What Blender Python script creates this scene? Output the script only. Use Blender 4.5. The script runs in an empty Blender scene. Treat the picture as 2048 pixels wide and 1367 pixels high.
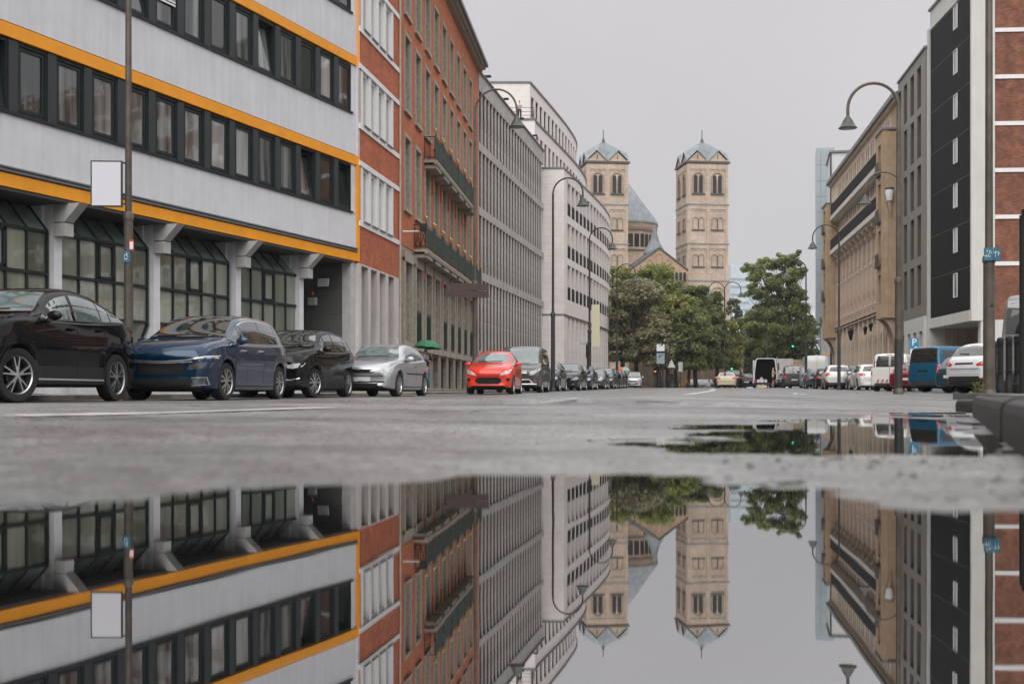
import bpy, bmesh, math, random
import numpy as np
from mathutils import Vector, Matrix
from mathutils.bvhtree import BVHTree
random.seed(7); np.random.seed(7)
R = math.radians
SC = bpy.context.scene
COL = SC.collection
FPX, HC, HY = 2400.0, 0.11, 786.0      # focal length in pixels, lens height above the water, horizon row

# ------------------------------------------------------------------ camera
cam_d = bpy.data.cameras.new('camera'); cam = bpy.data.objects.new('camera', cam_d); COL.objects.link(cam)
cam_d.sensor_width = 36.0; cam_d.lens = 36.0 * FPX / 2048.0
cam_d.shift_y = (HY - 683.5) / 2048.0
cam_d.clip_start = 0.02; cam_d.clip_end = 3000
cam_d.dof.use_dof = True; cam_d.dof.focus_distance = 42.0; cam_d.dof.aperture_fstop = 4.6
cam.location = (0, 0, HC); cam.rotation_euler = (R(90), 0, 0)
SC.camera = cam

# ------------------------------------------------------------------ sky: overcast
W = bpy.data.worlds.new('World'); SC.world = W; W.use_nodes = True
nt = W.node_tree; nt.nodes.clear()
N = nt.nodes.new; L = nt.links.new
out = N('ShaderNodeOutputWorld')
sky = N('ShaderNodeTexSky'); sky.sky_type = 'NISHITA'; sky.sun_disc = False
sky.sun_elevation = R(36); sky.sun_rotation = R(188); sky.air_density = 1.5; sky.dust_density = 4.0
bg1 = N('ShaderNodeBackground'); bg1.inputs[1].default_value = 0.08; L(sky.outputs[0], bg1.inputs[0])
tc = N('ShaderNodeTexCoord'); sep = N('ShaderNodeSeparateXYZ'); L(tc.outputs['Generated'], sep.inputs[0])
cl = N('ShaderNodeClamp'); L(sep.outputs[2], cl.inputs[0])
ramp = N('ShaderNodeValToRGB'); L(cl.outputs[0], ramp.inputs[0])
cr = ramp.color_ramp; cr.interpolation = 'EASE'
cr.elements[0].position = 0.0; cr.elements[0].color = (0.535, 0.53, 0.555, 1)
cr.elements[1].position = 1.0; cr.elements[1].color = (2.1, 2.1, 2.12, 1)
e = cr.elements.new(0.30); e.color = (0.60, 0.575, 0.595, 1)
e = cr.elements.new(0.62); e.color = (1.35, 1.34, 1.36, 1)
nz = N('ShaderNodeTexNoise'); nz.inputs['Scale'].default_value = 2.2; nz.inputs['Detail'].default_value = 3
L(tc.outputs['Generated'], nz.inputs[0])
mr = N('ShaderNodeMapRange'); L(nz.outputs[0], mr.inputs[0]); mr.inputs[3].default_value = 0.93; mr.inputs[4].default_value = 1.05
mr.inputs[1].default_value = .3; mr.inputs[2].default_value = .7
bg2 = N('ShaderNodeBackground'); L(ramp.outputs[0], bg2.inputs[0]); L(mr.outputs[0], bg2.inputs[1])
mx = N('ShaderNodeMixShader'); mx.inputs[0].default_value = 0.94
L(bg1.outputs[0], mx.inputs[1]); L(bg2.outputs[0], mx.inputs[2]); L(mx.outputs[0], out.inputs[0])

sd = bpy.data.lights.new('sun', 'SUN'); sd.energy = 1.5; sd.angle = R(50); sd.color = (1.0, 0.97, 0.93)
so = bpy.data.objects.new('sun', sd); COL.objects.link(so)
so.rotation_euler = (R(54), 0, R(-8))      # high, from behind the lens
SC.view_settings.view_transform = 'Standard'; SC.view_settings.look = 'None'
SC.view_settings.exposure = 0.18; SC.view_settings.gamma = 1.0; SC.view_settings.use_curve_mapping = False
SC.cycles.max_bounces = 6; SC.cycles.transparent_max_bounces = 12
SC.cycles.caustics_reflective = False; SC.cycles.caustics_refractive = False
SC.cycles.use_adaptive_sampling = True; SC.cycles.adaptive_threshold = 0.015

# ------------------------------------------------------------------ materials
def mat(name, base, rough=0.7, metal=0.0, var=0.0, vs=3.0, var2=None, bump=0.0, bs=40.0, streak=0.0, coat=0.0, spec=0.5,
        rnd=0.0, brick=None, emit=None, ior=1.5, stretch=None, dirt=None):
    m = bpy.data.materials.new(name); m.use_nodes = True
    n = m.node_tree.nodes; l = m.node_tree.links
    b = n['Principled BSDF']
    b.inputs['Base Color'].default_value = (*base, 1)
    b.inputs['Roughness'].default_value = rough; b.inputs['Metallic'].default_value = metal
    b.inputs['Specular IOR Level'].default_value = spec; b.inputs['Coat Weight'].default_value = coat
    b.inputs['Coat Roughness'].default_value = 0.03; b.inputs['IOR'].default_value = ior
    t = n.new('ShaderNodeTexCoord'); vec = t.outputs['Object']
    if stretch:
        mp = n.new('ShaderNodeMapping'); l.new(vec, mp.inputs[0]); mp.inputs['Scale'].default_value = stretch; vec_n = mp.outputs[0]
    else: vec_n = vec
    col = None; hgt = None
    if brick:
        bw, bh, c1, c2, cm, ms = brick
        s = n.new('ShaderNodeSeparateXYZ'); l.new(vec, s.inputs[0])
        a = n.new('ShaderNodeMath'); a.operation = 'ADD'; l.new(s.outputs[0], a.inputs[0]); l.new(s.outputs[1], a.inputs[1])
        c = n.new('ShaderNodeCombineXYZ'); l.new(a.outputs[0], c.inputs[0]); l.new(s.outputs[2], c.inputs[1])
        bt = n.new('ShaderNodeTexBrick'); l.new(c.outputs[0], bt.inputs['Vector'])
        bt.inputs['Color1'].default_value = (*c1, 1); bt.inputs['Color2'].default_value = (*c2, 1); bt.inputs['Mortar'].default_value = (*cm, 1)
        bt.inputs['Scale'].default_value = 1.0; bt.inputs['Mortar Size'].default_value = ms
        bt.inputs['Brick Width'].default_value = bw; bt.inputs['Row Height'].default_value = bh
        bt.inputs['Mortar Smooth'].default_value = 0.3; bt.inputs['Bias'].default_value = 0.0
        col = bt.outputs['Color']; hgt = bt.outputs['Fac']
    def mul(colin, fac_out, lo, hi, f0=.35, f1=.65):
        r_ = n.new('ShaderNodeMapRange'); l.new(fac_out, r_.inputs[0]); r_.inputs[1].default_value = f0; r_.inputs[2].default_value = f1
        r_.inputs[3].default_value = lo; r_.inputs[4].default_value = hi
        v = n.new('ShaderNodeVectorMath'); v.operation = 'SCALE'
        if colin is None: v.inputs[0].default_value = base
        else: l.new(colin, v.inputs[0])
        l.new(r_.outputs[0], v.inputs['Scale'])
        return v.outputs[0]
    if var:
        q = n.new('ShaderNodeTexNoise'); l.new(vec_n, q.inputs[0]); q.inputs['Scale'].default_value = vs; q.inputs['Detail'].default_value = 5
        q.inputs['Roughness'].default_value = .65
        if var2:
            r_ = n.new('ShaderNodeMapRange'); l.new(q.outputs[0], r_.inputs[0]); r_.inputs[1].default_value = .35; r_.inputs[2].default_value = .65
            x = n.new('ShaderNodeMix'); x.data_type = 'RGBA'; l.new(r_.outputs[0], x.inputs[0])
            if col is None: x.inputs[6].default_value = (*base, 1)
            else: l.new(col, x.inputs[6])
            x.inputs[7].default_value = (*var2, 1); col = x.outputs[2]
        else: col = mul(col, q.outputs[0], 1 - var, 1 + var)
    if streak:
        mp = n.new('ShaderNodeMapping'); l.new(vec, mp.inputs[0]); mp.inputs['Scale'].default_value = (5, 5, .35)
        q = n.new('ShaderNodeTexNoise'); l.new(mp.outputs[0], q.inputs[0]); q.inputs['Scale'].default_value = 1.0; q.inputs['Detail'].default_value = 6
        col = mul(col, q.outputs[0], 1 - streak, 1 + streak * .4, .3, .6)
    if rnd:
        oi = n.new('ShaderNodeObjectInfo'); col = mul(col, oi.outputs['Random'], 1 - rnd, 1 + rnd, 0, 1)
    if col is not None: l.new(col, b.inputs['Base Color'])
    if bump:
        q = n.new('ShaderNodeTexNoise'); l.new(vec_n, q.inputs[0]); q.inputs['Scale'].default_value = bs; q.inputs['Detail'].default_value = 4
        u = n.new('ShaderNodeBump'); u.inputs['Strength'].default_value = bump; u.inputs['Distance'].default_value = .02
        l.new(q.outputs[0], u.inputs['Height']); l.new(u.outputs[0], b.inputs['Normal'])
    if emit: b.inputs['Emission Color'].default_value = (*emit[0], 1); b.inputs['Emission Strength'].default_value = emit[1]
    return m

def pane_mat(name, c1, c2, rough=.04, coat=1.0, spec=.8, lo=.3, hi=1.0):
    """window glass in front of blinds and curtains: every pane its own tone, pleats behind the glass"""
    m = bpy.data.materials.new(name); m.use_nodes = True
    n = m.node_tree.nodes; l = m.node_tree.links; b = n['Principled BSDF']
    oi = n.new('ShaderNodeObjectInfo'); t = n.new('ShaderNodeTexCoord')
    mp = n.new('ShaderNodeMapping'); l.new(t.outputs['Object'], mp.inputs[0]); mp.inputs['Scale'].default_value = (3.2, 3.2, .3)
    cmb = n.new('ShaderNodeCombineXYZ'); l.new(oi.outputs['Random'], cmb.inputs[0])
    sc_ = n.new('ShaderNodeVectorMath'); sc_.operation = 'SCALE'; sc_.inputs['Scale'].default_value = 50; l.new(cmb.outputs[0], sc_.inputs[0])
    ad = n.new('ShaderNodeVectorMath'); l.new(mp.outputs[0], ad.inputs[0]); l.new(sc_.outputs[0], ad.inputs[1])
    q = n.new('ShaderNodeTexNoise'); l.new(ad.outputs[0], q.inputs[0]); q.inputs['Scale'].default_value = .9; q.inputs['Detail'].default_value = 2
    a = n.new('ShaderNodeMath'); a.operation = 'MULTIPLY'; l.new(q.outputs[0], a.inputs[0]); a.inputs[1].default_value = .75
    a2 = n.new('ShaderNodeMath'); a2.operation = 'MULTIPLY_ADD'; l.new(oi.outputs['Random'], a2.inputs[0]); a2.inputs[1].default_value = .6; l.new(a.outputs[0], a2.inputs[2])
    r_ = n.new('ShaderNodeMapRange'); l.new(a2.outputs[0], r_.inputs[0]); r_.inputs[1].default_value = lo; r_.inputs[2].default_value = hi
    x = n.new('ShaderNodeMix'); x.data_type = 'RGBA'; l.new(r_.outputs[0], x.inputs[0]); x.inputs[6].default_value = (*c1, 1); x.inputs[7].default_value = (*c2, 1)
    l.new(x.outputs[2], b.inputs['Base Color'])
    b.inputs['Roughness'].default_value = rough; b.inputs['Coat Weight'].default_value = coat; b.inputs['Coat Roughness'].default_value = .01
    b.inputs['Specular IOR Level'].default_value = spec
    w = n.new('ShaderNodeTexNoise'); l.new(t.outputs['Object'], w.inputs[0]); w.inputs['Scale'].default_value = 1.3
    u = n.new('ShaderNodeBump'); u.inputs['Strength'].default_value = .05; u.inputs['Distance'].default_value = .1; l.new(w.outputs[0], u.inputs['Height'])
    l.new(u.outputs[0], b.inputs['Coat Normal'])
    return m

M = {}
M['spandrel'] = mat('spandrel_render', (.63, .635, .66), .8, var=.05, vs=1.2, streak=.07, bump=.05, bs=60)
M['orange'] = mat('orange_paint', (.86, .33, .008), .55, var=.06, vs=2)
M['orange_pale'] = mat('orange_paint_faded', (.9, .42, .16), .6, var=.05)
M['dark_frame'] = mat('dark_window_frame', (.012, .019, .020), .5, var=.2, vs=5, spec=.3)
M['dark_pier'] = mat('dark_aluminium_pier', (.030, .036, .038), .5, var=.1, vs=2, spec=.35)
M['pane_b1'] = pane_mat('pane_curtains', (.015, .023, .021), (.36, .37, .355), lo=.58, hi=1.0)
M['pane_gf'] = pane_mat('pane_grey_green', (.075, .095, .072), (.30, .325, .265), spec=.4, coat=.9)
M['pane_slope'] = pane_mat('pane_sloped', (.08, .115, .10), (.20, .26, .22), spec=.6)
M['pane_dark'] = pane_mat('pane_dark', (.03, .03, .028), (.10, .10, .095))
M['pane_blind'] = pane_mat('pane_with_blind', (.2, .21, .205), (.4, .41, .40), spec=.5)
M['pane_mid'] = pane_mat('pane_mid', (.10, .105, .10), (.24, .25, .24))
M['concrete'] = mat('concrete_light', (.66, .66, .68), .8, var=.08, vs=2, streak=.1)
M['concrete_d'] = mat('concrete_capital', (.46, .46, .45), .8, var=.1, vs=3)
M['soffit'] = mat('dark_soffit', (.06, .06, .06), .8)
M['granite'] = mat('dark_granite', (.085, .087, .082), .5, var=.25, vs=14, bump=.05, rnd=.25)
M['brick_b2'] = mat('red_brick', (.4, .12, .06), .85, brick=(.25, .077, (.56, .145, .055), (.38, .09, .032), (.30, .12, .07), .012), var=.14, vs=1.4, streak=.12)
M['brick_b3'] = mat('orange_brick', (.45, .15, .06), .85, brick=(.25, .077, (.56, .16, .055), (.40, .10, .032), (.34, .14, .07), .010), var=.14, vs=.9, streak=.10)
M['brick_r'] = mat('brown_brick', (.36, .13, .07), .85, brick=(.25, .07, (.27, .095, .05), (.14, .05, .027), (.17, .09, .06), .012), var=.3, vs=1.6)
M['white_paint'] = mat('white_window_paint', (.78, .77, .77), .5, var=.04, vs=4, streak=.05)
M['stone_pale'] = mat('pale_stone', (.57, .54, .515), .85, var=.08, vs=1.5, streak=.16, bump=.06)
M['stone_brown'] = mat('brown_shell_limestone', (.30, .25, .195), .85, var=.22, vs=4, streak=.2, bump=.1, bs=25)
M['stone_reveal'] = mat('reveal_limestone', (.33, .285, .23), .85, var=.3, vs=6, streak=.25, bump=.15, bs=20)
M['stone_frame'] = mat('window_surround_limestone', (.36, .32, .26), .85, var=.15, vs=5, streak=.15)
M['conc_b4'] = mat('weathered_concrete', (.44, .42, .40), .85, var=.18, vs=3, streak=.3, bump=.08)
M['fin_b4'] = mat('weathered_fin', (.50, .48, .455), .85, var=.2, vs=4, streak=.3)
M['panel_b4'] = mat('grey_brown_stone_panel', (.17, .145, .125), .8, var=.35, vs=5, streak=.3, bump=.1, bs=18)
M['lime'] = mat('pinkish_limestone', (.8, .74, .71), .8, var=.05, vs=1, brick=(1.1, .55, (.82, .765, .74), (.78, .72, .695), (.62, .56, .54), .012))
M['lime_r'] = mat('limestone_reveal', (.76, .72, .69), .8, var=.06, vs=2)
M['metal_edge'] = mat('grey_roof_edge', (.16, .17, .17), .5, var=.1)
M['rail_dark'] = mat('black_railing', (.012, .013, .014), .5)
M['church'] = mat('church_tuff_stone', (.54, .43, .34), .9, var=.16, vs=.35, brick=(.6, .3, (.57, .455, .36), (.48, .38, .30), (.38, .305, .245), .02), streak=.10)
M['church_trim'] = mat('church_trim', (.34, .27, .205), .9, var=.15, vs=2)
M['opening'] = mat('dark_opening', (.015, .017, .018), .6)
M['church_dark'] = mat('church_dark_cornice', (.10, .095, .085), .8, var=.2, vs=3)
M['church_brick'] = mat('reddish_church_masonry', (.45, .31, .21), .9, var=.15, vs=1)
M['lead'] = mat('blue_grey_lead_roof', (.17, .195, .21), .75, var=.22, vs=.55, var2=(.27, .295, .31), stretch=(3, 3, .6))
M['slate'] = mat('dark_slate', (.10, .105, .11), .6, var=.2, vs=2)
M['tan'] = mat('tan_rendered_stone', (.42, .30, .195), .9, var=.12, vs=1.2, streak=.12, bump=.05)
M['tan_side'] = mat('tan_sandstone', (.62, .51, .40), .9, var=.13, vs=2, streak=.16)
M['tan_pilaster'] = mat('brown_pilaster_stone', (.42, .30, .22), .85, var=.3, vs=1.4, var2=(.58, .48, .40), streak=.15)
M['tan_win'] = pane_mat('pane_brown', (.04, .034, .028), (.13, .11, .09))
M['white_stone'] = mat('white_cornice', (.60, .54, .48), .8, var=.08, vs=2)
M['black_panel'] = mat('black_ribbed_panel', (.008, .009, .009), .5, var=.3, vs=2, streak=.35, spec=.25)
M['seam'] = mat('panel_joint_metal', (.09, .095, .095), .5)
M['white_panel'] = mat('white_stone_panel', (.58, .575, .54), .75, var=.05, vs=1, streak=.06)
M['olive'] = mat('olive_grey_metal', (.19, .18, .155), .5, var=.08, vs=1, streak=.1)
M['olive_d'] = mat('olive_grey_dark', (.10, .09, .078), .6, var=.15, vs=3)
M['beige_wall'] = mat('beige_passage_wall', (.40, .345, .27), .9, var=.12, vs=1, streak=.2)
M['glass_tower'] = mat('pale_blue_glass_panels', (.30, .355, .38), .25, var=.1, vs=.3, coat=.3)
M['sky_tower'] = mat('haze_tinted_tower', (.50, .58, .62), .4, var=.12, vs=.3)  # distance haze is put into this pale colour
M['far_white'] = mat('far_white_render', (.62, .63, .64), .8, var=.05, vs=.5)
M['far_window'] = mat('far_window', (.22, .25, .27), .3)
M['pole'] = mat('weathered_lamp_pole', (.105, .088, .07), .5, metal=.3, var=.28, vs=3, streak=.3)
M['pole_dark'] = mat('dark_grey_pole', (.035, .038, .038), .5, metal=.2, var=.2, vs=3)
M['shade'] = mat('lamp_shade_metal', (.07, .075, .072), .45, metal=.3, var=.2, vs=6)
M['lamp_glass'] = mat('frosted_lamp_glass', (.35, .35, .33), .3)
M['gold'] = mat('gilded_ball', (.50, .32, .12), .4, metal=.8)
M['iron'] = mat('black_iron', (.010, .011, .010), .55, spec=.3)
M['mesh_green'] = mat('dark_green_mesh', (.006, .030, .021), .7, var=.4, vs=8, bump=.3, bs=50)
M['grille_green'] = mat('dark_green_grille', (.008, .03, .022), .6, var=.4, vs=8)
M['sign_brown'] = mat('brown_sign_back', (.062, .038, .036), .6, var=.08)
M['sign_white'] = mat('blank_sign_face', (.66, .66, .71), .6)
M['sign_black'] = mat('black_sign_frame', (.012, .014, .016), .5)
M['sign_blue'] = mat('blue_sign', (.01, .19, .36), .5)
M['sign_teal'] = mat('blue_sticker', (.03, .14, .21), .6)
M['sticker_w'] = mat('white_print', (.75, .76, .78), .6)
M['sticker_r'] = mat('red_print', (.55, .06, .03), .6)
M['sign_khaki'] = mat('blank_khaki_banner', (.60, .56, .40), .7)
M['rubber'] = mat('tyre_rubber', (.012, .012, .012), .75, bump=.1)
M['under'] = mat('black_underbody', (.006, .006, .006), .9)
M['cladding'] = mat('black_plastic_trim', (.013, .013, .014), .5)
M['rim'] = mat('alloy_rim', (.50, .50, .50), .3, metal=.9)
M['rim_dark'] = mat('dark_rim', (.04, .04, .042), .4, metal=.5)
M['chrome'] = mat('chrome_trim', (.72, .73, .74), .28, metal=.75)
M['plate'] = mat('blank_number_plate', (.62, .63, .62), .5)
M['car_glass'] = mat('car_glass', (.012, .016, .016), .03, coat=1, spec=.9)
M['car_glass_l'] = mat('car_glass_lit_tint', (.11, .145, .145), .04, coat=1, spec=.8, var=.25, vs=2.5)  # opaque; the light seen through the cabin is put into the colour
M['lamp_clear'] = mat('clear_headlight', (.50, .50, .50), .12, coat=1, var=.35, vs=7)
M['lamp_dark'] = mat('dark_headlight', (.06, .065, .07), .1, coat=1, var=.6, vs=6)
M['lamp_red'] = mat('red_tail_light', (.55, .018, .012), .15, coat=1, var=.3, vs=12)
M['lamp_amber'] = mat('amber_lamp', (.8, .25, .03), .2, coat=1)
M['gap'] = mat('panel_gap', (.004, .004, .004), .9)
M['skin'] = mat('skin', (.50, .28, .19), .6)
M['hair'] = mat('hair', (.05, .03, .02), .8)
M['green_lit'] = mat('lit_green_signal', (.02, .6, .25), .5, emit=((.05, 1.0, .42), 1.4))
M['bark'] = mat('tree_bark', (.05, .042, .033), .9, var=.3, vs=4, bump=.4, bs=12)
def paint(name, c, metal=.25, rough=.28, rnd=0): return mat(name, c, rough, metal=metal, coat=.8 if max(c) > .01 else .6, spec=.2 if max(c) > .01 else 0.0, bump=.015, bs=120)

# ------------------------------------------------------------------ mesh building
class MB:
    def __init__(s, mtx=None): s.v = []; s.f = []; s.mi = []; s.cur = 0; s.m = mtx
    def add(s, vs, fs):
        o = len(s.v)
        s.v += [tuple(s.m @ Vector(p)) for p in vs] if s.m is not None else [tuple(p) for p in vs]
        s.f += [tuple(i + o for i in f) for f in fs]; s.mi += [s.cur] * len(fs)
    def box(s, x0, x1, y0, y1, z0, z1):
        x0, x1 = min(x0, x1), max(x0, x1); y0, y1 = min(y0, y1), max(y0, y1); z0, z1 = min(z0, z1), max(z0, z1)
        s.add([(x0,y0,z0),(x1,y0,z0),(x1,y1,z0),(x0,y1,z0),(x0,y0,z1),(x1,y0,z1),(x1,y1,z1),(x0,y1,z1)],
              [(0,3,2,1),(4,5,6,7),(0,1,5,4),(1,2,6,5),(2,3,7,6),(3,0,4,7)])
        return s
    def prism(s, poly, a, b, axis='x'):
        """poly: 2D points; extruded from a to b along axis (x: poly=(y,z); y: poly=(x,z); z: poly=(x,y))"""
        n = len(poly)
        def p(q, t): return (t, q[0], q[1]) if axis == 'x' else ((q[0], t, q[1]) if axis == 'y' else (q[0], q[1], t))
        s.add([p(q, a) for q in poly] + [p(q, b) for q in poly],
              [tuple(range(n))[::-1], tuple(range(n, 2*n))] + [(i, (i+1) % n, n + (i+1) % n, n + i) for i in range(n)])
        return s
    def tube(s, pts, r, n=8, cap=True):
        pts = [Vector(p) for p in pts]; k = len(pts)
        rs = r if isinstance(r, (list, tuple)) else [r] * k
        vs = []; fs = []; up = None
        for i, p in enumerate(pts):
            t = (pts[min(i+1, k-1)] - pts[max(i-1, 0)]).normalized()
            if up is None:
                up = Vector((0, 0, 1)) if abs(t.z) < .9 else Vector((1, 0, 0))
            a = t.cross(up).normalized(); up2 = a.cross(t).normalized(); up = up2
            for j in range(n):
                an = 2 * math.pi * j / n
                vs.append(p + (a * math.cos(an) + up2 * math.sin(an)) * rs[i])
        for i in range(k-1):
            for j in range(n):
                fs.append((i*n+j, i*n+(j+1) % n, (i+1)*n+(j+1) % n, (i+1)*n+j))
        if cap: fs += [tuple(range(n))[::-1], tuple(range((k-1)*n, k*n))]
        s.add(vs, fs); return s
    def lathe(s, prof, n=20, c=(0, 0, 0), axis='z', cap=True):
        """prof: (radius, height) pairs"""
        vs = []; fs = []
        for r, h in prof:
            for j in range(n):
                a = 2 * math.pi * j / n
                q = (r * math.cos(a), r * math.sin(a), h)
                if axis == 'y': q = (q[0], q[2], q[1])
                if axis == 'x': q = (q[2], q[0], q[1])
                vs.append((q[0]+c[0], q[1]+c[1], q[2]+c[2]))
        for i in range(len(prof)-1):
            for j in range(n): fs.append((i*n+j, i*n+(j+1) % n, (i+1)*n+(j+1) % n, (i+1)*n+j))
        if cap and prof[0][0] > 1e-4: fs.append(tuple(range(n))[::-1])
        if cap and prof[-1][0] > 1e-4: fs.append(tuple(range((len(prof)-1)*n, len(prof)*n)))
        s.add(vs, fs); return s
    def mesh(s, name, mats, smooth=False, angle=None):
        me = bpy.data.meshes.new(name); me.from_pydata(s.v, [], s.f)
        for m_ in (mats if isinstance(mats, (list, tuple)) else [mats]): me.materials.append(m_)
        if any(s.mi): me.polygons.foreach_set('material_index', s.mi)
        if smooth:
            me.polygons.foreach_set('use_smooth', [True] * len(me.polygons))
            if angle: me.set_sharp_from_angle(angle=R(angle))
        me.update(); return me
    def build(s, name, mats, parent=None, smooth=False, angle=35, **kw):
        return link(name, s.mesh(name, mats, smooth, angle), parent, **kw)

def link(name, me, parent=None, loc=None, rot=None, scale=None):
    o = bpy.data.objects.new(name, me); COL.objects.link(o)
    if parent is not None: o.parent = parent
    if loc is not None: o.location = loc
    if rot is not None: o.rotation_euler = rot
    if scale is not None: o.scale = scale
    return o
def thing(name, label, cat, loc=(0, 0, 0), rz=0.0, group=None):
    o = link(name, None, None, loc, (0, 0, rz)); return tag(o, label, cat, group)
def tag(o, label, cat, group=None):
    o['label'] = label; o['category'] = cat
    if group: o['group'] = group
    return o
def struct(o): o['kind'] = 'structure'; return o

class Fac:
    """a straight facade seen from the lens: local x runs away from it, w is the distance out of the wall"""
    def __init__(s, name, label, p0, p1, side, cat='building'):
        s.p0 = Vector(p0); d = Vector(p1) - s.p0; s.L = d.length; s.d = d.normalized(); s.S = -1 if side == 'L' else 1
        s.n = Vector((-s.d.y, s.d.x)) * s.S
        s.o = thing(name, label, cat, (p0[0], p0[1], 0), math.atan2(d.y, d.x)) if name else None
    def u(s, px, w=0.0):
        k = (px - 1024) / FPX; b = s.p0 + s.n * w
        # b.x + u dx = k (b.y + u dy)
        return (k * b.y - b.x) / (s.d.x - k * s.d.y)
    def D(s, px, w=0.0): return (s.p0 + s.n * w + s.d * s.u(px, w)).y
    def z(s, px, py, w=0.0): return HC + (HY - py) / FPX * s.D(px, w)
    def uz(s, px, py, w=0.0): return s.u(px, w), s.z(px, py, w)
    def box(s, mb, u0, u1, z0, z1, w0, w1): return mb.box(u0, u1, s.S * w0, s.S * w1, z0, z1)

def wall_grid(f, U0, U1, Z0, Z1, us, zs, w0=-.35, w1=0.0, mb=None):
    """a wall with a regular grid of openings: us, zs lists of (from, to)"""
    mb = mb or MB(); us = sorted(us); zs = sorted(zs); a = U0
    for (u0, u1) in us:
        f.box(mb, a, u0, Z0, Z1, w0, w1); b = Z0
        for (z0, z1) in zs:
            if z0 > b: f.box(mb, u0, u1, b, z0, w0, w1)
            b = z1
        if Z1 > b: f.box(mb, u0, u1, b, Z1, w0, w1)
        a = u1
    f.box(mb, a, U1, Z0, Z1, w0, w1)
    return mb
def frame_mesh(name, w, h, t, dep, S, m, mull=(), tran=(), tm=None, y0=0.0):
    """window frame: outer face y0 in from the wall face, dep deep; S gives the inward side"""
    mb = MB(); a, b = -S * y0, -S * (y0 + dep); tm = tm or t * .7
    mb.box(0, t, a, b, 0, h); mb.box(w - t, w, a, b, 0, h); mb.box(t, w - t, a, b, 0, t); mb.box(t, w - t, a, b, h - t, h)
    a2 = -S * (y0 + .012)
    for x in mull: mb.box(x - tm/2, x + tm/2, a2, b, t, h - t)
    for z in tran: mb.box(t, w - t, -S * (y0 + .018), b, z - tm/2, z + tm/2)
    return mb.mesh(name, m)
def pane_mesh(name, x0, x1, z0, z1, S, m, y=.08): return MB().box(x0, x1, -S * y, -S * (y + .012), z0, z1).mesh(name, m)
# ------------------------------------------------------------------ the ground: road with camber, two puddles in the gutter
KX, KS = .135, .36                       # right-hand kerb line x = KX + KS*y
NK = math.sqrt(1 + KS * KS)
PUD1 = [(.275, .38), (.14, .0), (-.22, -1.0), (-2.6, -1.0), (-2.6, .55), (-1.2, .88), (-.50, 1.13), (-.41, 1.30), (-.25, 1.41), (-.02, 1.63), (.16, 1.68), (.29, 1.50), (.36, 1.32), (.40, 1.20), (.50, 1.16), (.57, 1.30), (.66, 1.42)]
def gp(px, py, z=0.0):
    D = FPX * (HC - z) / (py - HY); return ((px - 1024) / FPX * D, D)
PUD2 = [gp(*q) for q in [(1230, 877), (1345, 867), (1400, 851), (1560, 843), (1640, 836), (1780, 832), (1890, 823), (1925, 819), (1968, 835), (1990, 860), (2010, 880), (1975, 905), (1700, 907), (1500, 905), (1400, 903), (1335, 896), (1390, 884), (1300, 879)]]
def sdf(poly, X, Y):
    P = np.array(poly, float); Q = np.roll(P, -1, 0); d = np.full(X.shape, 1e9); ins = np.zeros(X.shape, bool)
    for (x0, y0), (x1, y1) in zip(P, Q):
        ex, ey = x1 - x0, y1 - y0; wx, wy = X - x0, Y - y0
        t = np.clip((wx * ex + wy * ey) / (ex * ex + ey * ey), 0, 1)
        d = np.minimum(d, np.hypot(wx - ex * t, wy - ey * t))
        c = ((y0 <= Y) & (Y < y1)) | ((y1 <= Y) & (Y < y0))
        with np.errstate(divide='ignore', invalid='ignore'):
            ins ^= c & (X < x0 + (Y - y0) * ex / np.where(ey == 0, 1e-9, ey))
    return np.where(ins, -d, d)
def vnoise(X, Y, s, seed=0):
    X = X * s + seed * 17.3; Y = Y * s + seed * 9.1; xi = np.floor(X).astype(np.int64); yi = np.floor(Y).astype(np.int64); fx = X - xi; fy = Y - yi
    def h(a, b):
        k = (a * 374761393 + b * 668265263 + seed * 1442695) & 0x7fffffff; k = ((k ^ (k >> 13)) * 1274126177) & 0x7fffffff; return (k ^ (k >> 16)) % 10007 / 10007.0
    fx = fx * fx * (3 - 2 * fx); fy = fy * fy * (3 - 2 * fy)
    return (h(xi, yi) * (1-fx) + h(xi+1, yi) * fx) * (1-fy) + (h(xi, yi+1) * (1-fx) + h(xi+1, yi+1) * fx) * fy - .5
BY = [-500, 0, 10, 20, 38, 49, 73, 104, 116, 135, 200, 2000]
BZ = [0, 0, .0, .01, .055, .12, .31, .565, .60, .42, .30, .30]
def road_z(X, Y):
    X = np.asarray(X, float); Y = np.asarray(Y, float)
    t = (KX + KS * Y - X) / NK                     # metres left of the right gutter
    base = np.interp(Y, BY, BZ)
    near = np.clip(1 - (Y - 24) / 22, 0, 1)         # the camber flattens where the street bends away
    tt = np.maximum(t, 0)
    ridge = 2.9
    camb = np.where(tt < ridge, .0285 * tt - .0028 * tt * tt * .35, 0)
    zr = .0285 * ridge - .0028 * ridge * ridge * .35
    camb = np.where(tt >= ridge, zr - .014 * (tt - ridge), camb)
    camb = np.maximum(camb, -.03)
    z = base + camb * near + .012 * (1 - near)
    d1 = sdf(PUD1, X, Y); d2 = sdf(PUD2, X, Y)
    nse = vnoise(X, Y, 7, 1) * .20 + vnoise(X, Y, 19, 2) * .11 + vnoise(X, Y, 40, 6) * .05 + vnoise(X, Y, 2.2, 3) * .2
    k1 = np.maximum(.022 * (d1 + nse * .55), -.014); k2 = np.maximum(.009 * (d2 + nse * np.clip(Y * .5, .5, 2.2)), -.006)
    z = np.where(Y < 9, np.minimum(z + .004, np.minimum(k1, k2 + np.where(Y < 1.2, .1, 0))), z)
    z = z + np.where(Y < 9, vnoise(X, Y, 60, 5) * .0022 * np.clip(np.minimum(d1, d2) * 6, .2, 1), 0)
    return z
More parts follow.
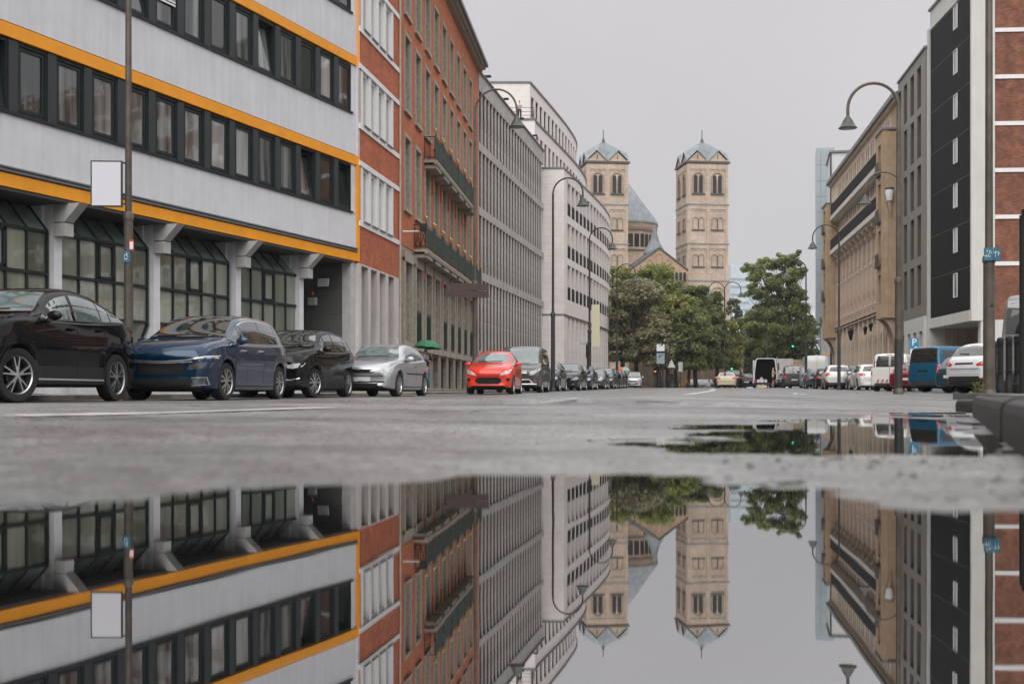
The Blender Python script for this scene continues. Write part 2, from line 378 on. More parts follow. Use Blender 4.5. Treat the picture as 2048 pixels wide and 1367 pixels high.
def gz(x, y): return float(road_z(np.array([x]), np.array([y]))[0])
def ground_hit(px, py):
    k = (px - 1024) / FPX; D = 1.0
    while D < 400:
        if HC + (HY - py) / FPX * D <= gz(k * D, D): return (k * D, D)
        D *= 1.004
    return (k * 120, 120.)

def axis_vals(fine_lo, fine_hi, step, far_lo, far_hi, g=1.07):
    a = list(np.arange(fine_lo, fine_hi, step)); s = step; v = a[-1]
    while v < far_hi: s *= g; v += s; a.append(v)
    s = step; v = fine_lo; b = []
    while v > far_lo: s *= g; v -= s; b.append(v)
    return np.array(b[::-1] + a)
xs = axis_vals(-1.6, 2.5, .022, -900, 900, 1.09); ys = axis_vals(.3, 6.2, .024, -300, 1500, 1.05)
X, Y = np.meshgrid(xs, ys); Z = road_z(X, Y)
nx, ny = len(xs), len(ys)
co = np.stack([X.ravel(), Y.ravel(), Z.ravel()], 1)
idx = (np.arange(ny - 1)[:, None] * nx + np.arange(nx - 1)[None, :]).ravel()
quads = np.stack([idx, idx + 1, idx + nx + 1, idx + nx], 1)
me = bpy.data.meshes.new('road'); me.vertices.add(len(co)); me.vertices.foreach_set('co', co.ravel())
me.loops.add(quads.size); me.loops.foreach_set('vertex_index', quads.ravel())
me.polygons.add(len(quads)); me.polygons.foreach_set('loop_start', np.arange(len(quads)) * 4); me.polygons.foreach_set('loop_total', np.full(len(quads), 4))
me.polygons.foreach_set('use_smooth', np.ones(len(quads), bool)); me.update(calc_edges=True)

def asphalt(name):
    m = bpy.data.materials.new(name); m.use_nodes = True; n = m.node_tree.nodes; l = m.node_tree.links; b = n['Principled BSDF']
    t = n.new('ShaderNodeTexCoord')
    def noise(s, d=6, rg=.6, vec=None):
        q = n.new('ShaderNodeTexNoise'); l.new(vec or t.outputs['Object'], q.inputs[0]); q.inputs['Scale'].default_value = s; q.inputs['Detail'].default_value = d; q.inputs['Roughness'].default_value = rg; return q.outputs[0]
    def mr(o, a, b_, c, d):
        r_ = n.new('ShaderNodeMapRange'); l.new(o, r_.inputs[0])
        for i, v in zip((1, 2, 3, 4), (a, b_, c, d)): r_.inputs[i].default_value = v
        return r_.outputs[0]
    def math_(op, a, b_):
        q = n.new('ShaderNodeMath'); q.operation = op
        for i, v in enumerate((a, b_)):
            if isinstance(v, (int, float)): q.inputs[i].default_value = v
            else: l.new(v, q.inputs[i])
        return q.outputs[0]
    patch = mr(noise(.5, 5), .38, .62, 0, 1); fine = mr(noise(75, 3, .8), .36, .64, .35, 1.75); mid = mr(noise(9, 5), .35, .65, .75, 1.25)
    x = n.new('ShaderNodeMix'); x.data_type = 'RGBA'; l.new(patch, x.inputs[0]); x.inputs[6].default_value = (.045, .043, .041, 1); x.inputs[7].default_value = (.19, .186, .18, 1)
    v = n.new('ShaderNodeVectorMath'); v.operation = 'SCALE'; l.new(x.outputs[2], v.inputs[0]); l.new(math_('MULTIPLY', fine, mid), v.inputs['Scale'])
    l.new(v.outputs[0], b.inputs['Base Color'])
    mpx = n.new('ShaderNodeMapping'); l.new(t.outputs['Object'], mpx.inputs[0]); mpx.inputs['Scale'].default_value = (1, .45, 1)
    l.new(math_('ADD', mr(noise(1.1, 6, .7, mpx.outputs[0]), .36, .64, .16, .42), mr(noise(17, 4), .35, .65, .0, .22)), b.inputs['Roughness'])
    b.inputs['Specular IOR Level'].default_value = .9
    vo = n.new('ShaderNodeTexVoronoi'); l.new(t.outputs['Object'], vo.inputs[0]); vo.inputs['Scale'].default_value = 110
    h = math_('ADD', math_('MULTIPLY', vo.outputs[0], .6), math_('MULTIPLY', noise(45, 4), .7))
    u = n.new('ShaderNodeBump'); u.inputs['Strength'].default_value = .55; u.inputs['Distance'].default_value = .008; l.new(h, u.inputs['Height']); l.new(u.outputs[0], b.inputs['Normal'])
    return m
M['asphalt'] = asphalt('wet_asphalt'); me.materials.append(M['asphalt'])
struct(link('road', me))

def water_mat():
    m = bpy.data.materials.new('puddle_water'); m.use_nodes = True; n = m.node_tree.nodes; l = m.node_tree.links; b = n['Principled BSDF']
    b.inputs['Base Color'].default_value = (.004, .0042, .0045, 1); b.inputs['Roughness'].default_value = .016; b.inputs['IOR'].default_value = 4.2
    b.inputs['Specular IOR Level'].default_value = .8
    t = n.new('ShaderNodeTexCoord'); hs = []
    for s, w, st in ((5, .5, (1, .55, 1)), (16, .12, (1, .7, 1))):
        mp = n.new('ShaderNodeMapping'); l.new(t.outputs['Object'], mp.inputs[0]); mp.inputs['Scale'].default_value = st
        q = n.new('ShaderNodeTexNoise'); l.new(mp.outputs[0], q.inputs[0]); q.inputs['Scale'].default_value = s; q.inputs['Detail'].default_value = 1
        k = n.new('ShaderNodeMath'); k.operation = 'MULTIPLY'; l.new(q.outputs[0], k.inputs[0]); k.inputs[1].default_value = w; hs.append(k.outputs[0])
    a = n.new('ShaderNodeMath'); l.new(hs[0], a.inputs[0]); l.new(hs[1], a.inputs[1])
    u = n.new('ShaderNodeBump'); u.inputs['Strength'].default_value = .16; u.inputs['Distance'].default_value = .003
    l.new(a.outputs[0], u.inputs['Height']); l.new(u.outputs[0], b.inputs['Normal'])
    return m
M['water'] = water_mat()
def poly_sheet(name, pts, z, m):
    mb = MB(); mb.add([(x, y, z) for x, y in pts], [tuple(range(len(pts)))]); return mb.build(name, m)
struct(poly_sheet('puddle_water', [(-4, -2.5), (-.75, -2.5), (.72, 1.6), (.72, 1.95), (-4, 1.95)], 0, M['water']))
struct(poly_sheet('puddle_water', [(.1, 1.97), (.88, 1.97), (2.6, 6.9), (.2, 6.9)], 0, M['water']))

# grit and small stones lying on the wet asphalt round the near puddle
rg_ = np.random.default_rng(11); gv = []; gf = []
M['grit'] = mat('wet_grit', (.13, .125, .118), .4, var=.4, vs=9)
cand = np.stack([rg_.uniform(-2.4, 2.0, 9000), 1.0 + 3.6 * rg_.random(9000) ** 1.7], 1)
dd_ = np.minimum(sdf(PUD1, cand[:, 0], cand[:, 1]), sdf(PUD2, cand[:, 0], cand[:, 1])); tt_ = (KX + KS * cand[:, 1] - cand[:, 0]) / NK
ok_ = (dd_ > .012) & (tt_ > .03) & (np.abs(cand[:, 0]) < cand[:, 1] * .5 + .2); cand = cand[ok_]; tt_ = tt_[ok_]; zz_ = road_z(cand[:, 0], cand[:, 1])
for k_ in range(len(cand)):
    near_k = tt_[k_] < .45
    if rg_.random() < (.8 if not near_k else .4): continue
    s_ = rg_.uniform(.0012, .0032) * (2.2 if near_k and rg_.random() < .25 else 1); o_ = len(gv); x_, y_ = cand[k_]; z_ = zz_[k_] + s_ * .3
    q_ = rg_.uniform(.6, 1.3, 6)
    gv += [(x_ + s_*q_[0], y_, z_), (x_, y_ + s_*q_[1], z_), (x_ - s_*q_[2], y_, z_), (x_, y_ - s_*q_[3], z_), (x_, y_, z_ + s_ * .8 * q_[4]), (x_, y_, z_ - s_)]
    for a_, b_ in ((0, 1), (1, 2), (2, 3), (3, 0)): gf += [(o_+a_, o_+b_, o_+4), (o_+b_, o_+a_, o_+5)]
gm_ = bpy.data.meshes.new('grit'); gm_.from_pydata(gv, [], gf); gm_.materials.append(M['grit']); go_ = link('grit', gm_); go_['kind'] = 'stuff'; go_['label'] = 'small wet stones and grit scattered over the asphalt round the puddle'

# painted lines: real strips laid 4 mm over the road, worn
def worn(name, c, thr=.42):
    m = bpy.data.materials.new(name); m.use_nodes = True; n = m.node_tree.nodes; l = m.node_tree.links; b = n['Principled BSDF']
    t = n.new('ShaderNodeTexCoord'); q = n.new('ShaderNodeTexNoise'); l.new(t.outputs['Object'], q.inputs[0]); q.inputs['Scale'].default_value = 8; q.inputs['Detail'].default_value = 8
    r_ = n.new('ShaderNodeMapRange'); l.new(q.outputs[0], r_.inputs[0]); r_.inputs[1].default_value = thr - .08; r_.inputs[2].default_value = thr + .1
    x = n.new('ShaderNodeMix'); x.data_type = 'RGBA'; l.new(r_.outputs[0], x.inputs[0]); x.inputs[6].default_value = (.1, .1, .1, 1); x.inputs[7].default_value = (*c, 1); l.new(x.outputs[2], b.inputs['Base Color'])
    b.inputs['Roughness'].default_value = .5; return m
M['line'] = worn('worn_road_paint', (.50, .485, .46), .36)
def stripe(pts, w, name='road_marking'):
    P = [];
    for i in range(len(pts) - 1):
        a, b_ = Vector(pts[i]), Vector(pts[i+1]); k = max(2, int((b_ - a).length / .5))
        P += [a.lerp(b_, j / k) for j in range(k)]
    P.append(Vector(pts[-1])); vs = []; fs = []
    for i, p in enumerate(P):
        d = (P[min(i+1, len(P)-1)] - P[max(i-1, 0)]).normalized(); nn = Vector((-d.y, d.x)) * w / 2
        for q in (p + nn, p - nn): vs.append((q.x, q.y, gz(q.x, q.y) + .005))
    for i in range(len(P) - 1): fs.append((2*i, 2*i+1, 2*i+3, 2*i+2))
    mb = MB(); mb.add(vs, fs); return struct(mb.build(name, M['line'], smooth=True))
stripe([ground_hit(30, 833), ground_hit(660, 815)], .13); stripe([ground_hit(950, 809), ground_hit(1155, 807.5)], .028); stripe([ground_hit(1272, 806.5), ground_hit(1360, 805.5)], .02)

stripe([ground_hit(1280, 790.5), ground_hit(1330, 790)], .25)
stripe([ground_hit(1362, 789.5), ground_hit(1392, 786.3), ground_hit(1422, 781.5), ground_hit(1430, 779), ground_hit(1420, 777)], .30)
stripe([ground_hit(1590, 786), ground_hit(1604, 788.5)], .16)

M['tar'] = mat('tar_seam', (.018, .018, .018), .4, var=.3, vs=6)
def seam(a_, b_, w):
    o = stripe([ground_hit(*a_), ground_hit(*b_)], w, 'tar_seam'); o.data.materials.clear(); o.data.materials.append(M['tar'])
seam((60, 840), (320, 836), .035); seam((850, 823), (1010, 821), .03); seam((1010, 830), (1230, 827), .02); seam((380, 812), (560, 809), .03)
# pavements
M['paving'] = mat('wet_paving', (.07, .066, .06), .5, var=.2, vs=2, brick=(.4, .3, (.105, .1, .092), (.085, .08, .075), (.05, .048, .045), .012))
M['kerb'] = mat('wet_granite_kerb', (.018, .0175, .016), .45, var=.35, vs=18, bump=.25, bs=60, spec=.25, rnd=.15)
M['cobble'] = mat('parking_paving', (.15, .14, .125), .5, var=.25, vs=1.5)
def pave(name, pts, h, m, step=3.0):
    """a raised slab that follows the ground: outline points, top h above the road"""
    bm = bmesh.new(); vs = [bm.verts.new((x, y, 0)) for x, y in pts]; f = bm.faces.new(vs)
    bmesh.ops.triangulate(bm, faces=bm.faces[:])
    for _ in range(5): 
        long = [e for e in bm.edges if e.calc_length() > step]
        if not long: break
        bmesh.ops.subdivide_edges(bm, edges=long, cuts=1)
        bmesh.ops.triangulate(bm, faces=bm.faces[:])
    for v in bm.verts:
        near = min(1, max(0, (v.co.y - 9) / 12))
        v.co.z = np.interp(v.co.y, BY, BZ) + h
    ret = bmesh.ops.extrude_face_region(bm, geom=bm.faces[:])
    for g in ret['geom']:
        if isinstance(g, bmesh.types.BMVert): g.co.z -= .45
    bmesh.ops.recalc_face_normals(bm, faces=bm.faces[:])
    me = bpy.data.meshes.new(name); bm.to_mesh(me); bm.free(); me.materials.append(m); return struct(link(name, me))
# left pavement follows the building fronts; right one follows the kerb line then the parking plaza
pave('pavement', [(-30, -20), (-13.6, -4), (-9.6, 15), (-8.0, 22), (-6.6, 27), (-5.2, 33), (-3.3, 40), (-2.0, 46), (-.2, 56), (4.5, 80), (10.6, 112), (14, 130), (9, 136), (1, 100), (-2.5, 76), (-4.9, 48.5), (-5.8, 42.5), (-14, 22), (-42, -20)], .06, M['paving'])
pave('pavement', [(KX + KS * -12 + .22, -12), (KX + KS * 9.6 + .22, 9.6), (KX + KS * 9.9 + .6, 10.3), (5.2, 12.5), (7.2, 19.6), (9.2, 23), (40, 23), (40, -12)], .098, M['paving'], 1.2)

# kerb stones along the near right edge: one granite block after another
kerb = thing('granite_kerb', 'wet dark granite kerb edging the puddle at the right of the road', 'kerb', (KX, 0, 0), math.atan2(1, KS))
kerb['kind'] = 'structure'
def kerb_mesh(L_):
    mb = MB(); prof = [(0, -.15), (0, .072), (.008, .09), (.03, .1), (.21, .1), (.22, .09), (.22, -.15)]
    prof = [(-y, z) for y, z in prof][::-1]
    mb.prism(prof, 0.006, L_ - .006, 'x'); return mb.mesh('kerb_stone', M['kerb'])
km = kerb_mesh(1.0)
for i in range(-6, 6):
    o = link('kerb_stone', km, kerb, (i * 1.0 + (0.02 if i < 5 else .02), random.uniform(-.004, .004), random.uniform(-.004, .003)), (random.uniform(-.01, .01), 0, random.uniform(-.004, .004)))
for k, (u, w, h, rz) in enumerate([(7.05, -.06, .075, .25)]):
    o = link('kerb_stone', km, kerb, (u, w, h - .1), (0, 0, rz), (.5, .8, 1))
# left kerb: long low stones along the parked cars
lk = thing('kerb_line', 'low pale kerb stones behind the parked cars on the left', 'kerb'); lk['kind'] = 'structure'
lp = [(-9.6, 15), (-8.0, 22), (-6.6, 27), (-5.2, 33), (-3.3, 40), (-2.0, 46), (-.2, 56), (4.5, 80)]
M['kerb_l'] = mat('pale_kerb', (.33, .30, .25), .7, var=.2, vs=5)
lkm = MB().prism([(0, -.2), (0, .075), (.02, .09), (.16, .09), (.16, -.2)], .01, .99, 'x').mesh('kerb_stone', M['kerb_l'])
for a, b_ in zip(lp, lp[1:]):
    a, b_ = Vector(a), Vector(b_); d = b_ - a; k = int(d.length)
    for j in range(k):
        p = a.lerp(b_, j / k); link('kerb_stone', lkm, lk, (p.x, p.y, np.interp(p.y, BY, BZ) - .01), (0, 0, math.atan2(d.y, d.x)), (d.length / k, 1, 1))
# ================================================================== LEFT SIDE
def add_lod(f): return f
# ---------------------------------------------------------------- B1: grey office block with orange bands
c1 = Vector((-5.51, 42.5)); ang = math.atan2(1950 - 1024, FPX); d1 = Vector((math.sin(ang), math.cos(ang)))
B1 = Fac('office_building', 'light grey office block with orange bands and dark ribbon windows on the left', c1 - d1 * 52, c1, 'L')
E = B1.L; S = B1.S; o1 = B1.o
def z1(py): return HC + (HY - py) / 56.47
floors = [(4.78, 5.08, 6.47, 8.18), (8.18, 8.49, 9.96, 11.69), (11.69, 11.99, 13.46, 15.19), (15.19, 15.49, 16.96, 18.69)]
for i, (ob, ot, sl, hd) in enumerate(floors):
    mb = MB(); B1.box(mb, 0, E - .02, ob, ot, -.3, .03); mb.build('orange_band', M['orange'], o1)
    mb = MB(); B1.box(mb, 0, E - .02, ot + .035, sl - .04, -.3, 0); mb.build('spandrel', M['spandrel'], o1)
    mb = MB(); B1.box(mb, 0, E - .02, ot, ot + .035, -.3, -.05); B1.box(mb, 0, E - .32, sl - .04, sl + .03, -.3, .05); mb.build('window_sill', M['dark_frame'], o1)
mb = MB(); B1.box(mb, 0, E - .02, 18.69, 18.99, -.3, .03); mb.build('orange_band', M['orange'], o1)
mb = MB(); B1.box(mb, 0, E - .02, 18.99, 20.2, -.3, 0); mb.build('spandrel', M['spandrel'], o1)
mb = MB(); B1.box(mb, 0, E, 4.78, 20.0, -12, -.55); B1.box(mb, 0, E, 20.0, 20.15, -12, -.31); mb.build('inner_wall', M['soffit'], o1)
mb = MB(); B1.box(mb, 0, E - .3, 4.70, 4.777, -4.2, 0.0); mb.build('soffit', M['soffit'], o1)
# roller-blind rail above the lowest band
mb = MB(); B1.box(mb, 0, E - .04, 5.12, 5.16, 0, .07); B1.box(mb, 0, E - .04, 5.2, 5.235, 0, .10); mb.build('gutter_rail', M['metal_edge'], o1)
# corner strip
mb = MB(); B1.box(mb, E - .02, E + .14, 4.78, 8.49, -.35, .06); mb.build('corner_strip', M['orange'], o1)
mb = MB(); B1.box(mb, E - .02, E + .14, 8.49, 11.69, -.35, .05); mb.build('corner_strip', M['concrete'], o1)
mb = MB(); B1.box(mb, E - .02, E + .14, 11.69, 20.2, -.35, .06); mb.build('corner_strip', M['orange_pale'], o1)
# window modules
pitch = 1.235; h = 1.64
u_last = E - .33
fm = frame_mesh('window_frame', pitch - .28, h, .06, .10, S, M['dark_frame'], y0=.04)
fm2 = MB(); fm2.box(0, .06, -S*.04, -S*.3, 0, h); fm2.box(pitch - .34, pitch - .28, -S*.04, -S*.3, 0, h); fm2.box(.06, pitch-.34, -S*.04, -S*.3, 0, .06); fm2.box(.06, pitch-.34, -S*.04, -S*.3, h-.06, h); fm_open = fm2.mesh('window_frame', M['dark_frame'])
sw = pitch - .42
sash = frame_mesh('sash', sw, h - .16, .075, .06, S, M['dark_frame'], y0=0)
spane = pane_mesh('pane', .075, sw - .075, .075, h - .235, S, M['pane_b1'], .03)
pier = MB().box(0, .28, -S * .0, -S * .25, -.0, h).mesh('pier', M['dark_pier'])
dark_back = pane_mesh('reveal', 0, pitch - .28, 0, h, S, M['soffit'], .5)
tilted = {(0, 0), (0, 2), (0, 13), (1, 4), (1, 9), (0, 17), (1, 14)}
blind = {(1, 8)}
nmod = int((E - 2) / pitch)
mats_slats = MB()
for i, (ob, ot, sl, hd) in enumerate(floors):
    for k in range(nmod):
        uu = u_last - (k + 1) * pitch + .0
        if uu < 14 and i > 1: continue
        link('pier', pier, o1, (uu, 0, sl + .03))
        t = (i, k) in tilted
        w = link('window', fm_open if t else fm, o1, (uu + .28, 0, sl + .03))
        if t:
            link('reveal', dark_back, w)
            s_ = link('sash', sash, w, (.07, -S * .06, .08), (S * -.0 + (-.14 if S < 0 else .14), 0, 0)); 
            p = link('pane', spane, s_) if False else link('pane', spane, w, (.07, -S * .06, .08), (-.14 if S < 0 else .14, 0, 0))
        else:
            link('sash', sash, w, (.07, -S * .06, .08)); link('pane', spane, w, (.07, -S * .06, .08))
        if (i, k) in blind:
            mb = MB()
            for q in range(10): mb.box(.07, pitch - .35, -S * .02, -S * .045, h - .08 - q * .09, h - .08 - q * .09 - .055)
            mb.build('blind', M['sticker_w'], w)
# pale end pier by the corner
mb = MB()
for (ob, ot, sl, hd) in floors: B1.box(mb, u_last + .0, E - .02, sl, hd, -.3, -.03)
mb.build('end_pier', M['concrete'], o1)
# ground floor: columns, wedge capitals, glazed bays with sloping heads
colpx = [116, 314, 477, 603]; WC = -.45
cu = [B1.u(p, WC) for p in colpx]; sp = (cu[3] - cu[0]) / 3
ucol = [cu[0] - sp * k for k in range(6, 0, -1)] + cu
cw = .27
colm = MB(); B1.box(colm, -cw/2, cw/2, 0.0, 4.70, WC - .3, WC); 
colmesh = colm.mesh('column', M['concrete'])
side = MB(); B1.box(side, cw/2 - .01, cw/2 + .08, .1, 4.69, WC - 1.6, WC - .31); B1.box(side, -cw/2 - .08, -cw/2 + .01, .1, 4.69, WC - 1.6, WC - .31); sidemesh = side.mesh('bay_wall', M['concrete'])
cap = MB(); Sx = S
cap.prism([(S*(WC+.0), 4.26), (S*(WC+.34), 4.26), (S*(WC+.80), 4.695), (S*(WC+.0), 4.695)], -cw/2-.02, cw/2+.02, 'x')
B1.box(cap, -cw/2-.02, cw/2+.02, 3.92, 4.235, WC, WC+.34)
capmesh = cap.mesh('capital', M['concrete_d'])
ndl = MB(); B1.box(ndl, -cw/2, cw/2, 4.236, 4.26, WC, WC + .3); ndm = ndl.mesh('joint', M['soffit'])
for q in ucol:
    c = link('column', colmesh, o1, (q, 0, 0)); link('bay_wall', sidemesh, o1, (q, 0, 0))
    k = link('capital', capmesh, o1, (q, 0, 0)); link('joint', ndm, k)
def q4(mb, pts): mb.add(pts, [(0, 1, 2, 3)])
bw = sp - cw - .17; nb = 5; pw = bw / nb; zb0, zm, zt = 2.03, 3.0, 4.02; WB = WC - .12; wi = WC - .72
def bar(mb, a, b_, t=.03): mb.tube([a, b_], t, 4)
frame = MB()
for i in range(nb + 1):
    x = i * pw
    B1.box(frame, x - .032, x + .032, zb0, zt, WB - .09, WB)
    bar(frame, (x, S*WB, zt), (x, S*wi, 4.69), .04); bar(frame, (x, S*WB, zb0), (x, S*wi, .75), .04)
for z in (zb0, zm, zt): B1.box(frame, 0, bw, z - .04, z + .04, WB - .095, WB + .012)
B1.box(frame, 2*pw + .03, 3*pw - .03, zm + .05, zm + .12, WB - .05, WB + .02); B1.box(frame, 2*pw + .03, 3*pw - .03, zt - .12, zt - .05, WB - .05, WB + .02)
B1.box(frame, 2*pw + .03, 2*pw + .1, zm + .05, zt - .05, WB - .05, WB + .02); B1.box(frame, 3*pw - .1, 3*pw - .03, zm + .05, zt - .05, WB - .05, WB + .02)
frm = frame.mesh('glazing_frame', M['dark_frame'])
panes = []
for (za, zc) in ((zb0 + .04, zm - .04), (zm + .04, zt - .04)):
    mb = MB(); B1.box(mb, .03, pw - .03, za, zc, WB - .06, WB - .045); panes.append(mb.mesh('pane', M['pane_gf']))
def slab(a0, a1, x0, x1, m, nm):
    t = Vector((0, a1[0] - a0[0], a1[1] - a0[1])).normalized(); nn = Vector((0, -t.z, t.y)) * .012
    vs = [(x0, a0[0], a0[1]), (x1, a0[0], a0[1]), (x1, a1[0], a1[1]), (x0, a1[0], a1[1])]
    v2 = [(x, y + nn.y, z + nn.z) for x, y, z in vs]
    mb = MB(); mb.add(vs + v2, [(0,3,2,1), (4,5,6,7), (0,1,5,4), (1,2,6,5), (2,3,7,6), (3,0,4,7)]); return mb.mesh(nm, m)
sl_up = slab((S*(WB-.03), zt + .02), (S*(wi), 4.68), .03, pw - .03, M['pane_slope'], 'sloped_pane')
sl_dn = slab((S*(WB-.03), zb0 - .02), (S*(wi), .76), .03, pw - .03, M['pane_gf'], 'sloped_pane')
for q in ucol[:-1]:
    u0 = q + cw/2 + .085
    g = link('glazed_bay', frm, o1, (u0, 0, 0))
    for i in range(nb):
        for p in panes: link('pane', p, g, (i * pw, 0, 0))
        link('sloped_pane', sl_up, g, (i * pw, 0, 0)); link('sloped_pane', sl_dn, g, (i * pw, 0, 0))
mb = MB(); B1.box(mb, 0, cu[3] + .2, 0, .78, wi - .2, wi + .1); B1.box(mb, 0, cu[3] + .2, .78, 4.69, wi - 1.2, wi - 1.1); mb.build('plinth', M['concrete'], o1)
# entrance recess at the corner: dark door front, granite slabs on the return wall
ue = B1.u(703, -.35)
mb = MB(); B1.box(mb, cu[3] + .2, E, 0, 4.69, -3.9, -3.75); mb.build('entrance_wall', M['dark_frame'], o1)
fr = MB(); 
u0, u1 = cu[3] + .25, E - .35
for q in range(6): x = u0 + (u1 - u0) * q / 5; B1.box(fr, x - .05, x + .05, .1, 4.68, -3.75, -3.6)
for z in (.15, 2.15, 3.2, 4.6): B1.box(fr, u0, u1, z - .06, z + .06, -3.75, -3.62)
g = fr.build('entrance_glazing', M['dark_frame'], o1)
pm = MB(); B1.box(pm, .05, (u1-u0)/5 - .05, .2, 2.1, -3.72, -3.70); pm = pm.mesh('pane', M['pane_b1'])
pm2 = MB(); B1.box(pm2, .05, (u1-u0)/5 - .05, 2.2, 4.55, -3.72, -3.70); pm2 = pm2.mesh('pane', M['pane_slope'])
for q in range(5): link('pane', pm, g, (u0 + (u1-u0)*q/5, 0, 0)); link('pane', pm2, g, (u0 + (u1-u0)*q/5, 0, 0))
# granite return wall: a slab grid facing the lens at the far end of the recess
gm = MB(); gm.box(0, .03, 0, 1.17, 0, .93); gm = gm.mesh('granite_slab', M['granite'])
for r in range(5):
    for c in range(3): link('granite_slab', gm, o1, (E - .34, 0 if S < 0 else 0, 0)).location = (E - .34, -S * (.42 + c * 1.18), .05 + r * .94)
mb = MB(); B1.box(mb, E - .30, E, 0, 4.76, -3.9, -.42); mb.build('granite_wall', M['granite'], o1)
mb = MB(); B1.box(mb, E - .32, E, 0, 4.76, -.40, -.06); mb.build('corner_pillar', M['concrete_d'], o1)
# fittings on the granite wall: flood lamp, speaker box, red beacon
du = E - .40
def at1(px, py, w): 
    k = FPX / B1.D(px, w); return HC + (HY - py) / k
t = thing('flood_light', 'square pale flood lamp on the dark granite wall of the entrance', 'lamp')
wl = -1.05; zc = at1(684, 571, wl)
p = B1.p0 + B1.d * (E - .5) + B1.n * wl; t.location = (p.x, p.y, zc); t.rotation_euler = (R(-12), 0, math.atan2(B1.d.y, B1.d.x) - R(90))
MB().box(-.21, .21, -.03, .03, -.14, .14).build('lamp_face', M['sticker_w'], t); MB().box(-.05, .05, .03, .12, -.05, .05).build('bracket', M['iron'], t)
t = thing('wall_speaker', 'small cream louvred box below the flood lamp by the entrance', 'box')
wl = -1.5; zc = at1(666, 608, wl); p = B1.p0 + B1.d * (E - .5) + B1.n * wl; t.location = (p.x, p.y, zc); t.rotation_euler = (0, 0, math.atan2(B1.d.y, B1.d.x) - R(90))
mb = MB(); mb.box(-.15, .15, -.05, .1, -.13, .13); mb.build('case', M['white_panel'], t)
mb = MB()
for q in range(5): mb.box(-.11, .11, -.062, -.05, -.1 + q * .045, -.085 + q * .045)
mb.build('louvre', M['concrete_d'], t)
t = thing('red_beacon', 'small dark red alarm beacon above the cream box', 'beacon')
t.location = (p.x, p.y, zc + .22); MB().lathe([(.06, 0), (.06, .1), (.04, .14), (.0, .15)], 12).build('dome', M['lamp_red'], t)

# ---------------------------------------------------------------- B2: red brick with white window bands
B2 = Fac('brick_building', 'red brick building with white window bands and a pale stone base', (-5.43, 42.55), (-4.56, 48.2), 'L')
E = B2.L; S = B2.S; o2 = B2.o; DZ = 3.45
us = B2.u(723); ue = B2.u(784)
zs = []
stone_top = 4.72
mb = MB(); B2.box(mb, 0, E, stone_top + .001, 20.5, -.4, -.02)
# window recess cut by building the brick from pieces
mb = MB()
for i in range(5):
    a = stone_top if i == 0 else 6.05 + DZ * (i - 1) + 2.31
    B2.box(mb, 0, E, a, 6.05 + DZ * i, -.35, 0)
    B2.box(mb, 0, us, 6.05 + DZ * i, 8.36 + DZ * i, -.35, -.001); B2.box(mb, ue, E, 6.05 + DZ * i, 8.36 + DZ * i, -.35, -.001)
mb.build('wall', M['brick_b2'], o2)
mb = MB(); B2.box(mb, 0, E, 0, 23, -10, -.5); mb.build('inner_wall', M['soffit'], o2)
ww = (ue - us) / 4
bandm = MB(); B2.box(bandm, 0, E, 0, .18, -.3, .05); bandm = bandm.mesh('stone_band', M['white_paint'])
winf = frame_mesh('window_frame', ww - .30, 1.92, .10, .12, S, M['white_paint'], y0=.06)
winp = pane_mesh('pane', .10, ww - .40, .10, 1.82, S, M['pane_blind'], .11)
silm = MB(); B2.box(silm, 0, ww - .25, 0, .05, -.1, .10); silm = silm.mesh('window_sill', M['metal_edge'])
mul = MB(); B2.box(mul, 0, .28, 0, 1.95, -.3, .02); mul = mul.mesh('mullion', M['white_paint'])
for i in range(5):
    z0 = 6.05 + DZ * i
    link('stone_band', bandm, o2, (0, 0, z0)); link('stone_band', bandm, o2, (0, 0, z0 + 2.14))
    for k in range(5):
        x = us + k * ww - .14
        link('mullion', mul, o2, (x, 0, z0 + .18))
        if k < 4:
            w = link('window', winf, o2, (x + .29, 0, z0 + .2)); link('pane', winp, w); link('window_sill', silm, w, (-.02, 0, -.03))
# stone base with four deep slots
zt = B2.z(797, 553); 
slots = [(B2.u(a), B2.u(b)) for a, b in ((722, 735.5), (741, 753.5), (758.5, 771), (776, 787.5))]
wall_grid(B2, -.02, E, 0, stone_top, slots, [(.6, B2.z(722, 531) - .0)], -.6, .02).build('stone_base', M['stone_pale'], o2)
mb = MB(); B2.box(mb, 0, E, 0, stone_top, -.75, -.6); mb.build('base_back', M['stone_pale'], o2)
mb = MB(); B2.box(mb, E - .5, E - .1, 1.2, 2.3, .03, .05); mb.build('notice_plate', M['sign_white'], o2)
# drainpipe between the two brick houses
t = thing('drainpipe', 'thin brown drainpipe where the two brick buildings meet', 'drainpipe', (-4.5, 48.25, 0)); MB().tube([(0, 0, 0), (0, 0, 22)], .045, 8).build('pipe', M['tan_pilaster'], t)
t = thing('wall_camera', 'white camera arm reaching out from the joint between the brick buildings', 'camera', (-4.4, 48.3, 6.62)); MB().tube([(0, 0, 0), (.75, .1, .02)], .03, 6).build('arm', M['white_paint'], t); MB().box(.68, .98, -.08, .12, .0, .3).build('camera_body', M['iron'], t)

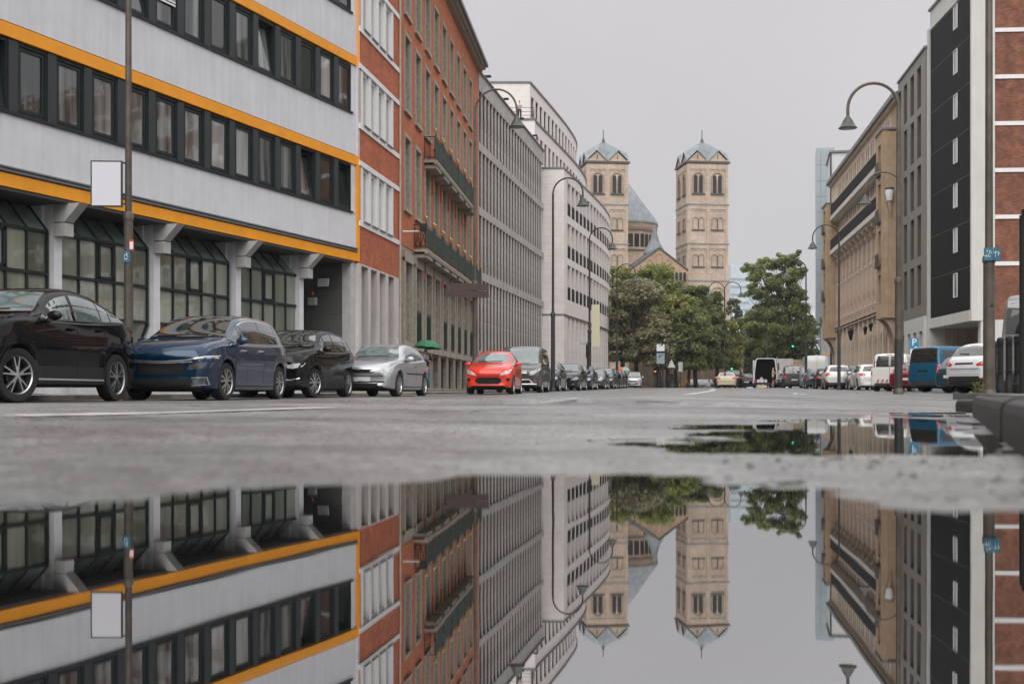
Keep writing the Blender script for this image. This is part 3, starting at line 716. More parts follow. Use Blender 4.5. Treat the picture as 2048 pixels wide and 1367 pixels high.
# ---------------------------------------------------------------- B3: orange brick with balconies
B3 = Fac('brick_building', 'tall orange brick building with two green balconies and gilded balls', (-4.56, 48.25), (-2.1, 75.0), 'L')
E = B3.L; S = B3.S; o3 = B3.o
wx = [B3.u(p, -.05) for p in (811.6, 832, 851, 868, 884, 899.4, 913.5, 926.6, 938.5, 949)]
x0_, x9_ = wx[0], wx[-2]; pit = (x9_ - x0_) / 8; wx = [x0_ + pit * k for k in range(9)]
wx = [w for w in wx if w < E - .8]
WW = 1.30
zr = [(7.76, 10.75), (11.86, 14.95), (15.85, 18.55)]
ops = [(x - WW/2, x + WW/2) for x in wx]
gz0, gz1 = 2.55, 5.75
mb = wall_grid(B3, 0, E, 6.2, 20.3, ops, zr, -.55, 0); mb.build('wall', M['brick_b3'], o3)
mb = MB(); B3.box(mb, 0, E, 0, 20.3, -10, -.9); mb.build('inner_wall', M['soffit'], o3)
# stone reveals and frames
def surround(name, w, h, t, dep, out):
    m = MB()
    for a, b_ in ((-w/2 - t, -w/2 + .03), (w/2 - .03, w/2 + t)): B3.box(m, a, b_, 0, h, -dep, out)
    B3.box(m, -w/2 - t, w/2 + t, h - .03, h + t, -dep, out); B3.box(m, -w/2 - t, w/2 + t, -t * 1.1, .0, -dep, out + .06)
    return m.mesh(name, M['stone_frame'])
sfm = [surround('window_surround', WW, b_ - a, .13, .5, .05) for a, b_ in zr]
def revm(w, h, d=.52):
    m = MB(); B3.box(m, w/2 - .06, w/2 - .03, 0, h, -d, -.02); B3.box(m, -w/2 + .03, -w/2 + .06, 0, h, -d, -.02); return m.mesh('reveal', M['stone_reveal'])
rvm = [revm(WW, b_ - a) for a, b_ in zr]
wfm = [frame_mesh('window_frame', WW - .08, b_ - a, .09, .1, S, M['white_paint'], mull=[(WW - .08)/2], tran=[(b_ - a) * .68], y0=.42) for a, b_ in zr]
wpm = [pane_mesh('pane', .08, WW - .16, .08, b_ - a - .08, S, M['pane_dark'], .46) for a, b_ in zr]
for x in wx:
    for i, (a, b_) in enumerate(zr):
        s_ = link('window_surround', sfm[i], o3, (x, 0, a)); link('reveal', rvm[i], s_)
        w = link('window', wfm[i], o3, (x - WW/2 + .04, 0, a)); link('pane', wpm[i], w)
# ground-floor stone zone
GW = 1.75
gops = [(x - GW/2 + .05, x + GW/2 - .05) for x in wx]
mb = wall_grid(B3, 0, E, 0, 6.2, gops, [(.25, 1.85), (2.35, 5.55)], -.9, -.02); mb.build('stone_ground_floor', M['stone_brown'], o3)
def portal():
    m = MB(); w = GW
    B3.box(m, -w/2 - .12, -w/2 + .12, 2.2, 5.7, -.5, .10); B3.box(m, w/2 - .12, w/2 + .12, 2.2, 5.7, -.5, .10); B3.box(m, -w/2 - .12, w/2 + .12, 5.55, 5.95, -.5, .12)
    B3.box(m, -w/2 - .15, w/2 + .15, 1.95, 2.2, -.3, .16); return m.mesh('portal_frame', M['stone_frame'])
pmh = portal(); plm = MB(); B3.box(plm, -GW/2 - .15, GW/2 + .15, 0, .35, -.3, .14); plm = plm.mesh('plinth_stone', M['stone_frame'])
gg = MB(); 
for k in range(9): B3.box(gg, -.60 + k * .15 - .012, -.60 + k * .15 + .012, .35, 1.85, -.17, -.14)
B3.box(gg, -.7, .7, .35, 1.85, -.20, -.17); gg = gg.mesh('basement_grille', M['grille_green'])
gr2 = MB(); B3.box(gr2, -.62, .62, 2.35, 3.6, .0, .05); 
for k in range(7): B3.box(gr2, -.6 + k * .2, -.585 + k * .2, 2.35, 3.72, .05, .07)
gr2 = gr2.mesh('window_grille', M['grille_green'])
gp_ = MB(); B3.box(gp_, -.75, .75, 2.35, 5.5, -.72, -.70); gp_ = gp_.mesh('pane', M['pane_dark'])
rv = MB(); B3.box(rv, GW/2 - .16, GW/2 - .12, 2.3, 5.55, -.7, -.03); rv = rv.mesh('reveal', M['stone_reveal'])
for k, x in enumerate(wx):
    link('plinth_stone', plm, o3, (x, 0, 0)); p = link('portal_frame', pmh, o3, (x, 0, 0)); link('reveal', rv, p); link('pane', gp_, p)
    if k not in (0, 3): link('window_grille', gr2, p); link('basement_grille', gg, o3, (x, 0, 0))
# eaves
mb = MB(); B3.box(mb, -.1, E + .1, 20.3, 20.45, -1, .45); B3.box(mb, -.1, E + .1, 20.16, 20.3, -.3, .25); mb.build('eaves_board', M['stone_frame'], o3)
mb = MB(); B3.box(mb, -.1, E + .1, 20.45, 20.65, -1, .62); mb.build('gutter', M['metal_edge'], o3)
mb = MB(); mb.prism([(S*.62, 20.65), (S*-5, 22.6), (S*-5, 20.5)], 0, E, 'x'); mb.build('roof', M['slate'], o3)
# balconies
def balcony(zf, ks, cross=True):
    """slab pieces under each pair of posts, rails with green cloth, gilded balls on the posts"""
    b = link('balcony', None, o3)
    wo = .60; a0 = wx[ks[0]] - 1.0; a1 = wx[ks[-1]] + 1.05
    mb = MB(); B3.box(mb, a0, a1, zf - .12, zf, 0, wo); B3.box(mb, a0, a1, zf - .2, zf - .12, wo - .12, wo - .02)
    for k in ks: B3.box(mb, wx[k] - .85, wx[k] + .85, zf - .36, zf - .2, 0, wo - .06)
    mb.build('balcony_slab', M['stone_frame'], b)
    lit_strip = MB(); B3.box(lit_strip, -.12, .12, -1.15, -.38, 0, .10); lit_strip = lit_strip.mesh('bracket', M['brick_b3'])  # added brick strips standing for wall portions lit between shadows, not real supports
    for k in ks[1:]: link('bracket', lit_strip, b, (wx[k] - pit/2, 0, zf))
    post = MB(); post.tube([(0, 0, 0), (0, 0, 1.22)], .028, 6); 
    for z in (.1, .45, .8, 1.1): post.lathe([(.02, z - .03), (.05, z), (.02, z + .03)], 8)
    post = post.mesh('post', M['pole'])
    ball = MB().lathe([(.0, 1.2), (.06, 1.22), (.03, 1.25), (.06, 1.29), (.078, 1.335), (.06, 1.38), (.03, 1.42), (.0, 1.43)], 12).mesh('gilded_ball', M['gold'], True)
    rails = MB(); y = S * (wo - .06)
    for z in (.12, .95, 1.05): rails.tube([(a0 + .05, y, zf + z), (a1 - .05, y, zf + z)], .02, 5)
    for e_ in (a0 + .05, a1 - .05):
        for z in (.12, 1.05): rails.tube([(e_, 0, zf + z), (e_, y, zf + z)], .02, 5)
        for (ya, za, yb, zb_) in () if not cross else ((.04, .12, .29, .95), (.29, .12, .04, .95), (.29, .12, .53, .95), (.53, .12, .29, .95)): rails.tube([(e_, S*ya, zf + za), (e_, S*yb, zf + zb_)], .014, 4)
        for ya in (.04, .29, .5): rails.tube([(e_, S*ya, zf + .1), (e_, S*ya, zf + 1.05)], .014, 4)
    rails.build('railing', M['iron'], b)
    for j, k in enumerate(ks):
        us_ = [a0 + .06] if j == 0 else [wx[k] - pit/2 - .22, wx[k] - pit/2 + .22]
        if j == len(ks) - 1: us_ = us_ + [a1 - .06]
        for u in us_:
            p = link('post', post, b, (u, y, zf)); 
            if True: link('gilded_ball', ball, b, (u, y, zf))
        ua = us_[-1] + .04 if j < len(ks) - 1 or len(us_) == 1 else us_[-2] + .04
        ub = (wx[k] + pit/2 - .26) if j < len(ks) - 1 else a1 - .1
        c = MB(); n_ = 8
        vs = []
        for r in range(5):
            for q in range(n_ + 1): vs.append((ua + (ub - ua) * q / n_, y + S * (.012 + .012 * math.sin(q * 2.1 + r)), zf + .14 + r * .21 - .015 * math.sin(math.pi * q / n_)))
        c.add(vs, [(r*(n_+1)+q, r*(n_+1)+q+1, (r+1)*(n_+1)+q+1, (r+1)*(n_+1)+q) for r in range(4) for q in range(n_)])
        c.build('mesh_cloth', M['mesh_green'], b, True)
zlow = B3.z(826, 484, .6) + .16; zup = B3.z(845, 291, .6) + .16
balcony(zlow, [1, 2, 3, 4, 5, 6, 7, 8][:len(wx) - 1]); balcony(zup, [2, 3, 4, 5, 6, 7], False)

# ---------------------------------------------------------------- B4: grey stone grid
B4 = Fac('office_building', 'long grey concrete office building with closely set vertical fins', (-2.1, 75.05), (2.63, 100.0), 'L')
E = B4.L; S = B4.S; o4 = B4.o
levels = [.2, 2.6, 8.0, 12.1, 16.0, 19.9]   # floor bands
bands = [(2.45, 2.75), (7.25, 7.75), (11.3, 11.8), (15.35, 15.85), (19.1, 20.2)]
fl = [(-.3, 2.45), (2.75, 7.25), (7.75, 11.3), (11.8, 15.35), (15.85, 19.1)]
for a, b_ in bands:
    mb = MB(); B4.box(mb, 0, E, a, b_, -.6, 0.02); mb.build('floor_band', M['conc_b4'], o4)
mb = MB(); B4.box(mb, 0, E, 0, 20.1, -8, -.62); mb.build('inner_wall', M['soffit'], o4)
nm = 23; pw = E / nm; rr = random.Random(5)
for (a, b_) in fl:
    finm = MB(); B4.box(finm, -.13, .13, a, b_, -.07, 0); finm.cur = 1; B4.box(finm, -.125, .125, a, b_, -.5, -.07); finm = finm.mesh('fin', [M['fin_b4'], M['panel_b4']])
    pan = MB(); B4.box(pan, .13, pw - .13, a, b_, -.30, -.24); pan = pan.mesh('stone_panel', M['panel_b4'])
    win = frame_mesh('window_frame', pw - .26, b_ - a, .06, .08, S, M['dark_frame'], y0=.4, tran=[(b_ - a) * .3])
    wp = pane_mesh('pane', .05, pw - .31, .05, b_ - a - .05, S, M['pane_dark'], .44)
    slim = MB(); B4.box(slim, .30, .42, a, b_, -.24, -.06); slim = slim.mesh('slim_fin', M['fin_b4'])
    for k in range(nm):
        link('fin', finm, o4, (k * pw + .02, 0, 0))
        if rr.random() < .34 or a < 1:
            w = link('window', win, o4, (k * pw + .15, 0, a)); link('pane', wp, w)
        else:
            link('stone_panel', pan, o4, (k * pw + .02, 0, 0)); link('slim_fin', slim, o4, (k * pw + .02, 0, 0))
mb = MB(); B4.box(mb, 0, E, 20.2, 20.3, -.7, .12); mb.build('roof_edge', M['metal_edge'], o4)
mb = MB(); B4.box(mb, 0, E, 20.3, 21.3, -1.5, -.9); mb.build('roof_parapet', M['conc_b4'], o4)
mb = MB(); B4.box(mb, 0, E, 21.3, 21.42, -1.6, -.8); mb.build('parapet_cap', M['metal_edge'], o4)
bl = MB(); B4.box(bl, 0, .3, 20.4, 20.5, -.1, .35); bl = bl.mesh('bracket_lamp', M['iron'])
for u in (2, 8, 14, 20): link('bracket_lamp', bl, o4, (u, 0, 0))

# ---------------------------------------------------------------- B5: stepped pale limestone building, front curving away
o5 = thing('stone_building', 'stepped pinkish white limestone office building curving away beyond the grey one', 'building', (0, 0, 0))
path5 = [Vector(p) for p in ((4.35, 100.4), (6.05, 107.5), (7.75, 114.7), (9.35, 122.0), (10.45, 128.5), (10.75, 134))]
def along(path, s):
    for a, b_ in zip(path, path[1:]):
        l = (b_ - a).length
        if s <= l or b_ is path[-1]: t = (b_ - a).normalized(); return a + t * s, t
        s -= l
def smooth(path, n=36):
    out = []
    P = [path[0]*2 - path[1]] + path + [path[-1]*2 - path[-2]]
    for i in range(1, len(P) - 2):
        for j in range(n // (len(path)-1)):
            t = j / (n // (len(path)-1)); a, b_, c, d = P[i-1], P[i], P[i+1], P[i+2]
            out.append(.5 * ((2*b_) + (c - a) * t + (2*a - 5*b_ + 4*c - d) * t*t + (3*b_ - a - 3*c + d) * t*t*t))
    out.append(path[-1]); return out
sp5 = smooth(path5)
def offs(path, w):
    r = []
    for i, p in enumerate(path):
        t = (path[min(i+1, len(path)-1)] - path[max(i-1, 0)]).normalized(); r.append(p + Vector((t.y, -t.x)) * w)
    return r
def ribbon(mb, path, w0, w1, z0, z1):
    a, b_ = offs(path, w0), offs(path, w1); n = len(path); vs = []
    for p, q in zip(a, b_): vs += [(p.x, p.y, z0), (q.x, q.y, z0), (q.x, q.y, z1), (p.x, p.y, z1)]
    fs = [(0, 1, 2, 3), (4*n-1, 4*n-2, 4*n-3, 4*n-4)]
    for i in range(n-1):
        k = 4*i
        for j in range(4): fs.append((k+j, k+4+j, k+4+(j+1) % 4, k+(j+1) % 4))
    mb.add(vs, fs); return mb
class Lime:
    pass
L5 = sum((b_ - a).length for a, b_ in zip(sp5, sp5[1:]))
Zt1 = 18.85
rows = [(8.05, 11.0), (11.6, 14.55), (15.2, 18.0)]   # upper window rows
solid = [(0, 1.0), (6.55, 8.05), (11.0, 11.6), (14.55, 15.2), (18.0, Zt1)]
# horizontal bands
for a, b_ in solid: ribbon(MB(), sp5, -.6, 0, a, b_).build('stone_band', M['lime'], o5)
ribbon(MB(), sp5, -.6, .08, 6.62, 6.75).build('cornice', M['metal_edge'], o5)
ribbon(MB(), sp5, -9, .06, Zt1, Zt1 + .16).build('roof_edge', M['metal_edge'], o5)
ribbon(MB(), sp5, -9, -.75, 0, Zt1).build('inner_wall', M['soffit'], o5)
# piers and windows
nw5 = 17; u00 = 1.15; pit5 = (L5 - u00 - .4) / nw5
piers = MB(); pm_ = {}
def frame_at(s, w=0):
    p, t = along(sp5, s); nn = Vector((t.y, -t.x)); p = p + nn * w
    return Matrix(((t.x, -t.y, 0, p.x), (t.y, t.x, 0, p.y), (0, 0, 1, 0), (0, 0, 0, 1)))
endp, _ = along(sp5, 0)
def put(name, me_, parent, s, w=0, z=0):
    m = frame_at(s, w); o = link(name, me_, parent); o.location = (m[0][3], m[1][3], z); o.rotation_euler = (0, 0, math.atan2(m[1][0], m[0][0])); return o
pier5 = MB().box(0, .42, 0, .6, 0, 2.96).mesh('pier', M['lime_r']); pierG = MB().box(0, .62, 0, .6, 0, 5.56).mesh('pier', M['lime'])
w5 = pit5 - .42
wf5 = MB(); wf5.box(0, w5, .42, .5, 1.0, 1.06); wf5.box(0, .05, .42, .5, 0, 2.95); wf5.box(w5 - .05, w5, .42, .5, 0, 2.95); wf5 = wf5.mesh('window_frame', M['dark_frame'])
wp5 = MB().box(0, w5, .5, .52, 0, 2.95).mesh('pane', M['pane_mid'])
gr5 = MB()
for z in range(7): gr5.box(.02, w5 - .02, .03, .05, .06 + z * .16, .10 + z * .16)
for q in range(5): gr5.box(.02 + q * (w5 - .06) / 4, .05 + q * (w5 - .06) / 4, .03, .06, 0, 1.12)
gr5.box(.02, w5 - .02, .08, .1, 0, 1.1)
gr5 = gr5.mesh('balcony_grille', M['rail_dark'])
wpG = MB().box(.18, w5 + .02, .42, .44, 1.0, 5.9).mesh('pane', M['pane_mid']); wpGd = MB().box(.18, w5, .3, .42, 1.6, 3.5).mesh('window_grille', M['rail_dark'])
headG = MB().box(0, w5 + .2, .15, .6, 6.0, 6.56).mesh('lintel', M['lime'])
ribbon(MB(), sp5[:4] if False else [sp5[0], along(sp5, u00)[0]], -.6, 0, 1.0, 6.55).build('corner_pier', M['lime'], o5)
for a, b_ in rows: ribbon(MB(), [sp5[0], along(sp5, u00)[0]], -.6, 0, a, b_).build('corner_pier', M['lime'], o5)
for k in range(nw5 + 1):
    s = u00 + k * pit5
    for a, b_ in rows: put('pier', pier5, o5, s, 0, a)
    put('pier', pierG, o5, s - .1, 0, .99)
    if k < nw5:
        for a, b_ in rows:
            w = put('window', wf5, o5, s + .42, 0, a); link('pane', wp5, w); link('balcony_grille', gr5, w)
        w = put('lintel', headG, o5, s + .4, 0, 0); link('pane', wpG, w); link('window_grille', wpGd, w)
# end wall facing the lens
xe0, xe1 = (1088 - 1024) / FPX * 100.4, 4.35
e5 = MB(); e5.box(xe0 - 3, xe1 - .001, 100.4, 101.0, 0, Zt1); e5.build('end_wall', M['lime'], o5)
e5 = MB(); e5.box(xe0 - 3, xe1 + .05, 100.36, 101.0, 6.62, 6.75); e5.build('cornice', M['metal_edge'], o5)
e5 = MB(); e5.box(xe0 - 3, xe1 + .08, 100.34, 104, Zt1 + .001, Zt1 + .161); e5.build('roof_edge', M['metal_edge'], o5)
# tier 2 and tier 3, each set back
def tier(x_c, y_c, wv, zb, zt, zw0, zw1, n, first, mname, ys_e, pw_, pit_):
    sh = [p for p in offs(sp5, wv)]
    # start corner
    k0 = min(range(len(sh)), key=lambda i: abs(sh[i].y - y_c)); path = [Vector((x_c, y_c))] + [p for p in sh if p.y > y_c + .8]
    mb = MB(); ribbon(mb, path, -.5, 0, zb, zw0); ribbon(mb, path, -.5, 0, zw1, zt); mb.build('stone_band', M[mname], o5)
    ribbon(MB(), path, -8, .1, zt, zt + .16).build('roof_edge', M['metal_edge'], o5)
    ribbon(MB(), path, -6, -.55, zb, zt).build('inner_wall', M['soffit'], o5)
    MB().box(x_c - 14, x_c - .001, y_c, y_c + .5, zb, zt).build('end_wall', M[mname], o5)
    MB().box(x_c - 14, x_c + .1, y_c - .08, y_c + 3, zt + .001, zt + .161).build('roof_edge', M['metal_edge'], o5)
    L_ = sum((b_ - a).length for a, b_ in zip(path, path[1:]))
    h = zw1 - zw0; fm_ = MB(); fm_.box(0, pw_, .12, .2, 0, .06); fm_.box(0, .05, .12, .2, 0, h); fm_.box(pw_ - .05, pw_, .12, .2, 0, h); fm_.box(0, pw_, .12, .2, h - .06, h); fm_ = fm_.mesh('window_frame', M['dark_frame'])
    pn = MB().box(0.03, pw_ - .03, .2, .22, 0, h).mesh('pane', M['pane_mid'])
    prm = MB().box(0, pit_ - pw_ + .002, .0, .5, 0, h).mesh('pier', M[mname])
    def putp(nm_, me_, par, s):
        p, t = along(path, s); o = link(nm_, me_, par); o.location = (p.x, p.y, zw0); o.rotation_euler = (0, 0, math.atan2(t.y, t.x)); return o
    s = first; ribbon(MB(), [path[0], along(path, first)[0]], -.5, 0, zw0, zw1).build('pier', M[mname], o5)
    while s + pit_ < L_:
        w = putp('window', fm_, o5, s); link('pane', pn, w); putp('pier', prm, o5, s + pw_); s += pit_
tier(1.92, 100.9, -2.6, Zt1 + .16, 23.05, 19.6, 22.0, 16, 1.0, 'lime', 0, 1.05, 1.75)
tier(1.55, 104.2, -3.6, 23.2, 27.0, 23.35, 26.0, 16, .5, 'lime', 0, 1.1, 1.8)
# rail on the upper terrace
t = link('terrace_railing', None, o5)
mb = MB()
for z in (23.5, 23.8, 24.15): mb.tube([(-2.0, 101.1, z), (1.85, 101.1, z), (1.85, 104, z)], .02, 4)
for x in (-1.5, -.5, .5, 1.85): mb.tube([(x, 101.1, 23.2), (x, 101.1, 24.15)], .02, 4)
for y in (102, 103): mb.tube([(1.85, y, 23.2), (1.85, y, 24.15)], .02, 4)
mb.build('rail', M['rail_dark'], t)
# ================================================================== RIGHT SIDE
# ---------------------------------------------------------------- R1: black panelled block over a white frame, brick flank facing the lens
R1 = Fac('office_building', 'tall block with black ribbed panels, small bright windows and a brick flank on the right', (27.54, 72.0), (28.15, 80.7), 'R')
E = R1.L; S = R1.S; r1 = R1.o
zb = 5.12; fh = 2.77; Zt = 24.5
npn = 8; pw = E / npn
for i in range(7):
    a = zb + .02 + i * fh if i else zb; b_ = 4.96 + (i + 1) * fh; a = 4.96 + i * fh + (.03 if i else .16)
    pm_ = MB(); R1.box(pm_, .012, pw - .012, a, b_, -.1, .0)
    for q in range(6): R1.box(pm_, .03 + q * (pw - .06) / 6, .03 + q * (pw - .06) / 6 + .05, a + .02, b_ - .02, .0, .018)
    pm_ = pm_.mesh('ribbed_panel', M['black_panel'])
    for k in range(npn): link('ribbed_panel', pm_, r1, (k * pw, 0, 0))
mb = MB()
for i in range(1, 8): R1.box(mb, 0, E, 4.96 + i * fh - .0, 4.96 + i * fh + .03, -.1, .022)
R1.box(mb, 0, .05, zb, Zt, -.1, .03)
mb.build('panel_joint', M['seam'], r1)
mb = MB(); R1.box(mb, 0, E, Zt, Zt + 1.25, -12, .03); mb.build('parapet', M['white_panel'], r1)
mb = MB(); R1.box(mb, -.1, E + .1, Zt + 1.25, Zt + 1.4, -12, .15); mb.build('roof_edge', M['metal_edge'], r1)
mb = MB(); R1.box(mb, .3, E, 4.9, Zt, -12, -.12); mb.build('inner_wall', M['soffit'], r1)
mb = MB(); R1.box(mb, -.02, E, 4.45, 5.10, -.3, .1); R1.box(mb, -.02, E, 4.45, 4.6, -8, -.3); mb.build('frame_beam', M['white_panel'], r1)
uw = R1.u(1911)
wf = frame_mesh('window_frame', .78, 1.5, .05, .12, S, M['white_paint'], y0=-.07); wpn = pane_mesh('pane', .05, .73, .06, 1.44, S, M['pane_mid'], -.02)
for i in range(7):
    z0 = 7.0 + (i - 1) * fh + 2.35 - .6
    zt_ = HC + (HY - (92 - 89.5 * 1 + 89.7 * 1)) / 32.1
    z0 = 20.05 + (i - 5) * 2.79
    w = link('window', wf, r1, (uw - .5, 0, z0)); link('pane', wpn if i != 0 else pane_mesh('pane', .05, .73, .06, 1.44, S, M['pane_mid'], -.02), w)
# white end strip and brick flank, both looking back at the lens
q = MB(); R1.box(q, -.25, .0, 4.45, Zt + 1.2, -1.32, .05); q.build('end_strip', M['white_panel'], r1)
q = MB(); R1.box(q, -.2, .3, 0, 4.45, -1.3, -.5); q.build('corner_pillar', M['white_panel'], r1)
q = MB(); R1.box(q, -.12, .3, 4.5, 28, -5.2, -1.33); R1.box(q, -.12, .3, 4.5, 28, -60, -16); q.build('brick_flank', M['brick_r'], r1)
q = MB(); R1.box(q, -.3, .3, 0, 28, -15.99, -5.21); q.build('added_dark_flank', M['olive_d'], r1)  # added dark wall out of view, keeps brick colour out of the car reflections
bm_ = MB(); R1.box(bm_, -.2, -.115, 0, .24, -46, -1.34); bm_ = bm_.mesh('stone_band', M['white_paint'])
for k in range(-2, 8):
    zz = HC + (HY - (58 + 93.6 * k)) / (FPX / 71.5)
    if 5.5 < zz < 27.5: link('stone_band', bm_, r1, (0, 0, zz - .12))
q = MB(); R1.box(q, -.22, -.0, 3.0, 4.5, -46, -1.33); q.build('flank_beam', M['white_panel'], r1)
q = MB(); R1.box(q, .3, .5, 0, 3.0, -46, -1.3); q.build('flank_base', M['pane_dark'], r1)
col = MB(); R1.box(col, -.15, .1, 0, 3.0, -.15, .15); col = col.mesh('pillar', M['white_panel'])
for k in range(14): link('pillar', col, r1, (0, S * (-2.6 - k * 1.1), 0))
# windows in the flank, which the office opposite mirrors
wfk = MB(); wfk.box(-.04, .02, 0, 1.2, 0, 1.5); wfk.box(-.06, -.041, .1, 1.1, .1, 1.4); wfk = wfk.mesh('window', M['white_paint'])
for k in range(3, 20):
    for i in range(6): link('window', wfk, r1, (-.12, S * (-4.0 - k * 2.0), 6.6 + i * 3.2 - .6))
# passage with a beige wall
q = MB(); R1.box(q, .1, E + 8, 0, 4.44, -4.6, -4.4); R1.box(q, E - .3, E - .1, 0, 4.44, -4.4, -1.0); q.build('passage_wall', M['beige_wall'], r1)
q = MB(); q.box(0, 1.15, -.02, .02, 0, .34)
t = thing('wall_notice', 'small white notice with a red rim on the beige passage wall', 'sign')
u_, z_ = R1.uz(1880, 684, -4.38); p = R1.p0 + R1.d * u_ + R1.n * -4.36
t.location = (p.x, p.y, z_); t.rotation_euler = (0, 0, math.atan2(R1.d.y, R1.d.x))
MB().box(-1.3, 1.3, -.02, .02, -.17, .17).build('sign_board', M['sticker_w'], t)
mb = MB(); mb.box(-1.3, 1.3, .02, .03, .13, .17); mb.box(-1.3, 1.3, .02, .03, -.17, -.13); mb.build('rim', M['sticker_r'], t)
q = MB(); R1.box(q, E, E + .45, 0, 24.6, -1, .12); q.build('white_edge_wall', M['white_panel'], r1)

# ---------------------------------------------------------------- R2: olive grey grid
R2 = Fac('office_building', 'olive grey metal-clad block with tall paired window slots beside the black one', (27.98, 81.2), (29.18, 90.7), 'R')
E = R2.L; S = R2.S; r2 = R2.o
ops = [R2.u(a) for a in (1851, 1844, 1837.5, 1831, 1824, 1817, 1810.5, 1804.5, 1798.5)]
cols = [(R2.u(a), R2.u(b)) for a, b in ((1842, 1834), (1828, 1820.5), (1814, 1807.3), (1802, 1796.5))]
zr2 = [(6.2, 9.0), (9.6, 12.45), (13.05, 15.9), (16.4, 19.35), (19.85, 22.7)]
wall_grid(R2, 0.01, E, 5.45, 23.45, cols, zr2, -.7, 0).build('wall', M['olive'], r2)
q = MB(); R2.box(q, 0.01, E, 0, 23.3, -9, -.95); q.build('inner_wall', M['soffit'], r2)
for (a, b_) in cols:
    for (z0, z1_) in zr2:
        w = b_ - a
        f_ = frame_mesh('window_frame', w - .02, z1_ - z0, .06, .1, S, M['olive_d'], mull=[w * .5], y0=.42)
        o = link('window', f_, r2, (a + .01, 0, z0)); link('pane', pane_mesh('pane', .05, w - .07, .05, z1_ - z0 - .05, S, M['tan_win'], .47), o)
        m_ = MB(); R2.box(m_, b_ - .07, b_ - .02, z0, z1_, -.65, -.03); m_.build('reveal', M['olive_d'], r2)
q = MB(); R2.box(q, .0, E, 5.35, 5.44, -.6, .1); q.build('shadow_rail', M['metal_edge'], r2)
gc = [(R2.u(a), R2.u(b)) for a, b in ((1848, 1841), (1836, 1829), (1824, 1818), (1812, 1806), (1801, 1797.2))]
wall_grid(R2, 0.01, E, 0, 5.34, gc, [(.4, 4.35)], -1.1, .12).build('ground_floor_frame', M['white_panel'], r2)
q = MB(); R2.box(q, 0.01, E, 0, 5, -1.3, -1.1); q.build('shop_front', M['tan_win'], r2)
q = MB(); R2.box(q, -.1, E, 23.45, 23.6, -9, .1); q.build('roof_edge', M['metal_edge'], r2)

# ---------------------------------------------------------------- R3: tan stone building with balconies, consoles and arches
R3 = Fac('stone_building', 'long tan stone building with two dark balconies, carved consoles and arches', (29.3, 91.0), (29.3 + 39 * math.sin(math.atan(321/2400)), 91.0 + 39 * math.cos(math.atan(321/2400))), 'R')
E = R3.u(1663); S = R3.S; r3 = R3.o
n3 = 12; uA, uB = 3.2, R3.u(1676); pit3 = (uB - uA) / n3
pairs = []
for k in range(n3):
    c = uA + (k + .5) * pit3; pairs += [(c - .85, c - .2), (c + .2, c + .85)]
wall_grid(R3, uA - .2, E, 14.4, 22.4, pairs, [(16.9, 18.1), (20.45, 21.65)], -.6, 0).build('upper_wall', M['tan_side'], r3)
wn = [(a, b_) for a, b_ in [(uA + (k + .5) * pit3 - .5, uA + (k + .5) * pit3 + .5) for k in range(n3)]]
wall_grid(R3, uA - .2, E, 6.9, 14.4, wn, [(7.8, 10.3), (11.3, 14.0)], -.7, 0).build('middle_wall', M['tan_side'], r3)
q = MB(); R3.box(q, 0, E, 0, 22.4, -10, -.72); q.build('inner_wall', M['soffit'], r3)
wp_a = MB(); R3.box(wp_a, .03, .62, 0, 1.25, -.08, -.04); wp_a = wp_a.mesh('window', M['tan_win'])
for a, b_ in pairs:
    link('window', wp_a, r3, (a, 0, 16.88)); link('window', wp_a, r3, (a, 0, 20.42))
wp_b = MB(); R3.box(wp_b, 0, 1.0, 0, 2.7, -.12, -.08); wp_b = wp_b.mesh('window', M['tan_win'])
sil_b = MB(); R3.box(sil_b, -.1, 1.1, -.18, 0, -.2, .18); sil_b = sil_b.mesh('window_sill', M['white_stone'])
apron = MB(); R3.box(apron, -.0, 1.0, -.95, -.2, -.3, .06); apron = apron.mesh('apron_panel', M['tan_side'])
pil = MB(); R3.box(pil, -.24, .24, 7.0, 13.6, -.1, .24); pil = pil.mesh('pilaster', M['tan_pilaster'])
pilb = MB(); R3.box(pilb, -.28, .28, 0, 6.8, -.4, .2); pilb = pilb.mesh('pier', M['tan_side'])
cons = MB(); cons.prism([(0, 13.2), (S*.30, 13.2), (S*.5, 13.45), (S*.38, 13.7), (S*.6, 13.85), (S*.72, 14.15), (0, 14.15)], -.30, .30, 'x')
cons = cons.mesh('console', M['tan_pilaster'])
for k in range(n3):
    c = uA + (k + .5) * pit3
    for z in (7.8, 11.3):
        w = link('window', wp_b, r3, (c - .5, 0, z)); link('window_sill', sil_b, w); link('apron_panel', apron, w)
for k in range(n3 + 1):
    c = uA + k * pit3
    link('pilaster', pil, r3, (c, 0, 0)); link('console', cons, r3, (c, 0, 0)); link('pier', pilb, r3, (c, 0, 0))
q = MB(); R3.box(q, uA, E, 6.82, 6.98, -.4, .36); q.build('string_course', M['tan_pilaster'], r3)
q = MB(); R3.box(q, uA, E, 6.56, 6.66, -.4, .32); q.build('string_course', M['tan_pilaster'], r3)
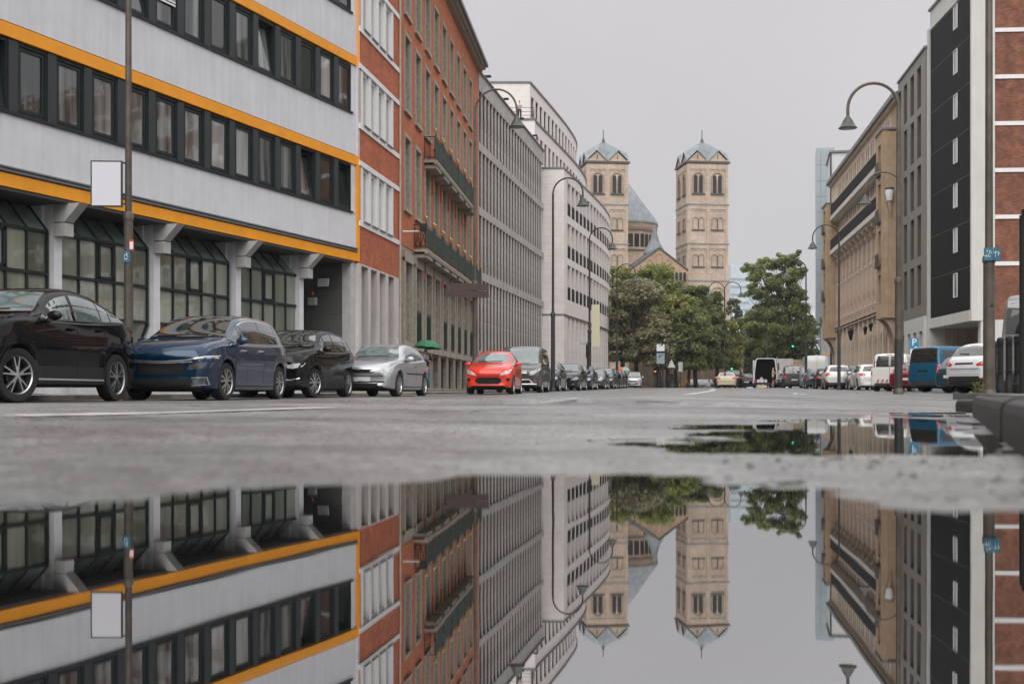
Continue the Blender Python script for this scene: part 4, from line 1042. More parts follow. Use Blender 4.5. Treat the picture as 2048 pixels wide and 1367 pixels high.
# arcade: a wall with round-headed openings
def arch_wall(u0, u1, zt_, r, w0, w1, spring):
    """one bay of wall with an arched hole"""
    m_ = MB(); c = (u0 + u1) / 2; n_ = 10
    R3.box(m_, u0, c - r, 0, zt_, w0, w1); R3.box(m_, c + r, u1, 0, zt_, w0, w1)
    pts = [(c - r * math.cos(math.pi * i / n_), spring + r * math.sin(math.pi * i / n_)) for i in range(n_ + 1)]
    for i in range(n_):
        (xa, za), (xb, zb_) = pts[i], pts[i+1]
        m_.prism([(xa, za), (xb, zb_), (xb, zt_), (xa, zt_)], S * w0, S * w1, 'y')
    return m_
aw = arch_wall(0, pit3, 6.55, .95, -.35, .0, 4.2).mesh('arch_bay', M['tan_side'])
ag = MB(); R3.box(ag, pit3/2 - .95, pit3/2 + .95, .3, 5.1, -.14, -.10); ag = ag.mesh('arch_window', M['tan_win'])
for k in range(n3):
    o = link('arch_bay', aw, r3, (uA + k * pit3, 0, 0)); link('arch_window', ag, o)
# eaves, roof
q = MB(); R3.box(q, -.3, E + .3, 22.25, 22.45, -1, .3); q.build('cornice', M['tan_side'], r3)
q = MB(); R3.box(q, -.3, E + .4, 22.45, 22.8, -1, .55); q.build('gutter', M['metal_edge'], r3)
q = MB(); q.prism([(S*.55, 22.8), (S*-6, 25), (S*-6, 22.8)], -.3, E + .3, 'x'); q.build('roof', M['slate'], r3)
# two long balconies
for (zf, rt, w_) in ((18.35, 19.5, .8), (14.8, 15.9, .85)):
    b = link('balcony', None, r3)
    q = MB(); R3.box(q, uA, E, zf - .42, zf, .0, w_); R3.box(q, uA, E, zf - .6, zf - .42, 0, w_ - .3); q.build('balcony_slab', M['white_stone'], b)
    q = MB()
    for z in (zf + .06, rt - .04): R3.box(q, uA, E, z - .025, z + .025, w_ - .1, w_ - .05)
    R3.box(q, uA, E, zf + .08, rt - .1, w_ - .085, w_ - .07)
    uu = uA
    while uu < E: R3.box(q, uu, uu + .03, zf, rt, w_ - .11, w_ - .045); uu += .22
    q.build('railing', M['rail_dark'], b)
# oriels at both ends
def oriel(u0, u1, ztop, w_, nm):
    b = link('oriel', None, r3)
    wall_grid(R3, u0, u1, 5.85, ztop, [((u0+u1)/2 - .62, (u0+u1)/2 + .62)], [(6.9, 9.2), (9.9, 12.6), (13.2, 16.2), (17.0, 19.2)] if ztop > 18 else [(6.9, 9.8), (11, 13.5), (14.5, 16.6)], .72, w_).build('oriel_wall', M['tan'], b)
    q = MB(); R3.box(q, u0 + .001, u1, 5.85, ztop - .1, .0, .71); q.build('oriel_side', M['tan'], b)
    q = MB(); R3.box(q, u0 - .08, u1 + .08, ztop, ztop + .15, 0, w_ + .1); q.build('cap', M['metal_edge'], b)
    m_ = MB(); R3.box(m_, (u0+u1)/2 - .62, (u0+u1)/2 + .62, 6.9, ztop - 1, .73, .78); m_.build('window', M['tan_win'], b)
    m_ = MB()
    for z in ([9.2, 12.6, 16.2] if ztop > 18 else [9.8, 13.5]): 
        R3.box(m_, (u0+u1)/2 - .7, (u0+u1)/2 + .7, z + .55, z + .68, w_, w_ + .25); R3.box(m_, (u0+u1)/2 - .7, (u0+u1)/2 + .7, z + .68, z + 1.6, w_ + .18, w_ + .23)
    m_.build('balconette', M['rail_dark'], b)
    # curved support
    m_ = MB(); m2_ = MB(); n_ = 8
    for i in range(n_):
        a0, a1 = math.pi/2 * i / n_, math.pi/2 * (i+1) / n_
        z0, z1_ = 2.4 + 3.4 * math.sin(a0), 2.4 + 3.4 * math.sin(a1)
        m_.prism([(0, z0), (S*(w_ * (1 - math.cos(a0)) + .05), z0), (S*(w_ * (1 - math.cos(a1)) + .05), z1_), (0, z1_)], u0 + .4, u0 + .8, 'x')
        m2_.prism([(0, z0), (S*(w_ * (1 - math.cos(a0)) + .05), z0), (S*(w_ * (1 - math.cos(a1)) + .05), z1_), (0, z1_)], u1 - .8, u1 - .4, 'x')
    m_.build('curved_bracket', M['tan_pilaster'], b); m2_.build('curved_bracket', M['tan_pilaster'], b)
oriel(.02, 3.0, 20.1, 1.15, 'a'); oriel(R3.u(1676), R3.u(1676) + 3.6, 19.7, 1.15, 'b')
q = MB(); R3.box(q, 0, uA - .1, 0, 22.4, -.6, -.002); q.build('end_bay_wall', M['tan'], r3)
t = thing('wall_lantern', 'white globe lantern fixed to the near oriel of the tan building', 'lamp', (0, 0, 0))
u_, z_ = .3, R3.z(1787, 400); t.location = (29.3 - .75, 90.75, z_)
MB().lathe([(.0, -.5), (.22, -.42), (.28, -.1), (.32, .25), (.3, .42), (0, .5)], 14).build('globe', M['sticker_w'], t, True); MB().lathe([(.0, .5), (.36, .46), (.3, .56), (0, .62)], 12).build('cap', M['iron'], t); MB().tube([(0, 0, -.5), (.1, .1, -1.0), (.2, .25, -1.5)], [.15, .12, .05], 8).build('bracket', M['tan_pilaster'], t)
for px, py, l_ in ((1731, 661, 'leftmost of the two dark lanterns on pilasters of the tan building'), (1742, 654, 'right-hand dark lantern on a pilaster of the tan building'), (1702, 669, 'large dark box lantern low on the tan building behind the lamp pole')):
    u_ = R3.u(px, .6); p = R3.p0 + R3.d * u_ + R3.n * .62
    t = thing('wall_lantern', l_, 'lamp', (p.x, p.y, R3.z(px, py, .6)), 0, 'dark lanterns on the tan building')
    s_ = 1.5 if px == 1702 else 1
    MB().lathe([(.08*s_, -.35*s_), (.2*s_, .25*s_), (.05*s_, .4*s_)], 8).build('lantern_body', M['iron'], t)
    MB().box(-.02, .5, -.02, .02, .3*s_, .34*s_).build('arm', M['iron'], t)

# ---------------------------------------------------------------- beyond: glass slab, white block, far houses, hazy tower
def px_x(px, D): return (px - 1024) / FPX * D
def px_z(py, D): return HC + (HY - py) / FPX * D
D_ = 152.0
t = thing('glass_office_slab', 'narrow pale blue glass-clad office slab behind the tan building', 'building', (px_x(1632, D_), D_, 0), R(-13))
wd = (1668 - 1632) / FPX * D_; zt_, zb_ = px_z(299, D_), px_z(646, D_)
ht = (zt_ - zb_) / 11
pn1 = MB().box(.02, .55, 0, .1, .02, ht - .02).mesh('glass_panel', M['glass_tower']); pn2 = MB().box(.6, wd - .02, 0, .1, .02, ht - .02).mesh('glass_panel', M['glass_tower'])
for i in range(11): link('glass_panel', pn1, t, (0, 0, zb_ + i * ht)); link('glass_panel', pn2, t, (0, 0, zb_ + i * ht))
MB().box(0, wd, .11, 6, zb_, zt_ + .2).build('frame', M['glass_tower'], t)
MB().box(.6, wd, .4, 5, 0, zb_).build('core_wall', M['concrete_d'], t)
D_ = 136.0
t = thing('white_roof_block', 'plain white rooftop block with a black edge above the tan building', 'building', (px_x(1661, D_), D_, 0), R(-12))
MB().box(0, 4.5, 0, 8, 0, px_z(306, D_)).build('wall', M['far_white'], t); MB().box(-.15, 4.6, -.2, 8, px_z(306, D_) + .01, px_z(302, D_)).build('roof_edge', M['metal_edge'], t)
MB().box(-.05, .12, -.15, .0, 0, px_z(306, D_)).build('drainpipe', M['rail_dark'], t)
D_ = 175.0
t = thing('far_building', 'white classical house with grey windows at the end of the street on the right', 'building', (px_x(1617, D_), D_, 0), R(3))
wd = (1680 - 1617) / FPX * D_
MB().box(0, wd, 0, 8, 0, px_z(676, D_)).build('wall', M['far_white'], t)
MB().prism([(-.2, 0), (wd + .2, 0), (wd - 1, 2.0), (1, 2.0)], 0, 5, 'y').build('roof', M['lead'], t).location = (0, 0, px_z(676, D_))
wm = MB().box(0, .5, -.04, 0, 0, 1.1).mesh('window', M['far_window'])
for i in range(5):
    for j in range(4): link('window', wm, t, (.5 + i * .95, 0, 1.2 + j * 1.9))
t = thing('far_building', 'stepped pale grey apartment house far behind the green traffic arm', 'building', (px_x(1612, 210), 210, 0), R(-2))
MB().box(0, 5, 0, 8, 0, px_z(640, 210)).build('wall', M['far_white'], t); MB().box(1.2, 4.6, 1, 7, px_z(640, 210), px_z(621, 210)).build('attic', M['concrete'], t)
wm = MB().box(0, .6, -.04, 0, 0, 1.1).mesh('window', M['far_window'])
for i in range(4):
    for j in range(5): link('window', wm, t, (.4 + i * 1.15, 0, 2 + j * 2.1))
D_ = 620.0
t = thing('glass_skyscraper', 'very pale blue glass skyscraper fading into the haze behind the tree', 'skyscraper', (px_x(1461, D_), D_, 0), R(10))
wd = 10; ztp = px_z(529, D_)
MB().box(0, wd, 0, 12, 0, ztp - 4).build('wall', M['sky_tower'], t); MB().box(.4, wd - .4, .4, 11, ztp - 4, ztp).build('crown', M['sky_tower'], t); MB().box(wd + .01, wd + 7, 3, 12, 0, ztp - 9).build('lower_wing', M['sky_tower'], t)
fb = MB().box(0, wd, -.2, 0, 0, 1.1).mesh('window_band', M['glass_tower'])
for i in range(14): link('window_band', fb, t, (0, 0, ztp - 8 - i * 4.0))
t = thing('far_building', 'low hazy grey-blue block at the foot of the skyscraper', 'building', (px_x(1458, 420), 420, 0), 0)
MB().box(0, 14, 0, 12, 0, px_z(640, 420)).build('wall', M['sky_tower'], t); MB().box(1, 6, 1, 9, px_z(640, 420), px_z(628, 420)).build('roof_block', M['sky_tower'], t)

# ================================================================== THE CHURCH
CH = thing('church', 'romanesque tuff-stone church with two square towers under folded lead roofs', 'church', (0, 0, 0))
th = R(7); ca, sa = math.cos(th), math.sin(th)
def cm(x, y, z=0): return Matrix(((ca, -sa, 0, x), (sa, ca, 0, y), (0, 0, 1, z), (0, 0, 0, 1)))
TW = 6.42
def arch_panel(m_, cx, zb_, w, h, y0, y1, n_=8):
    """solid with a round head, used for dark openings and raised archivolts"""
    pts = [(cx - w/2, zb_), (cx + w/2, zb_)] + [(cx + w/2 * math.cos(math.pi * i / n_), zb_ + h - w/2 + w/2 * math.sin(math.pi * i / n_)) for i in range(n_ + 1)]
    m_.prism(pts, y0, y1, 'y'); return m_
def arch_ring(m_, cx, zs, r0, r1, y0, y1, n_=8, a0=0, a1=math.pi):
    for i in range(n_):
        A, B = a0 + (a1 - a0) * i / n_, a0 + (a1 - a0) * (i+1) / n_
        m_.prism([(cx + r0*math.cos(A), zs + r0*math.sin(A)), (cx + r1*math.cos(A), zs + r1*math.sin(A)), (cx + r1*math.cos(B), zs + r1*math.sin(B)), (cx + r0*math.cos(B), zs + r0*math.sin(B))], y0, y1, 'y')
def face_group(parent, mtx, W_, pres):
    """one tower face in local x (0..W_), y=0 outward is -y"""
    st = [(29.35, 35.4), (23.25, 29.1), (17.55, 23.05)]
    def part(nm, mb, m_, par=parent):
        o = mb.build(nm, m_, par); o.matrix_local = mtx; return o
    li = MB()
    for (a, b_) in st:
        for x in (0, W_/2 - .22, W_ - .42): li.box(x + (.0 if x else .001), x + (.42 if x != W_/2 - .22 else .44), -.14, .0, a, b_)
    part('pilaster_strip', li, M['church'])
    # little round-arch friezes under each cornice
    fr = MB()
    for (a, b_) in st:
        for hx in (0, 1):
            x0 = .42 + hx * (W_/2 - .2) ; ww = W_/2 - .64
            n_ = 3; w1 = ww / n_; zz = b_ - (.9 if a != 29.35 else 1.0)
            fr.box(x0, x0 + ww, -.125, 0, zz + .32, b_ + .002)
            for i in range(n_): arch_ring(fr, x0 + (i + .5) * w1, zz, w1 * .34, w1 * .5, -.12, 0, 6)
    part('arch_frieze', fr, M['church'])
    # windows
    for si, (a, b_) in enumerate(st):
        for hx in (0, 1):
            cx = .42 + hx * (W_/2 - .2) + (W_/2 - .64) / 2
            if si == 0:
                dk = MB()
                for s_ in (-1, 1): arch_panel(dk, cx + s_ * .42, 31.0, .58, 2.75, -.03, .02)
                o = part('belfry_window', dk, M['opening'])
                m_ = MB(); arch_ring(m_, cx, 33.2, .85, 1.02, -.13, 0, 8); m_.box(cx - 1.0, cx - .82, -.12, 0, 31.0, 33.2); m_.box(cx + .82, cx + 1.0, -.12, 0, 31.0, 33.2)
                m_.tube([(cx, -.06, 31), (cx, -.06, 33.1)], .07, 6); part('archivolt', m_, M['church_trim'])
                m_ = MB(); m_.box(cx - 1.05, cx + 1.05, -.2, 0, 30.75, 30.98); part('window_sill', m_, M['church_dark'])
            else:
                zz = a + 2.15
                m_ = MB()
                for s_ in (-1, 1): arch_ring(m_, cx + s_ * .46, zz + 1.45, .36, .47, -.11, 0, 6)
                for s_ in (-.93, -.06, .82): m_.box(cx + s_, cx + s_ + .11, -.1, 0, zz, zz + 1.45)
                part('blind_arch', m_, M['church_trim'])
                m_ = MB(); m_.tube([(cx, -.13, zz), (cx, -.13, zz + 1.6)], .075, 6); m_.box(cx - 1.0, cx + 1.0, -.17, 0, zz - .2, zz - .02); part('colonnette', m_, M['church_dark'])
def tower(X0, Y0):
    t = link('tower', None, CH); t.matrix_local = cm(X0, Y0)
    MB().box(0, TW, 0, TW, 17.4, 35.62).build('shaft', M['church'], t)
    MB().box(-.12, TW + .12, -.12, TW + .12, 0, 17.35).build('lower_shaft', M['church'], t)
    for z in (29.1, 23.05, 17.35): MB().box(-.2, TW + .2, -.2, TW + .2, z, z + .2).build('string_course', M['lead'], t)
    MB().box(-.3, TW + .3, -.3, TW + .3, 35.63, 35.9).build('cornice', M['church_dark'], t)
    face_group(t, Matrix.Identity(4), TW, 0)
    face_group(t, Matrix.Translation((0, TW, 0)) @ Matrix.Rotation(R(-90), 4, 'Z'), TW, 0)
    for hx in (0, 1):
        m_ = MB(); cx = 1.65 + hx * 3.1; arch_ring(m_, cx, 15.3, 1.05, 1.25, -.26, -.12, 12); m_.box(cx - 1.25, cx - 1.05, -.26, -.12, 9, 15.3); m_.box(cx + 1.05, cx + 1.25, -.26, -.12, 9, 15.3); m_.build('great_blind_arch', M['church_trim'], t)
    # gables and folded roof
    A = (TW/2, TW/2, 39.6); ov = .22; zb_ = 35.91
    C = [(-ov, -ov), (TW/2, -ov), (TW + ov, -ov), (TW + ov, TW/2), (TW + ov, TW + ov), (TW/2, TW + ov), (-ov, TW + ov), (-ov, TW/2)]
    rf = MB(); gb = MB(); sl_ = MB()
    for i in range(8):
        v0, v1 = C[i], C[(i+1) % 8]; gx, gy = (v0[0]+v1[0])/2, (v0[1]+v1[1])/2; G = (gx, gy, zb_ + 1.65)
        rf.add([(*v0, zb_ + .02), G, A, (*v1, zb_ + .02)], [(0, 1, 2), (1, 3, 2)])
        s_ = .93; q0 = (TW/2 + (v0[0]-TW/2)*s_, TW/2 + (v0[1]-TW/2)*s_); q1 = (TW/2 + (v1[0]-TW/2)*s_, TW/2 + (v1[1]-TW/2)*s_); gg_ = (TW/2 + (gx-TW/2)*s_, TW/2 + (gy-TW/2)*s_)
        gb.add([(*q0, zb_), (*q1, zb_), (*gg_, zb_ + 1.5)], [(0, 1, 2)])
        d = Vector((v1[0]-v0[0], v1[1]-v0[1])).normalized(); nn = Vector((d.y, -d.x)) * .03
        w_ = d * .09
        sl_.add([(gg_[0]-w_.x+nn.x, gg_[1]-w_.y+nn.y, zb_ + .35), (gg_[0]+w_.x+nn.x, gg_[1]+w_.y+nn.y, zb_ + .35), (gg_[0]+w_.x+nn.x, gg_[1]+w_.y+nn.y, zb_ + .95), (gg_[0]-w_.x+nn.x, gg_[1]-w_.y+nn.y, zb_ + .95)], [(0, 1, 2, 3)])
    rf.build('folded_roof', M['lead'], t); gb.build('gable', M['church'], t); sl_.build('gable_slit', M['church_dark'], t)
    m_ = MB(); m_.tube([(*A[:2], 39.3), (*A[:2], 41.4)], .07, 6); m_.lathe([(.0, 39.4), (.3, 39.5), (.12, 40.1), (0, 40.1)], 8, (A[0], A[1], 0)); m_.build('finial', M['church_dark'], t)
tower(px_x(1375, 185), 185); tower(px_x(1174, 185), 185)
# ten-sided domed hall behind
dc = (px_x(1254, 200), 202); dt = link('domed_hall', None, CH, (dc[0], dc[1], 0), (0, 0, R(10)))
MB().lathe([(5.0, 10), (5.0, 27.0)], 10).build('drum', M['church'], dt)
MB().lathe([(5.35, 27.0), (5.5, 27.4), (5.5, 28.2)], 10).build('cornice', M['church_trim'], dt)
MB().lathe([(5.65, 28.2), (5.6, 28.5), (0, 36.0)], 10).build('pyramid_roof', M['lead'], dt)
wm = MB(); 
for s_ in (-1, 1): arch_panel(wm, s_ * .36, 24.2, .5, 2.2, -.05, .02)
wm = wm.mesh('arcade_window', M['opening'])
for i in range(10):
    a = 2 * math.pi * (i + .5) / 10; r_ = 5.0 * math.cos(math.pi / 10)
    for s_ in (-1, 0, 1):
        t_ = Vector((-math.sin(a), math.cos(a))) * s_ * 1.05
        link('arcade_window', wm, dt, (r_ * math.cos(a) + t_.x, r_ * math.sin(a) + t_.y, 0), (0, 0, a + math.pi/2))
MB().lathe([(5.25, 23.6), (5.25, 23.8)], 10).build('string_course', M['church_dark'], dt)
# cone turret, gable front with arcade, body
tt = link('turret', None, CH, (px_x(1309, 190), 190, 0)); MB().lathe([(1.6, 18), (1.6, 22.2)], 10).build('drum', M['church'], tt); MB().lathe([(1.85, 22.2), (.8, 24.0), (.0, 26.8)], 12).build('cone_roof', M['lead'], tt)
g = link('gable_front', None, CH); g.matrix_local = cm(px_x(1262, 182), 181.5)
gw = (1373 - 1262) / FPX * 182 * 1.02; za, zf_ = 22.0, 18.8
MB().prism([(0, 0), (gw, 0), (gw, zf_), (gw * .5, za), (0, zf_)], 0, 1, 'y').build('gable_wall', M['church_brick'], g)
m_ = MB(); m_.prism([(-.25, zf_ - .1), (gw * .5, za + .05), (gw * .5, za + .3), (-.25, zf_ + .15)], -.2, 9, 'y'); m_.prism([(gw * .5, za + .05), (gw + .25, zf_ - .1), (gw + .25, zf_ + .15), (gw * .5, za + .3)], -.2, 9, 'y'); m_.build('slate_roof', M['slate'], g)
m_ = MB()
for cx, zz, w_, h_ in ((gw*.5, 19.3, .8, 1.9), (gw*.5 - 1.4, 19.1, .7, 1.2), (gw*.5 + 1.4, 19.1, .7, 1.2)): arch_ring(m_, cx, zz + h_ - w_/2, w_*.5, w_*.62, -.1, 0); m_.box(cx - w_*.62, cx - w_*.5, -.1, 0, zz, zz + h_ - w_/2); m_.box(cx + w_*.5, cx + w_*.62, -.1, 0, zz, zz + h_ - w_/2)
m_.build('blind_arch', M['church_trim'], g)
m_ = MB()
for i in range(6): arch_panel(m_, gw * .60 + i * .62, 17.0, .42, 1.5, -.06, .02)
m_.build('arcade_opening', M['opening'], g)
m_ = MB()
for i in range(7): m_.tube([(gw * .60 - .31 + i * .62, -.12, 17.0), (gw * .60 - .31 + i * .62, -.12, 18.0)], .06, 5)
m_.box(gw*.55, gw + .1, -.2, 0, 16.75, 16.95); m_.build('arcade_column', M['church_trim'], g)
m_ = MB(); m_.box(px_x(1256, 192), px_x(1395, 192), 190, 205, 0, 19); m_.build('nave_wall', M['church'], CH)
# low arcaded wall in front of the church, seen under the trees
cw_ = thing('church_yard_wall', 'pinkish tan stone wall with blind arches seen below the trees', 'wall', (px_x(1258, 150), 150, 0), R(4))
Lw = (1490 - 1258) / FPX * 150
MB().box(0, Lw, 0, .6, 0, 5.4).build('wall', M['church_brick'], cw_)
am = MB(); arch_panel(am, .6, .5, .8, 2.6, -.05, .02); am = am.mesh('blind_arch', M['church_trim'])
for i in range(11): link('blind_arch', am, cw_, (.2 + i * 1.3, 0, .6))
MB().box(-.1, Lw + .1, -.1, .7, 5.4, 5.6).build('coping', M['white_stone'], cw_)

# ================================================================== TREES
def leaf_mat(name, c, c2):
    m = bpy.data.materials.new(name); m.use_nodes = True; n = m.node_tree.nodes; l = m.node_tree.links; b = n['Principled BSDF']
    g_ = n.new('ShaderNodeNewGeometry'); t = n.new('ShaderNodeTexCoord'); q = n.new('ShaderNodeTexNoise'); l.new(t.outputs['Object'], q.inputs[0]); q.inputs['Scale'].default_value = .7; q.inputs['Detail'].default_value = 3
    a = n.new('ShaderNodeMath'); a.operation = 'MULTIPLY_ADD'; l.new(g_.outputs['Random Per Island'], a.inputs[0]); a.inputs[1].default_value = .55; l.new(q.outputs[0], a.inputs[2])
    r_ = n.new('ShaderNodeMapRange'); l.new(a.outputs[0], r_.inputs[0]); r_.inputs[1].default_value = .4; r_.inputs[2].default_value = 1.15
    x = n.new('ShaderNodeMix'); x.data_type = 'RGBA'; l.new(r_.outputs[0], x.inputs[0]); x.inputs[6].default_value = (*c, 1); x.inputs[7].default_value = (*c2, 1); l.new(x.outputs[2], b.inputs['Base Color'])
    b.inputs['Roughness'].default_value = .55; b.inputs['Specular IOR Level'].default_value = .3
    tr = n.new('ShaderNodeBsdfTranslucent'); l.new(x.outputs[2], tr.inputs[0]); mx_ = n.new('ShaderNodeMixShader'); mx_.inputs[0].default_value = .42
    l.new(b.outputs[0], mx_.inputs[1]); l.new(tr.outputs[0], mx_.inputs[2]); l.new(mx_.outputs[0], n['Material Output'].inputs[0]); return m
M['leaf_lime'] = leaf_mat('lime_tree_leaves', (.07, .08, .033), (.50, .48, .28))
M['leaf_yel'] = leaf_mat('yellow_green_leaves', (.11, .125, .033), (.42, .44, .13))
M['leaf_mid'] = leaf_mat('mid_green_leaves', (.07, .09, .033), (.32, .36, .13))
M['leaf_dark'] = leaf_mat('dark_green_leaves', (.05, .07, .035), (.19, .22, .10))
M['leaf_fresh'] = leaf_mat('fresh_green_leaves', (.08, .11, .035), (.38, .43, .15))
def leaves(name, clumps, n, size, m, parent, seed):
    """leaf-sized quads gathered on the shells of many clumps"""
    rg = np.random.default_rng(seed)
    C = np.array([c[:3] for c in clumps]); Rr = np.array([c[3] for c in clumps]); w = Rr ** 2; w /= w.sum()
    k = rg.choice(len(C), n, p=w)
    d = rg.normal(size=(n, 3)); d /= np.linalg.norm(d, axis=1)[:, None]; d[:, 2] = d[:, 2] * .95 + .08
    rad = Rr[k] * (rg.random(n) ** .33) * rg.uniform(.8, 1.16, n)
    P_ = C[k] + d * rad[:, None] * np.array([1, 1, .72])
    nrm = d * .6 + rg.normal(size=(n, 3)) * .55 + np.array([0, 0, .35]); nrm /= np.linalg.norm(nrm, axis=1)[:, None]
    a = np.cross(nrm, rg.normal(size=(n, 3))); a /= np.linalg.norm(a, axis=1)[:, None] + 1e-9; b_ = np.cross(nrm, a)
    s = size * rg.uniform(.55, 1.25, n)[:, None]
    V = np.stack([P_ - a * s * .5, P_ + b_ * s * .34 - a * s * .05, P_ + a * s * .55, P_ - b_ * s * .34 - a * s * .05], 1).reshape(-1, 3)
    me_ = bpy.data.meshes.new(name); me_.vertices.add(4 * n); me_.vertices.foreach_set('co', V.ravel())
    me_.loops.add(4 * n); me_.loops.foreach_set('vertex_index', np.arange(4 * n)); me_.polygons.add(n); me_.polygons.foreach_set('loop_start', np.arange(n) * 4); me_.polygons.foreach_set('loop_total', np.full(n, 4)); me_.update(calc_edges=True)
    me_.materials.append(m); return link(name, me_, parent)
def tree(label, px, D, top_py, rx, m, zlow, seed, lobes=None, n=9000, size=.34, shape='round', group='street trees in front of the church', dens=1.0):
    rg = random.Random(seed); X0 = px_x(px, D); zg = float(np.interp(D, BY, BZ)); Ht = px_z(top_py, D) - zg
    t = thing('tree', label, 'tree', (X0, D, zg), 0, group)
    cl_ = []
    n_ = int(95 * dens)
    for i in range(n_):
        f = rg.random(); zz = zlow + (Ht - zlow) * f
        if shape == 'round': rr_ = rx * math.sqrt(max(.05, 1 - (2 * f - .85) ** 2 / 1.5))
        elif shape == 'cone': rr_ = rx * (1.06 - f) ** .8
        else: rr_ = rx * (.75 + .3 * math.sin(f * 9 + seed)) * (1 - f ** 4 * .7)
        a = rg.random() * 6.283; q = rr_ * math.sqrt(rg.random()) * .95; cr_ = rx * rg.uniform(.16, .36) * (1 if shape != 'cone' else .8)
        cl_.append((q * math.cos(a), q * math.sin(a), min(zz, Ht - cr_ * .6), cr_))
    if lobes: cl_ = [((lx - px) / FPX * D + rg.gauss(0, lr * .46), rg.gauss(0, lr * .7), px_z(ly, D) - zg + rg.gauss(0, lr * .40), lr * rg.uniform(.26, .46)) for lx, ly, lr in lobes for _ in range(17)]
    leaves('crown', cl_, n, size, m, t, seed)
    mb = MB(); pts = [Vector((0, 0, -.1)), Vector((rg.gauss(0, .08), rg.gauss(0, .08), Ht * .25)), Vector((rg.gauss(0, .2), 0, Ht * .5)), Vector((rg.gauss(0, .3), 0, Ht * .85))]
    mb.tube(pts, [Ht * .024, Ht * .018, Ht * .012, .04], 8); mb.build('trunk', M['bark'], t, True)
    mb = MB()
    for c in cl_[::3]:
        s0 = pts[1].lerp(pts[3], rg.random() * .7); mb.tube([s0, s0.lerp(Vector(c[:3]), .5) + Vector((0, 0, -.15)), Vector(c[:3])], [.09, .06, .02], 5)
    o = mb.build('limb', M['bark'], t, True); return t
tree('large dark lime tree with buff tufts at the left end of the row', 1272, 128, 560, 3.5, M['leaf_lime'], 3.2, 1, n=26000)
tree('yellow-green tree rising behind the large dark lime tree', 1318, 142, 528, 3.6, M['leaf_yel'], 4.5, 2, n=18000)
tree('yellow-green tree top beside the white building, behind the lime tree', 1246, 146, 532, 2.6, M['leaf_yel'], 5, 3, n=7000)
tree('middle green tree right of the info panels', 1352, 134, 590, 2.9, M['leaf_yel'], 3.0, 4, n=15000)
tree('mid green tree in front of the right church tower', 1392, 138, 572, 2.7, M['leaf_mid'], 2.8, 5, n=15000)
tree('pointed green tree at the right end of the church row', 1432, 142, 584, 2.3, M['leaf_mid'], 2.8, 6, shape='cone', n=14000)
tree('dense green tree between the lime tree and the church gable', 1336, 140, 556, 3.1, M['leaf_mid'], 2.8, 21, n=15000)
tree('low dark tree in the middle of the church row', 1376, 132, 618, 2.5, M['leaf_mid'], 2.4, 22, n=11000)
tree('small green tree beside the twin-arm lamp', 1458, 146, 640, 1.9, M['leaf_yel'], 2.6, 7, n=5000)
tree('low tree with pale tufts between lime tree and info panels', 1318, 126, 640, 1.9, M['leaf_lime'], 2.6, 17, n=5000)
g2 = 'trees at the end of the street'
tree('tall airy tree rising above all others right of the church', 1558, 152, 503, 4.3, M['leaf_fresh'], 4, 8, group=g2, n=42000, size=.32,
     lobes=[(1522, 533, 1.5), (1560, 520, 1.3), (1590, 524, 1.2), (1598, 545, 1.1), (1540, 560, 2.0), (1515, 580, 1.5), (1570, 575, 1.9), (1600, 590, 1.5), (1545, 610, 2.3), (1585, 630, 2.2), (1612, 640, 1.3), (1520, 640, 2.2), (1560, 660, 2.6), (1604, 680, 1.8), (1532, 690, 2.3)])
tree('dark dense tree filling the gap left of the tall airy tree', 1490, 158, 628, 3.0, M['leaf_dark'], 1.2, 9, group=g2, n=9000)
tree('dark tree low behind the open van', 1530, 160, 640, 3.4, M['leaf_dark'], 1.0, 10, group=g2, n=9500)
tree('dark tree behind the big white van', 1580, 161, 655, 3.2, M['leaf_dark'], 1.0, 11, group=g2, n=9000)
tree('green tree in front of the white classical house', 1622, 163, 650, 1.9, M['leaf_mid'], 1.6, 12, group=g2, n=5500)
tree('small dark tree between church and dark dense tree', 1470, 165, 596, 1.6, M['leaf_dark'], 1.6, 13, group=g2, n=4000)

